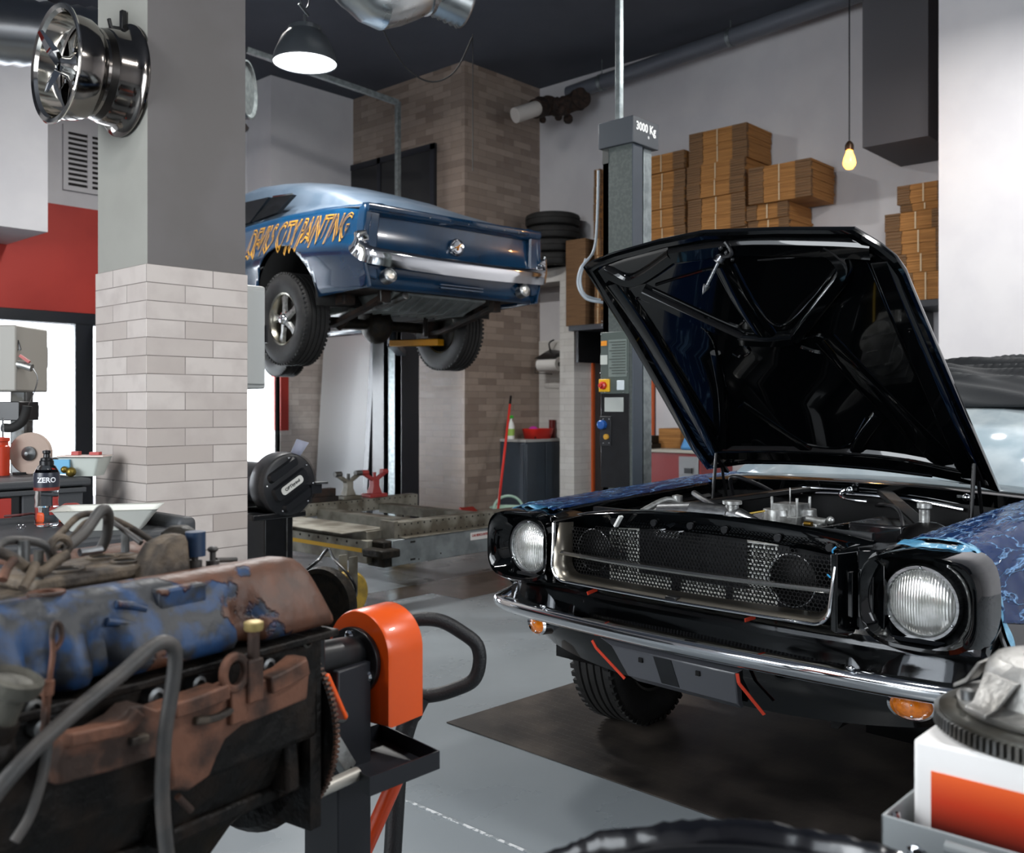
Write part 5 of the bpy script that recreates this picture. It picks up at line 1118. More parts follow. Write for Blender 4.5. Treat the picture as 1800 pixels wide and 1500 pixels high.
w = MB(); w.tube(bez([at(540, 1002, 5.4)-Vector((3.90, 4.59, 0)), at(560, 985, 5.4)-Vector((3.90, 4.59, 0)), at(577, 966, 5.6)-Vector((3.90, 4.59, 0)), at(588, 985, 5.4)-Vector((3.90, 4.59, 0)), at(612, 1010, 5.3)-Vector((3.90, 4.59, 0)), at(625, 1035, 5.3)-Vector((3.90, 4.59, 0)), at(618, 1060, 5.3)-Vector((3.90, 4.59, 0))]), .009, 8); w.build('cable', black_satin, fb)
for px, m_, lab in ((612, gs, 'grey clamp tower with two side arms on the far rail of the frame bench'), (658, mat('faded_red_steel', '#9c3432', .4), 'faded red clamp tower on the far rail of the frame bench')):
    p = hit(px, 866, 'y', 6.03); t = thing('clamp_tower', lab, 'clamp', (p.x, 6.03, .521))
    w = MB(); w.box((-.09, -.06, 0), (.09, .06, .03)); w.loft([[(-.05, -.04, .03), (.05, -.04, .03), (.05, .04, .03), (-.05, .04, .03)], [(-.03, -.03, .09), (.03, -.03, .09), (.03, .03, .09), (-.03, .03, .09)], [(-.03, -.03, .14), (.03, -.03, .14), (.03, .03, .14), (-.03, .03, .14)]]); w.bar((0, 0, .13), (-.10, 0, .19), .03, .03); w.bar((0, 0, .13), (.10, 0, .19), .03, .03); w.build('tower_body', m_, t, bevel=.004)
    w = MB()
    for s in (-1, 1): w.cyl((s*.13, 0, .20), (s*.07, 0, .20), .022)
    w.cyl((0, 0, .14), (0, 0, .2), .014); w.build('clamp_jaw', m_ if m_ is not gs else dull_steel, t)
w = MB(); p = hit(570, 866, 'y', 6.03); w.box((-.2, -.05, 0), (.12, .05, .04)); w.box((-.15, -.04, .04), (.1, .04, .10)); o = w.build('steel_block', rust, None, bevel=.004); o.location = (p.x-.02, 6.03, .521); tag(o, 'rusty steel block on the far rail left of the clamp towers', 'steel block')
# ================================================================ PEDESTAL GRINDER BEHIND THE PILLAR
gp = at(504, 852, 4.62); t = thing('pedestal_grinder', 'black pedestal grinder with a round guard and white name plate beside the pillar', 'grinder', (gp.x, gp.y, 0))
gb = mat('black_guard', '#15171b', .38); M = T(0, 0, gp.z) @ RX(90)
MB().lathe([(0, .03), (.135, .03), (.15, .022), (.155, .0), (.155, -.08), (.145, -.095), (0, -.095)], M, 56).build('wheel_guard', gb, t, bevel=.004)
w = MB(); R3 = M @ RZ(30)
for yy in (-.085, 0, .085):
    L_ = .10 if yy == 0 else .085; w.loft([[(a*1.0, b_+yy, .03) for a, b_ in rrect(2*L_+.02, .075 if yy == 0 else .05, .02)], [(a, b_+yy, .046) for a, b_ in rrect(2*L_, .06 if yy == 0 else .035, .015)]], M=R3)
w.build('guard_ridge', gb, t)
MB().prism(rrect(.135, .04, .016), .003, R3 @ T(0, 0, .046)).build('name_plate', mat('plate_white', '#dcdcd6', .4), t)
text_mesh('OPTIgrind', .022, R3 @ T(0, 0, .050), .001, bold=.0004).build('plate_lettering', black_satin, t, smooth=False)
w = MB()
for a in (0, 95, 180, 250, 320, 45): w.sph(M @ Vector((.13*cos(radians(a)), .13*sin(radians(a)), .032)), .006, 6)
w.build('screw', chrome, t)
w = MB(); w.add([M @ Vector(p) for p in [(.02, .15, .0), (.075, .135, .0), (.12, .20, .01), (.05, .22, .01)]], [(0, 1, 2, 3)]); w.build('clear_shield', mat('clear_shield_plastic', '#c9cfe6', .08, alpha=.5), t, solid=.004)
w = MB(); w.lathe([(.157, -.07), (.16, 0), (.155, .035)], M, 48, cap=False); w.v = [p if (p[2]-gp.z) > .10 else (p[0]*.97, p[1], gp.z+(p[2]-gp.z)*.97) for p in w.v]; w.build('shield_band', mat('smoked_plastic', '#6b6d72', .1, alpha=.35), t)
w = MB(); w.box((-.13, -.01, 0), (.03, .22, gp.z-.13)); w.box((-.20, -.02, gp.z-.16), (.10, .3, gp.z-.13)); w.build('pedestal', black_satin, t, bevel=.006); MB().box((-.012, -.014, 0), (-.004, -.01, gp.z-.16)).build('pedestal_edge', dull_steel, t)
w = MB(); w.cyl((0, .1, gp.z), (0, .42, gp.z), .10); w.box((-.10, .3, gp.z-.13), (.1, .4, gp.z-.05)); w.build('motor', gb, t); MB().box((.13, -.06, gp.z-.005), (.2, .0, gp.z+.005)).build('tool_rest', steel, t); MB().box((.11, -.05, gp.z-.05), (.17, -.03, gp.z-.006)).build('rest_bracket', gb, t)
MB().box((-.35, .1, 0), (.22, .6, .02)).build('foot_plate', black_satin, t)
MB().box((-.26, .05, gp.z+.02), (-.13, .25, gp.z+.13), RY(25) @ T(-.05, 0, -.0)).build('belt_housing', mat('navy_housing', '#1b2433', .4), t, bevel=.006) if False else None
# ================================================================ GREY BOX ON THE PILLAR, HANGING RIM
z0, z1 = CAM_H+(HY-684)/F*4.35, CAM_H+(HY-503)/F*4.35
t = thing('electrical_box', 'light grey electrical enclosure fixed to the far side of the tiled pillar', 'electrical box', (PX+PW, PY+.05, z0))
gy = mat('pale_grey_enclosure', '#b9bcba', .45); MB().box((.001, 0, 0), (.125, .38, z1-z0)).build('enclosure', gy, t, bevel=.01); MB().box((.01, -.01, .02), (.115, 0, z1-z0-.02)).build('cover', gy, t, bevel=.008); MB().box((.119, -.012, (z1-z0)*.45), (.129, .02, (z1-z0)*.62)).build('latch', black_satin, t)
w = MB(); w.cyl((.05, .2, z1-z0), (.05, .2, z1-z0+.05), .015); w.sph((.06, .2, z1-z0+.06), .02, 8); w.build('cable_gland', black_satin, t)
# wheel rim on a hook on the pillar's left-hand face
WR = .235
fc = hit(214, 140, 'x', PX); yc = fc.y; zc_ = at(210, 140, 4.0).z
t = thing('hanging_wheel_rim', 'polished deep-dish wheel rim with a two-eared spinner hanging on the pillar', 'wheel rim', (PX, hit(212, 140, 'x', PX-.02).y, zc_))
M = RY(-90)   # local z -> -x : outwards from the pillar
pol = mat('polished_dark_alloy', '#8f8a86', .12, 1., col2='#77716c', scale=3); polb = mat('polished_lip', '#e3ded6', .09, 1.)
MB().lathe([(.205, .0), (.225, .0), (.232, .006), (.232, .012), (.215, .02), (.208, .03), (.196, .05), (.192, .10), (.182, .115), (.180, .15), (.195, .17), (.205, .19), (.212, .24), (.212, .27), (.228, .278), (.236, .282)], M, 64, cap=False).build('barrel', pol, t, angle=30)
MB().lathe([(.236, .282), (.238, .288), (.232, .292), (.214, .288), (.204, .275), (.198, .22), (.188, .20), (.178, .195)], M, 64, cap=False).build('lip', polb, t, angle=30)
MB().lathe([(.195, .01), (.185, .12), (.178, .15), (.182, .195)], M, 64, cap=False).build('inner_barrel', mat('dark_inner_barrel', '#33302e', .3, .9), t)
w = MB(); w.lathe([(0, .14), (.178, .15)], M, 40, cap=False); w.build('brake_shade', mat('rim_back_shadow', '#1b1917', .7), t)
for k in range(5):
    w = MB(); K = M @ RZ(72*k+18); w.loft([[(.035, -.03, .19), (.035, .03, .19), (.035, .025, .225), (.035, -.025, .225)], [(.10, -.02, .18), (.10, .02, .18), (.10, .012, .21), (.10, -.012, .21)], [(.181, -.05, .165), (.181, .05, .165), (.181, .045, .19), (.181, -.045, .19)]], M=K); w.build('spoke', pol, t)
w = MB()
for k in range(10): K = M @ RZ(36*k); w.bar(K @ Vector((.178, -.012, .193)), K @ Vector((.06, .0, .212)), .004, .004, up=(1, 0, .01))
w.build('spoke_highlight_rib', polb, t)
MB().lathe([(.055, .18), (.055, .225), (.04, .24), (.036, .26), (.026, .275), (0, .28)], M, 28).build('hub_cap', polb, t)
w = MB()
for s in (-1, 1):
    K = M @ RZ(15); w.loft([[(s*.0, -.022, .255), (s*.0, .022, .255), (s*.0, .018, .275), (s*.0, -.018, .275)], [(s*.06, -.026, .285), (s*.06, .024, .285), (s*.06, .018, .312), (s*.06, -.018, .312)], [(s*.13, -.010, .325), (s*.13, .016, .325), (s*.13, .014, .336), (s*.13, -.006, .336)]], M=K)
w.build('spinner', chrome, t)
w = MB(); K = M
for k in range(5): a = radians(72*k+54); w.cyl(K @ Vector((.07*cos(a), .07*sin(a), .19)), K @ Vector((.07*cos(a), .07*sin(a), .225)), .009, n=8)
w.build('lug_nut', chrome, t)
w = MB(); w.box((-.02, -.012, .19), (0, .012, .275)); w.bar((-.0, 0, .2), (-.06, 0, .19), .018, .014); w.bar((-.06, 0, .185), (-.07, 0, .225), .016, .012)
o = w.build('wall_hook', black_satin, None, bevel=.002); o.location = (PX, t.location.y, t.location.z+.02); tag(o, 'small black hook screwed to the pillar above the hanging wheel rim', 'hook')
# ================================================================ LEFT WORKBENCH CARTS
bz_ = .875
cr_ = at(318, 940, 2.95); 
cart = thing('tool_cart', 'dark grey plastic-topped tool cart with a bottle and a white tray on it', 'tool cart', (cr_.x, cr_.y, 0))
cg = mat('dark_grey_cart_plastic', '#3b3d40', .55, bump=.08, bscale=120)
w = MB(); w.box((-.75, .0, .06), (-.02, .45, bz_-.05)); w.build('cabinet', black_satin, cart, bevel=.01)
w = MB(); w.box((-.85, -.02, bz_-.05), (.0, .5, bz_)); w.build('worktop', cg, cart, bevel=.012)
w = MB(); w.box((-.02, -.03, bz_-.05), (.04, .5, bz_+.035)); w.box((-.86, .48, bz_-.05), (.04, .52, bz_+.02)); w.build('rounded_rim', cg, cart, bevel=.02, seg=4)
MB().box((-.8, -.025, bz_+.0), (-.55, .1, bz_+.012)).build('rubber_inset', mat('slate_inset', '#4b5558', .6), cart, bevel=.004)
for k in range(3): MB().box((-.74, -.012, .62-.2*k), (-.03, 0, .80-.2*k)).build('drawer', black_satin, cart, bevel=.004)
w = MB()
for x, y in ((-.7, .05), (-.08, .05), (-.7, .4), (-.08, .4)): w.cyl((x-.015, y, .04), (x+.015, y, .04), .04)
w.build('caster', rubber, cart)
# bottle
q = at(82, 925, 3.0); t = thing('water_bottle', 'clear sports water bottle with a black cap and dark label on the tool cart', 'bottle', (q.x, q.y, bz_+.001))
cp = mat('clear_bottle_plastic', '#f2f6fa', .04, trans=1., ior=1.2)
MB().lathe([(.0, .003), (.030, .0), (.035, .006), (.035, .03), (.033, .05), (.035, .06), (.033, .075), (.035, .09), (.033, .105), (.036, .12), (.037, .155), (.035, .17), (.026, .187), (.018, .193), (.018, .2)], n=40, cap=False).build('bottle_body', cp, t)
MB().lathe([(.0, .005), (.0335, .006), (.0335, .06), (0, .06)], n=32).build('water', mat('water', '#f4fafd', .0, trans=1., ior=1.33), t)
MB().lathe([(.0374, .122), (.0382, .155), (.0368, .168)], n=40, cap=False).build('label', mat('bottle_label', '#2a2d38', .3), t); MB().lathe([(.0368, .112), (.0375, .122)], n=40, cap=False).build('label_stripe', mat('bottle_stripe', '#7c2b22', .4), t)
tb = text_mesh('ZERO', .022, Matrix.Identity(4), .0005, bold=.0006)
a0 = math.atan2(-q.y, -q.x); tb.v = [(.0386*cos(a0+x/.0386), .0386*sin(a0+x/.0386), .145+y) for x, y, z in tb.v]; tb.build('label_lettering', mat('label_white', '#e6e8ee', .4), t, smooth=False)
MB().lathe([(.021, .19), (.021, .203), (.018, .206), (.018, .212), (.010, .215), (.009, .225), (.012, .228), (.012, .236), (0, .238)], n=28).build('cap', black_satin, t)
# tray
q = at(192, 905, 2.95); t = thing('white_tray', 'shallow white plastic parts tray on the right end of the tool cart', 'tray', (q.x, q.y, bz_+.001), YAW+radians(14))
def rc(hx, hy, z): return [(x, y, z) for x, y in rrect(hx*2, hy*2, .012, 3)]
MB().loft([rc(.10, .07, 0), rc(.145, .10, .062), rc(.152, .106, .064), rc(.138, .094, .060), rc(.094, .064, .004)], caps=True).build('tray_body', mat('translucent_white_plastic', '#d9dad2', .45), t)
w = MB(); q = at(37, 917, 2.9)
for d in (-.006, .006): w.tube([RV*(d+.007*cos(a))+Vector((0, 0, .009+.007*sin(a))) for a in [2*pi*k/14 for k in range(14)]], .0016, 6, closed=True)
o = w.build('steel_clip', chrome, None); o.location = (q.x, q.y, bz_+.0); tag(o, 'tiny pair of steel rings lying left of the water bottle', 'clip')
q = at(106, 903, 3.10); t = thing('tape_measure', 'orange and black tape measure behind the water bottle', 'tape measure', (q.x, q.y, bz_+.001), YAW)
MB().box((-.03, -.02, 0), (.03, .02, .035)).build('case', mat('orange_plastic', '#e4521c', .4), t, bevel=.008); MB().box((.02, -.022, .004), (.036, .022, .03)).build('grip', black_satin, t, bevel=.004)
w = MB(); q = at(125, 880, 3.1); w.lathe([(.02, 0), (.035, .01), (.035, .05), (.02, .06)], n=20); w.box((-.02, -.02, 0), (.05, .02, .05)); o = w.build('red_reel', mat('red_plastic_dull', '#b0352a', .45), None, bevel=.003); o.location = (q.x, q.y, bz_+.001); tag(o, 'small red tool reel between the bottle and the white tray', 'reel')
w = MB(); q = at(60, 905, 3.0); w.tube(bez([at(8, 908, 2.9)-q, at(40, 905, 2.9)-q, at(58, 903, 2.98)-q, at(64, 906, 3.0)-q]), .004, 8); o = w.build('screwdriver_shaft', mat('dark_red_rubber', '#4a1a1a', .5), None); o.location = (q.x, q.y, bz_+.005-(q.z-bz_)*0); o.location.z = q.z; tag(o, 'thin dark red cable lying on the cart top left of the bottle', 'cable')
# rear chest
rc_ = at(175, 850, 3.78); zt_ = CAM_H+(HY-838)/F*3.9
t = thing('rear_tool_chest', 'black and grey tool chest with a red drawer behind the tool cart', 'tool chest', (rc_.x-.02, rc_.y+.1, 0))
w = MB(); w.box((-1.0, -.0, 0), (0, .5, zt_-.03)); w.build('chest_body', black_satin, t, bevel=.006); MB().box((-1.02, -.03, zt_-.03), (.02, .52, zt_)).build('chest_top', cg, t, bevel=.008); MB().box((-1.0, -.025, zt_-.15), (-.28, .0, zt_-.06)).build('red_drawer', mat('red_drawer', '#a52b20', .4), t, bevel=.004)
w = MB(); w.box((-1.0, -.03, zt_-.055), (.0, -.0, zt_-.035)); w.build('drawer_edge', cg, t, bevel=.004)
MB().box((-.24, -.02, zt_-.3), (-.01, 0, zt_-.05)).build('grey_drawer', cg, t, bevel=.004)
# grinding disc on arbor, red canister, box
q = at(52, 800, 4.0); t = thing('grinding_disc', 'beige round grinding disc with a steel hub standing on the rear tool chest', 'grinding wheel', (q.x, q.y, zt_+.001))
M = T(0, 0, .088) @ Matrix.Rotation(YAW, 4, 'Z') @ RX(90); MB().lathe([(0, 0), (.084, 0), (.088, -.004), (.088, -.02), (0, -.024)], M, 48).build('disc', mat('beige_abrasive', '#a9968a', .8, bump=.1), t); MB().lathe([(.03, 0), (.03, .01), (.018, .016), (.008, .03), (0, .032)], M, 28).build('hub', dull_steel, t)
w = MB(); w.bar((-.05, .03, .005), (.05, .03, .005), .04, .01); w.bar((0, .03, .0), (0, .03, .09), .02, .02); w.build('stand', black_satin, t)
q = at(-4, 800, 3.95); t = thing('red_canister', 'orange-red canister cut by the left edge beside the beige grinding disc', 'canister', (q.x, q.y, zt_+.001)); MB().lathe([(.045, 0), (.045, .12), (.04, .125), (.04, .14), (.046, .142), (.046, .155), (.0, .16)], n=28).build('canister_body', mat('orange_red_enamel', '#c43a1c', .35), t); MB().cyl((.02, 0, .155), (.02, 0, .24), .004, n=8).build('rod', steel, t)
q = at(150, 832, 3.95); t = thing('parts_bin', 'pale plastic parts bin with small tools by the left edge of the pillar', 'bin', (q.x+.0, q.y+.0, zt_+.001), YAW)
w = MB(); w.loft([rc(.06, .05, 0), rc(.085, .07, .075), rc(.09, .075, .077), rc(.08, .065, .072)], caps=False); w.build('bin_body', mat('pale_bin_plastic', '#c5cbc4', .5), t); MB().box((-.10, -.04, .078), (.09, .05, .084)).build('bin_lid', mat('pink_white_lid', '#d7c5bd', .5), t)
w = MB(); w.box((-.05, -.02, .085), (-.02, .01, .10)); w.box((.02, -.01, .085), (.06, .02, .097)); w.build('small_tool', red_m, t); MB().box((-.095, -.08, .01), (-.03, -.07, .07)).build('blue_tag', mat('sky_blue_tag', '#5fa3c9', .5), t)
w = MB(); w.sph((-.02, -.085, .02), .02, 8); w.sph((-.045, -.09, .03), .014, 6); w.build('brass_knob', mat('old_brass', '#7c6a30', .4, .8), t)
w = MB(); q = at(100, 838, 4.1); w.sph((0, 0, .03), .07, 10, sq=(1, .6, .5)); w.sph((.07, 0, .02), .05, 8, sq=(1, .6, .5)); o = w.build('work_glove', mat('black_glove', '#17181a', .8, bump=.5), None); o.location = (q.x, q.y, zt_+.005); tag(o, 'black work gloves heaped on the rear chest beside the window post', 'gloves')
# drill press head at the left edge
q = at(0, 630, 4.35); t = thing('drill_press', 'grey machine head with a feed lever and curved black nozzle at the left edge', 'drill press', (q.x, q.y, 0)); R0 = lambda a, b_, z: RV*a+FV*b_+Vector((0, 0, z))
def rb(a0, a1, b0, b1, z0_, z1_): 
    w = MB(); w.box((a0, b0, z0_), (a1, b1, z1_), Matrix.Rotation(YAW, 4, 'Z')); return w
zz = lambda y: CAM_H+(HY-y)/F*4.35
rb(-.25, .073, 0, .3, zz(688), zz(571)).build('machine_head', mat('grey_machine_paint', '#9d9a93', .5), t, bevel=.008); rb(-.14, -.06, .35, .43, 0, zz(575)).build('column', dull_steel, t, bevel=.01); rb(-.25, .0, .25, .45, zz(640), zz(600)).build('column_clamp', dull_steel, t)
rb(-.2, .078, .02, .2, zz(740), zz(706)).build('motor_fins', black_satin, t, bevel=.004); rb(-.2, -.02, .18, .4, zz(735), zz(712)).build('motor_bracket', dull_steel, t)
P = lambda px, py, d=4.37: at(px, py, d)-Vector((q.x, q.y, 0))
MB().tube(bez([P(5, 752), P(22, 752), P(38, 742), P(46, 725), P(48, 714)]), .021, 14).build('black_nozzle', rubber, t); MB().tube(bez([P(58, 648), P(66, 665), P(60, 690), P(50, 712)]), .0025, 6).build('thin_wire', steel, t)
w = MB(); w.tube([P(28, 640), P(40, 642), P(56, 647)], .018, 12); w.build('feed_hub', alu, t); w = MB(); w.bar(P(35, 625), P(52, 637), .012, .012); w.build('feed_lever', red_m, t); w = MB(); w.bar(P(27, 584), P(36, 615), .008, .006); w.bar(P(36, 615), P(26, 615), .008, .006); w.bar(P(26, 584), P(26, 615), .006, .006); w.build('small_bracket', black_satin, t)
# ================================================================ BIN, RACK, BOX, CLUTCH
q = lf(.221, .82); t = thing('trash_bin', 'round black waste bin lined with a shiny black bag at the bottom edge', 'bin', (q.x, q.y, 0))
MB().lathe([(.20, 0), (.235, .74), (.245, .765), (.235, .765), (.19, .02)], n=48, cap=False).build('bin_body', mat('bin_black', '#15161a', .5), t)
bagm = mat('black_bin_bag', '#0c0d12', .22, coat=.3, bump=.0)
def bg_(a, b_):
    th = 2*pi*a; n1_ = MN.noise(Vector((cos(th)*3, sin(th)*3, 1))); k1 = MN.noise(Vector((cos(th)*13, sin(th)*13, b_*1.2))); k2 = MN.noise(Vector((cos(th)*30, sin(th)*30, b_*3)))
    if b_ < .42: r = .262+.020*k1+.010*k2; z = .50+(.275)*b_/.42+.004*k1
    elif b_ < .55: u = (b_-.42)/.13; r = .262-.022*u+.006*k1; z = .775+.013*sin(pi*u)+.005*n1_+.003*k2
    else: u = (b_-.55)/.45; r = .240-.05*u+.03*k1*u+.008*k2*u; z = .775-.55*u
    return (r*cos(th), r*sin(th), z)
MB().grid(bg_, 220, 36).build('bin_bag', bagm, t)
MB().tube([(.255*cos(2*pi*k/60), .255*sin(2*pi*k/60), .772) for k in range(60)], .008, 8, closed=True).build('rim', MATS['bin_black'], t)
bc0 = at(1605, 1298, 1.30); bzt = bc0.z
t = thing('white_carton', 'white cardboard box with an orange printed panel standing in the grey metal rack', 'box', (bc0.x, bc0.y, bzt-.24))
wc = mat('white_carton_board', '#efedeb', .6)
MB().box((0, -.30, 0), (.30, 0, .24)).build('carton_body', wc, t, bevel=.006, seg=3)
pr = bpy.data.materials.new('orange_print'); pr.use_nodes = True; N = pr.node_tree.nodes; L = pr.node_tree.links; b = N['Principled BSDF']; tc = N.new('ShaderNodeTexCoord'); sp_ = N.new('ShaderNodeSeparateXYZ'); L.new(tc.outputs['Object'], sp_.inputs[0]); mr = N.new('ShaderNodeMapRange'); mr.inputs[1].default_value = .118; mr.inputs[2].default_value = .203; L.new(sp_.outputs[2], mr.inputs[0])
rp = N.new('ShaderNodeValToRGB'); rp.color_ramp.elements[0].color = lin('#2a0f14'); rp.color_ramp.elements[1].color = lin('#f0642a'); e_ = rp.color_ramp.elements.new(.55); e_.color = lin('#c83a1a'); L.new(mr.outputs[0], rp.inputs[0]); L.new(rp.outputs[0], b.inputs['Base Color']); b.inputs['Roughness'].default_value = .35
MB().box((-.0015, -.26, .10), (0, -.024, .202)).build('printed_panel', pr, t, smooth=False)
text_mesh('Classic Update Kit', .012, T(-.002, -.115, .107) @ RZ(-90) @ RX(90), .0004).build('panel_lettering', mat('white_print', '#f2eeea', .5), t, smooth=False)
rk = at(1549, 1432, 1.255); t = thing('metal_rack', 'light grey bolted sheet metal rack holding the white carton at the lower right', 'rack', (rk.x, rk.y, 0)); rg_ = mat('grey_rack_paint', '#9ea3a5', .45, .2)
zr = rk.z
w = MB(); w.box((0, -.42, zr-.16), (.004, 0, zr)); w.build('front_panel', rg_, t, bevel=.0015); w = MB(); w.box((0, -.004, zr-.16), (.45, 0, zr)); w.build('side_panel', rg_, t, bevel=.0015); w = MB(); w.box((.446, -.42, zr-.16), (.45, 0, zr)); w.build('back_panel', rg_, t)
zbox = bzt-.24; MB().box((.0, -.42, zbox-.012), (.45, 0, zbox-.002)).build('rack_shelf', rg_, t)
w = MB(); w.tube([(-.012, -.085, zr-.012), (-.012, -.4, zr-.012)], .008, 10); w.build('front_rail', rg_, t); 
w = MB()
for y, z in ((-.045, zr-.035), (-.13, zr-.09)): w.lathe([(.011, 0), (.011, .006), (.006, .009), (0, .009)], T(-.0, y, z) @ RY(-90), 6)
w.lathe([(.009, 0), (.009, .006), (0, .009)], T(.03, -.005, zr-.012) @ RX(90), 6); w.build('bolt', chrome, t)
for x, y in ((.0, -.03), (.42, -.03), (0, -.42), (.42, -.42)): MB().box((x, y, 0), (x+.03, y+.03, zr-.16)).build('leg', rg_, t)
q = lf(.758, 1.305); t = thing('flywheel', 'toothed steel flywheel lying on the white carton', 'flywheel', (q.x, q.y, bzt+.001)); fw = mat('flywheel_steel', '#7f807c', .35, .9, col2='#5f5a50', scale=9)
MB().lathe([(.03, 0), (.16, 0), (.16, .026), (.15, .03), (.12, .03), (.118, .022), (.03, .022)], n=72, cap=False).build('disc', fw, t)
w = MB()
for k in range(110): w.box((.158, -.0023, .004), (.1675, .0023, .022), RZ(360*k/110), taper=.15)
w.build('ring_gear', dull_steel, t, smooth=False)
t = thing('clutch_cover', 'cast clutch pressure plate cover sitting on top of the flywheel', 'clutch cover', (q.x, q.y, bzt+.032)); ca = mat('bright_cast_steel', '#b4b3b0', .42, .75, col2='#8c8a86', scale=12, bump=.15, bscale=90)
MB().lathe([(.135, 0), (.137, .010), (.122, .013), (.108, .018), (.102, .045), (.098, .06), (.088, .071), (.070, .075), (.052, .075), (.050, .070), (.0, .070)], n=64, cap=False).build('cover_dome', ca, t, solid=.003)
w = MB()
for k in range(6):
    K = RZ(60*k+25); w.loft([[(.100, -.03, .055), (.100, .03, .055), (.106, .03, .055), (.106, -.03, .055)], [(.125, -.022, .02), (.125, .022, .02), (.131, .022, .02), (.131, -.022, .02)], [(.145, -.02, .008), (.145, .02, .008), (.145, .02, .014), (.145, -.02, .014)]], M=K)
w.build('strap_lug', ca, t, bevel=.002)
w = MB()
for k in range(6): a = radians(60*k+55); w.lathe([(.006, 0), (.006, .006), (0, .008)], T(.035*cos(a), .035*sin(a), .071), 12); a = radians(60*k); w.lathe([(.010, 0), (.010, .012), (.005, .014)], T(.125*cos(a), .125*sin(a), .012), 12)
w.build('rivet', dull_steel, t)
# ================================================================ ENGINE ON ITS STAND
EF = Frame(-.515, 1.724, 34.4)
eg = thing('v8_engine', 'old blue and rust-brown vee engine bolted to the orange engine stand', 'engine', EF.o, EF.rz)
pb = bpy.data.materials.new('peeling_blue_paint'); pb.use_nodes = True; N = pb.node_tree.nodes; L = pb.node_tree.links; b = N['Principled BSDF']
tc = N.new('ShaderNodeTexCoord'); n1 = N.new('ShaderNodeTexNoise'); n1.inputs['Scale'].default_value = 11; n1.inputs['Detail'].default_value = 6; L.new(tc.outputs['Object'], n1.inputs['Vector'])
sp_ = N.new('ShaderNodeSeparateXYZ'); L.new(tc.outputs['Object'], sp_.inputs[0]); mr = N.new('ShaderNodeMapRange'); mr.inputs[1].default_value = -.36; mr.inputs[2].default_value = -.02; mr.inputs[3].default_value = -.06; mr.inputs[4].default_value = .26; L.new(sp_.outputs[1], mr.inputs[0])
mz = N.new('ShaderNodeMapRange'); mz.inputs[1].default_value = .95; mz.inputs[2].default_value = 1.01; mz.inputs[3].default_value = 0; mz.inputs[4].default_value = .13; L.new(sp_.outputs[2], mz.inputs[0])
ad = N.new('ShaderNodeMath'); L.new(n1.outputs[0], ad.inputs[0]); L.new(mr.outputs[0], ad.inputs[1]); ad2 = N.new('ShaderNodeMath'); L.new(ad.outputs[0], ad2.inputs[0]); L.new(mz.outputs[0], ad2.inputs[1])
m2 = N.new('ShaderNodeMapRange'); m2.inputs[1].default_value = .60; m2.inputs[2].default_value = .63; L.new(ad2.outputs[0], m2.inputs[0])
nr = N.new('ShaderNodeTexNoise'); nr.inputs['Scale'].default_value = 28; nr.inputs['Detail'].default_value = 5; L.new(tc.outputs['Object'], nr.inputs['Vector'])
xr = N.new('ShaderNodeMix'); xr.data_type = 'RGBA'; xr.inputs[6].default_value = lin('#6b3f27'); xr.inputs[7].default_value = lin('#2b221d'); L.new(nr.outputs[0], xr.inputs[0])
xb = N.new('ShaderNodeMix'); xb.data_type = 'RGBA'; xb.inputs[6].default_value = lin('#153961'); xb.inputs[7].default_value = lin('#25282d'); mq = N.new('ShaderNodeMapRange'); mq.inputs[1].default_value = .38; mq.inputs[2].default_value = .56; L.new(nr.outputs[0], mq.inputs[0]); L.new(mq.outputs[0], xb.inputs[0])
xm = N.new('ShaderNodeMix'); xm.data_type = 'RGBA'; L.new(m2.outputs[0], xm.inputs[0]); L.new(xb.outputs[2], xm.inputs[6]); L.new(xr.outputs[2], xm.inputs[7]); L.new(xm.outputs[2], b.inputs['Base Color']); b.inputs['Roughness'].default_value = .5
bp = N.new('ShaderNodeBump'); bp.inputs['Strength'].default_value = .9; bp.inputs['Distance'].default_value = .004; hh = N.new('ShaderNodeMath'); L.new(m2.outputs[0], hh.inputs[0]); L.new(nr.outputs[0], hh.inputs[1]); L.new(hh.outputs[0], bp.inputs['Height']); L.new(bp.outputs[0], b.inputs['Normal'])
rustm = mat('rusty_cast_iron', '#75503f', .6, .1, col2='#3a2d27', spec=.3, scale=14, mix=(.4, .6), bump=.5, bscale=60, bdist=.004)
tan = mat('tan_dusty_metal', '#66594a', .65, .15, col2='#37302a', scale=20, bump=.5, bscale=50)
iron = mat('dark_engine_iron', '#0c0a08', .5, .1, col2='#241c16', scale=16, mix=(.45, .7), bump=.8, bscale=40, rvar=.25, bdist=.008, spec=.25)
def vcp(px, py, off=.0):
    a = EF.i @ Vector((0, 0, CAM_H)); b_ = EF.i.to_3x3() @ ray(px, py); n = Vector((.92, 0, .39)).normalized(); p0 = Vector((.247, 0, .92)); return a+b_*(n.dot(p0-a)/n.dot(b_))+n*off
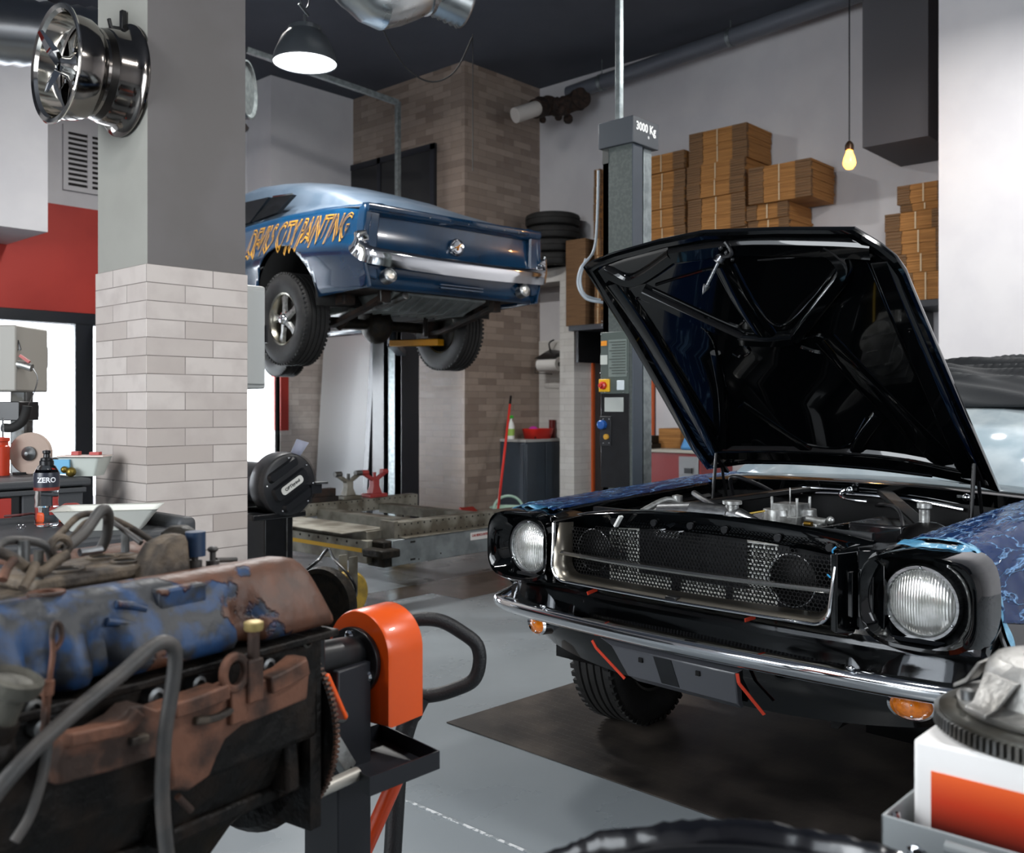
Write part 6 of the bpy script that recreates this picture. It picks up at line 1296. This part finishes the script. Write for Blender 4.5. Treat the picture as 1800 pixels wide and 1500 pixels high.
def cover(s):
    prof = [(.085, .910), (.105, .957), (.125, .985), (.150, .998), (.185, 1.0), (.205, .992), (.222, .972), (.244, .942), (.260, .916), (.262, .902), (.254, .890), (.232, .882)]
    ys_ = [(-.58, .0), (-.575, .55), (-.565, .8), (-.545, .95), (-.52, 1)]+[(-.51+.01*i, 1) for i in range(48)]+[(-.035, 1), (-.012, .95), (.004, .82), (.014, .6), (.016, .0)]
    sc1, sc2 = vcp(185, 1130).y, vcp(432, 1080).y
    rg = []
    for y, k in ys_:
        kk = k if k > 0 else .35
        bu = sum(.5+.5*cos(pi*clampi((y-c_)/.036, -1, 1)) for c_ in (sc1, sc2, (sc1+sc2)/2-.2)) if k == 1 else 0
        bu = min(1, bu*1.5)
        rg.append([(s*(.18+(x-.18)*(.75+.25*kk)-.034*bu*clampi((.965-z)/.03, 0, 1)*(1 if x > .2 else 0)), y, .880+(z-.880)*kk) for x, z in prof])
    MB().loft(rg).build('valve_cover', pb, eg, angle=50, bevel=.0)
cover(1); cover(-1)
# flanges, ribs and scallops on the near cover
for pts in ([(205, 1062), (232, 1064), (258, 1070)], [(190, 1092), (220, 1095), (250, 1101)]):
    MB().tube(bez([vcp(*p, off=-.003) for p in pts]), [.006]*13, 10).build('pressed_rib', pb, eg)
MB().box((.2, -.585, .868), (.262, .02, .880)).build('cover_flange', iron, eg, bevel=.003)
MB().box((.2, -.30, .955), (.228, -.22, .99), None).build('cover_bracket', pb, eg, bevel=.004)
w = MB(); w.lathe([(.024, 0), (.024, .004), (.012, .004), (.012, .001)], T(.165, -.43, .999), 24); w.build('filler_hole', rustm, eg)
# heads and block
for s in (-1, 1):
    w = MB(); w.box((.06, -.60, .70) if s > 0 else (-.26, -.60, .70), (.238, .0, .87) if s > 0 else (-.06, .0, .87)); w.build('cylinder_head', iron, eg, bevel=.012)
w = MB(); w.loft([[(-.22, y, .76), (.235, y, .76), (.20, y, .66), (.17, y, .60), (-.17, y, .60), (-.20, y, .66)] for y in (-.60, .0)]); w.box((-.12, -.58, .76), (.12, -.0, .93)); w.build('engine_block', iron, eg, bevel=.01)
w = MB(); w.loft([[(-.14, -.60, .61), (.165, -.60, .61), (.165, -.02, .61), (-.14, -.02, .61)], [(-.13, -.60, .50), (.155, -.60, .50), (.155, -.10, .575), (-.13, -.10, .575)], [(-.12, -.60, .36), (.14, -.60, .36), (.14, -.26, .43), (-.12, -.26, .43)]]); w.build('oil_pan', grease, eg, bevel=.02)
w = MB(); w.lathe([(.15, -.02), (.19, -.02), (.205, .0), (.0, .0)], T(.03, -.0, .70) @ RX(-90), 48); w.box((-.16, -.02, .55), (.235, .004, .86)); w.build('rear_plate', iron, eg)
# lumps, bolts and brackets on the flank
w = MB()
for px, py, r in ((345, 1202, .012), (270, 1226, .014), (535, 1128, .010), (468, 1170, .012), (55, 1245, .012), (70, 1280, .012)):
    p = EF.hit(px, py, 'x', .25); w.lathe([(r, -.03), (r, .008), (r*.6, .01), (r*.5, .002), (0, .002)], T(*p) @ RY(90), 12)
w.build('head_bolt', dull_steel, eg)
for _ in range(34):
    y = random.uniform(-.58, -.03); z = random.uniform(.47, .78)
    x = .155+.08*clampi((z-.58)/.2, 0, 1) if z > .5 else .14
    w.cur = 0
w = MB()
for k in (0, 3, 6): y = -.54+.08*k; w.box((.16, y, .62), (.225, y+.03, .745), None, taper=.2)
w.box((.12, -.59, .60), (.19, -.02, .625)); w.build('casting_rib', iron, eg, bevel=.006)
# rusty exhaust manifold traced as a plate of real thickness
ol = [(112, 1297), (165, 1285), (205, 1262), (225, 1243), (245, 1238), (270, 1247), (300, 1236), (388, 1205), (398, 1230), (420, 1222), (462, 1195), (500, 1178), (525, 1157), (541, 1155), (545, 1180), (541, 1228), (500, 1245), (460, 1262), (425, 1275), (395, 1300), (380, 1330), (366, 1366), (330, 1392), (300, 1390), (298, 1352), (290, 1325), (200, 1355), (97, 1382), (92, 1350)]
pts = [EF.hit(px, py, 'x', .292) for px, py in ol]
w = MB(); w.loft([[p+Vector((-.03, 0, 0)) for p in pts], [p+Vector((-.004, 0, 0)) for p in pts], [p+Vector((.004, 0, 0))+(Vector((.292, -.28, .82))-p)*.03 for p in pts]]); w.build('exhaust_manifold', rustm, eg, bevel=.003)
def eb(pl, wd, th, x=.297, nm='manifold_rib', m=None):
    P_ = [EF.hit(px, py, 'x', x) for px, py in pl]; w = MB(); w.sweep(bez(P_, 4), [(-th, -wd), (th, -wd), (th, wd), (-th, wd)]); w.build(nm, m or rustm, eg, bevel=.003)
eb([(115, 1300), (160, 1290), (215, 1277), (240, 1250)], .009, .012); eb([(300, 1248), (350, 1232), (395, 1213)], .011, .013); eb([(470, 1205), (510, 1185), (535, 1170)], .013, .011)
eb([(342, 1268), (380, 1262), (410, 1245)], .005, .006, .300, 'raised_casting_edge', tan); eb([(228, 1305), (245, 1300), (258, 1296)], .005, .006, .300, 'raised_casting_edge', tan)
w = MB(); w.cyl(EF.hit(312, 1400, 'x', .28), EF.hit(336, 1425, 'x', .28), .005); w.build('bent_stud', rustm, eg)
# lifting eye and long stud
c = EF.hit(412, 1183, 'x', .302)
w = MB(); o_, i_ = [(c.y+.025*cos(a)*1.0, c.z+.029*sin(a)) for a in [2*pi*k/28 for k in range(28)]], [(c.y+.014*cos(a), c.z+.017*sin(a)) for a in [2*pi*k/28 for k in range(28)]]
w.ring_prism(o_, i_, .012, Matrix(((0, 0, 1, c.x-.006), (1, 0, 0, 0), (0, 1, 0, 0), (0, 0, 0, 1)))); d = EF.hit(445, 1190, 'x', .302); w.box((c.x-.01, d.y-.016, d.z-.035), (c.x+.01, d.y+.012, d.z+.028)); e2 = EF.hit(418, 1235, 'x', .302); w.box((c.x-.008, e2.y-.014, e2.z-.03), (c.x+.004, e2.y+.014, e2.z+.02)); w.build('lifting_eye', rustm, eg, bevel=.003)
a, b_ = EF.hit(445, 1170, 'x', .302), EF.hit(446, 1106, 'x', .302); MB().cyl(a, b_, .0085, n=14).build('long_stud', rustm, eg); MB().lathe([(.013, 0), (.0145, .003), (.0145, .012), (.01, .014), (0, .013)], T(*(b_-Vector((0, 0, .002)))), 12).build('stud_head', mat('brassy_bolt', '#b09a64', .45, .6), eg)
# dipstick
P_ = [EF.hit(px, py, 'x', .315) for px, py in ((80, 1295), (84, 1240), (88, 1190), (93, 1150), (92, 1115), (97, 1096), (106, 1100), (108, 1122), (100, 1138), (94, 1142))]
MB().tube(bez(P_, 4), .0032, 8).build('dipstick', rustm, eg); MB().cyl(EF.hit(82, 1222, 'x', .315), EF.hit(84, 1196, 'x', .315), .0075, n=12).build('dipstick_collar', rustm, eg); MB().cyl(EF.hit(78, 1300, 'x', .300), EF.hit(82, 1222, 'x', .315), .005, n=12).build('dipstick_tube', rustm, eg)
# oil filler neck
a, b_ = EF.hit(-14, 1300, 'x', .31), EF.hit(26, 1192, 'x', .33); ax_ = (b_-a).normalized()
w = MB(); w.lathe([(.020, 0), (.018, .03), (.020, .055), (.030, .06), (.032, .066), (.032, .076), (.026, .079), (.02, .074), (0, .074)], aim(b_-ax_*.075, b_), 28); w.build('filler_neck', mat('dusty_grey_metal', '#5c5a52', .55, .5, col2='#3b3933', scale=20, bump=.3), eg); w = MB(); w.sph(b_-ax_*.09, .03, 10); w.cyl(b_-ax_*.16, b_-ax_*.05, .022); w.build('filler_base', iron, eg)
# hoses
hm = mat('grey_aged_hose', '#3d3c3b', .5, col2='#4a4643', scale=30, bump=.1)
P_ = [EF.hit(px, py, 'x', .345) for px, py in ((-40, 1440), (0, 1385), (60, 1318), (130, 1253), (210, 1188), (262, 1142), (285, 1130), (303, 1136), (308, 1160), (302, 1215), (290, 1290), (285, 1380), (288, 1450), (298, 1540))]
MB().tube(bez(P_, 5), .0095, 16).build('coolant_hose', hm, eg)
P_ = [EF.hit(px, py, 'x', .325) for px, py in ((84, 1302), (80, 1340), (68, 1390), (50, 1440), (25, 1480))]; MB().tube(bez(P_), .006, 10).build('thin_hose', hm, eg)
# valley: intake flange, thermostat housing, pipes
w = MB(); w.box((-.10, -.48, .93), (.09, -.10, .985)); w.build('intake_base', tan, eg, bevel=.01)
w = MB(); w.box((-.06, -.40, .985), (.085, -.16, 1.005)); w.build('carburettor_flange', tan, eg, bevel=.006)
w = MB()
for x, y in ((-.02, -.33), (.045, -.33), (-.02, -.23), (.045, -.23)): w.lathe([(.026, .001), (.026, .004), (.021, .004), (.021, .001)], T(x, y, 1.005), 20)
w.build('throttle_bore_ring', tan, eg); w = MB()
for x, y in ((-.02, -.33), (.045, -.33), (-.02, -.23), (.045, -.23)): w.lathe([(.021, .0), (0, .0015)], T(x, y, 1.0055), 20)
w.build('throttle_bore', hole, eg)
w = MB()
for x, y in ((-.05, -.39), (.075, -.39), (.075, -.17), (-.05, -.17)): w.cyl((x, y, 1.0), (x, y, 1.045), .007, n=10)
w.build('flange_stud', dull_steel, eg)
P3 = lambda px, py, x: EF.hit(px, py, 'x', x)
w = MB(); a = P3(300, 975, .09); w.loft([[(a.x-.035, a.y-.075, a.z-.05), (a.x+.03, a.y-.075, a.z-.05), (a.x+.03, a.y+.02, a.z-.05), (a.x-.035, a.y+.02, a.z-.05)], [(a.x-.03, a.y-.03, a.z+.02), (a.x+.02, a.y-.03, a.z+.02), (a.x+.02, a.y+.02, a.z+.02), (a.x-.03, a.y+.02, a.z+.02)], [(a.x-.02, a.y+.0, a.z+.032), (a.x+.015, a.y+.0, a.z+.032), (a.x+.015, a.y+.018, a.z+.032), (a.x-.02, a.y+.018, a.z+.032)]]); w.build('thermostat_housing', tan, eg, bevel=.006)
MB().cyl(P3(330, 958, .09)+Vector((0, .015, -.02)), P3(330, 958, .09)+Vector((0, .015, .02)), .016).build('coil_cap', mat('dark_blue_cap', '#1c3450', .4), eg)
for px in (343, 374):
    a = P3(px, 985, .09); w = MB(); w.cyl(a-Vector((0, 0, .03)), a, .011); w.cyl(a, a+Vector((0, 0, .016)), .005, n=8); w.sph(a+Vector((0, 0, .018)), .009, 8, sq=(1, 1, .6)); w.build('vacuum_fitting', hm, eg)
MB().cyl(P3(380, 985, .09), P3(415, 984, .09), .0045, n=10).build('vacuum_spigot', hm, eg); w = MB(); w.box((.03, -.12, .90), (.11, .0, .965)); w.build('intake_end', tan, eg, bevel=.01)
def pipe(pl, r, m, nm):
    MB().tube(bez([EF.hit(px, py, 'x', x) for px, py, x in pl], 5), r, 12).build(nm, m, eg)
pipe([(115, 965, .06), (150, 935, .04), (178, 897, .02), (190, 905, -.0), (188, 940, -.03), (178, 965, -.05)], .0085, hm, 'looped_hose')
pipe([(85, 960, .05), (110, 935, .0), (140, 907, -.04), (175, 905, -.06), (215, 920, -.06), (250, 940, -.05), (275, 958, -.03)], .0055, tan, 'bent_fuel_pipe')
pipe([(98, 965, .06), (125, 945, .03), (150, 918, .0), (170, 912, -.02)], .004, tan, 'fuel_pipe')
pipe([(180, 905, -.05), (215, 930, -.02), (248, 955, .02)], .0045, hm, 'rubber_line')
pipe([(-20, 985, .1), (0, 958, .09), (20, 950, .08), (60, 953, .07), (82, 962, .07), (90, 985, .06)], .006, hm, 'rubber_line')
pipe([(-10, 968, .12), (20, 980, .12), (50, 1000, .12), (75, 1005, .11), (100, 985, .10), (120, 975, .1)], .0075, tan, 'linkage_rod')
pipe([(40, 1035, .15), (55, 1010, .14), (62, 992, .13)], .0065, tan, 'linkage_rod'); pipe([(5, 1020, .15), (12, 1000, .14), (25, 985, .13)], .006, rustm, 'linkage_rod')
a = P3(105, 962, .07); w = MB(); w.tube([a+Vector((0, .014*cos(t_), .014*sin(t_))) for t_ in [2*pi*k/16 for k in range(16)]], .006, 8, closed=True); w.build('pipe_union', tan, eg)
a = P3(42, 965, .09); MB().cyl(a-Vector((0, 0, .03)), a+Vector((0, 0, .012)), .008, n=12).build('loose_stud', dull_steel, eg); a = P3(140, 972, .08); MB().cyl(a, a+Vector((0, .035, 0)), .006, n=10).build('bright_pin', steel, eg)
w = MB(); w.box((.02, -.56, .90), (.11, -.42, .975)); w.build('distributor_base', tan, eg, bevel=.01); w = MB(); w.lathe([(.03, 0), (.035, .02), (.03, .05), (.015, .06), (0, .06)], T(.0, -.1, .985), 20); w.build('dusty_cap', grease, eg)
# flywheel at the stand end
FW = T(.09, .012, .70) @ RX(-90)
MB().lathe([(0, 0), (.165, 0), (.165, .012), (0, .012)], FW, 64).build('flexplate', iron, eg); w = MB()
for k in range(120): w.box((.163, -.002, .001), (.171, .002, .011), FW @ RZ(3*k))
w.build('ring_gear', rustm, eg, smooth=False)
# ---- engine stand
es = thing('engine_stand', 'black engine stand with orange gearbox head, tray and handle holding the old engine', 'engine stand', EF.o, EF.rz)
def SP(px, py, k, v): return EF.hit(px, py, k, v)
MB().box((.045, .145, .03), (.135, .235, .76)).build('post', mat('stand_black', '#17191f', .45), es, bevel=.004)
w = MB(); w.cyl((.09, .05, .782), (.09, .245, .768), .034, n=32); w.build('rotating_shaft', black_satin, es)
w = MB(); w.lathe([(.066, 0), (.066, .012), (0, .012)], T(.085, .245, .752) @ RX(90), 44); w.build('bearing_plate', black_satin, es, bevel=.002)
w = MB()
for a in (95, 215, 335): w.lathe([(.011, 0), (.011, .004), (.007, .008), (0, .009)], T(.085+.05*cos(radians(a)), .233, .752+.05*sin(radians(a))) @ RX(90), 16)
w.build('bearing_bolt', chrome, es)
ol = arc(0, .0, .082, 0, 180, 24)+[(-.082, -.135), (.082, -.135)]
w = MB(); w.loft([[(x*k, y*k2, z) for x, y in ol] for k, k2, z in ((.94, .96, 0), (1, 1, .006), (1, 1, .098), (.96, .97, .104))], M=T(.09, .35, .768) @ RX(90)); w.build('gearbox_housing', orange_m, es, angle=30)
w = MB()
for z in (.672, .648): w.cyl((.115, .2445, z), (.115, .246, z), .003, n=8)
w.build('housing_hole', hole, es)
a, b_ = SP(560, 1185, 'x', .14), SP(594, 1262, 'x', .14); w = MB(); w.bar(a, b_, .010, .045, up=(1, 0, .3)); w.build('mounting_arm', orange_m, es, bevel=.003); MB().sph(b_+Vector((.0, .01, .0)), .012, 8).build('arm_bolt', alu, es)
a, b_ = SP(556, 1260, 'x', .17), SP(612, 1352, 'x', .17); w = MB(); w.bar(a, b_, .03, .02, up=(1, 0, .2)); w.build('mounting_arm', alu, es, bevel=.002); a, b_ = SP(540, 1400, 'x', .20), SP(628, 1360, 'x', .20); MB().cyl(a, b_, .0125, n=20).build('spacer_tube', mat('bright_zinc', '#b5b1a8', .35, .6), es, bevel=.002)
w = MB(); w.box((-.02, .03, .62), (.2, .05, .86)); w.build('mounting_plate', black_satin, es, bevel=.004); w = MB(); w.cyl((.09, -.0, .70), (.09, .05, .76), .02); w.build('plate_spacer', black_satin, es)
MB().sph(SP(552, 1138, 'x', .2), .008, 8).build('brass_nut', mat('brass_nut', '#c08a2c', .3, .9), es)
# tray
N0, N1, N2 = at(650, 1367, 1.68), at(773, 1320, 1.81), at(668, 1268, 1.97)
loc = lambda p: EF.i @ p
n0, n1, n2 = loc(N0), loc(N1), loc(N2); n3 = n0+n2-n1; zz0 = n0.z
tm = mat('tray_black', '#181a20', .45); crn = [n0, n1, n2, n3]
for c_ in crn: c_.z = zz0
ctr = sum(crn, Vector())/4; ins = [c_+(ctr-c_)*.03 for c_ in crn]; dn = Vector((0, 0, -.034)); dn2 = Vector((0, 0, -.030))
MB().loft([[c_+dn for c_ in crn], crn, ins, [c_+dn2 for c_ in ins]]).build('tool_tray', tm, es, smooth=False)
w = MB(); m3 = (n3+n0)/2; w.bar(Vector((.09, .19, zz0-.02)), ctr+Vector((0, 0, -.038)), .05, .006); w.build('tray_bracket', tm, es)
# handle loop and drawbar
hp_ = [(703, 1150), (700, 1120), (708, 1098), (735, 1089), (775, 1092), (812, 1112), (838, 1134), (843, 1165), (832, 1196), (800, 1212), (765, 1222), (735, 1222), (715, 1200)]
P_ = [loc(at(px, py, 2.12)) for px, py in hp_]; hmm = mat('matt_black_handle', '#191a1c', .5, bump=.2, bscale=250)
w = MB(); w.tube(bez(P_+[P_[0]], 5)[:-1], .0155, 14, closed=True); w.build('handle_loop', hmm, es)
a = [loc(at(px, py, 2.12)) for px, py in ((738, 1222), (722, 1255), (708, 1300), (700, 1340))]; w = MB(); w.tube(bez(a, 5), [.026]*6+[.022]*10, 14); w.build('drawbar', hmm, es); ft = loc(at(680, 1500, 2.1)); ft.z = .06; MB().cyl(a[-1], ft, .02, n=14).build('drawbar_tube', hmm, es)
a, b_ = loc(at(696, 1370, 2.0)), loc(at(612, 1560, 2.0)); b_ = a+(b_-a)*((a.z-.06)/(a.z-b_.z)); MB().cyl(a, b_, .017, n=20).build('orange_brace', mat('deep_orange_tube', '#d8481a', .35, coat=.3), es)
w = MB(); w.box((-.35, .15, .04), (.5, .23, .10)); w.box((.05, -.8, .04), (.13, .9, .10)); w.build('base_frame', MATS['stand_black'], es, bevel=.006)
w = MB()
for x, y in ((-.33, .19), (.48, .19), (.09, -.78), (.09, .88)): w.cyl((x-.015, y, .03), (x+.015, y, .03), .03)
w.build('caster', rubber, es)
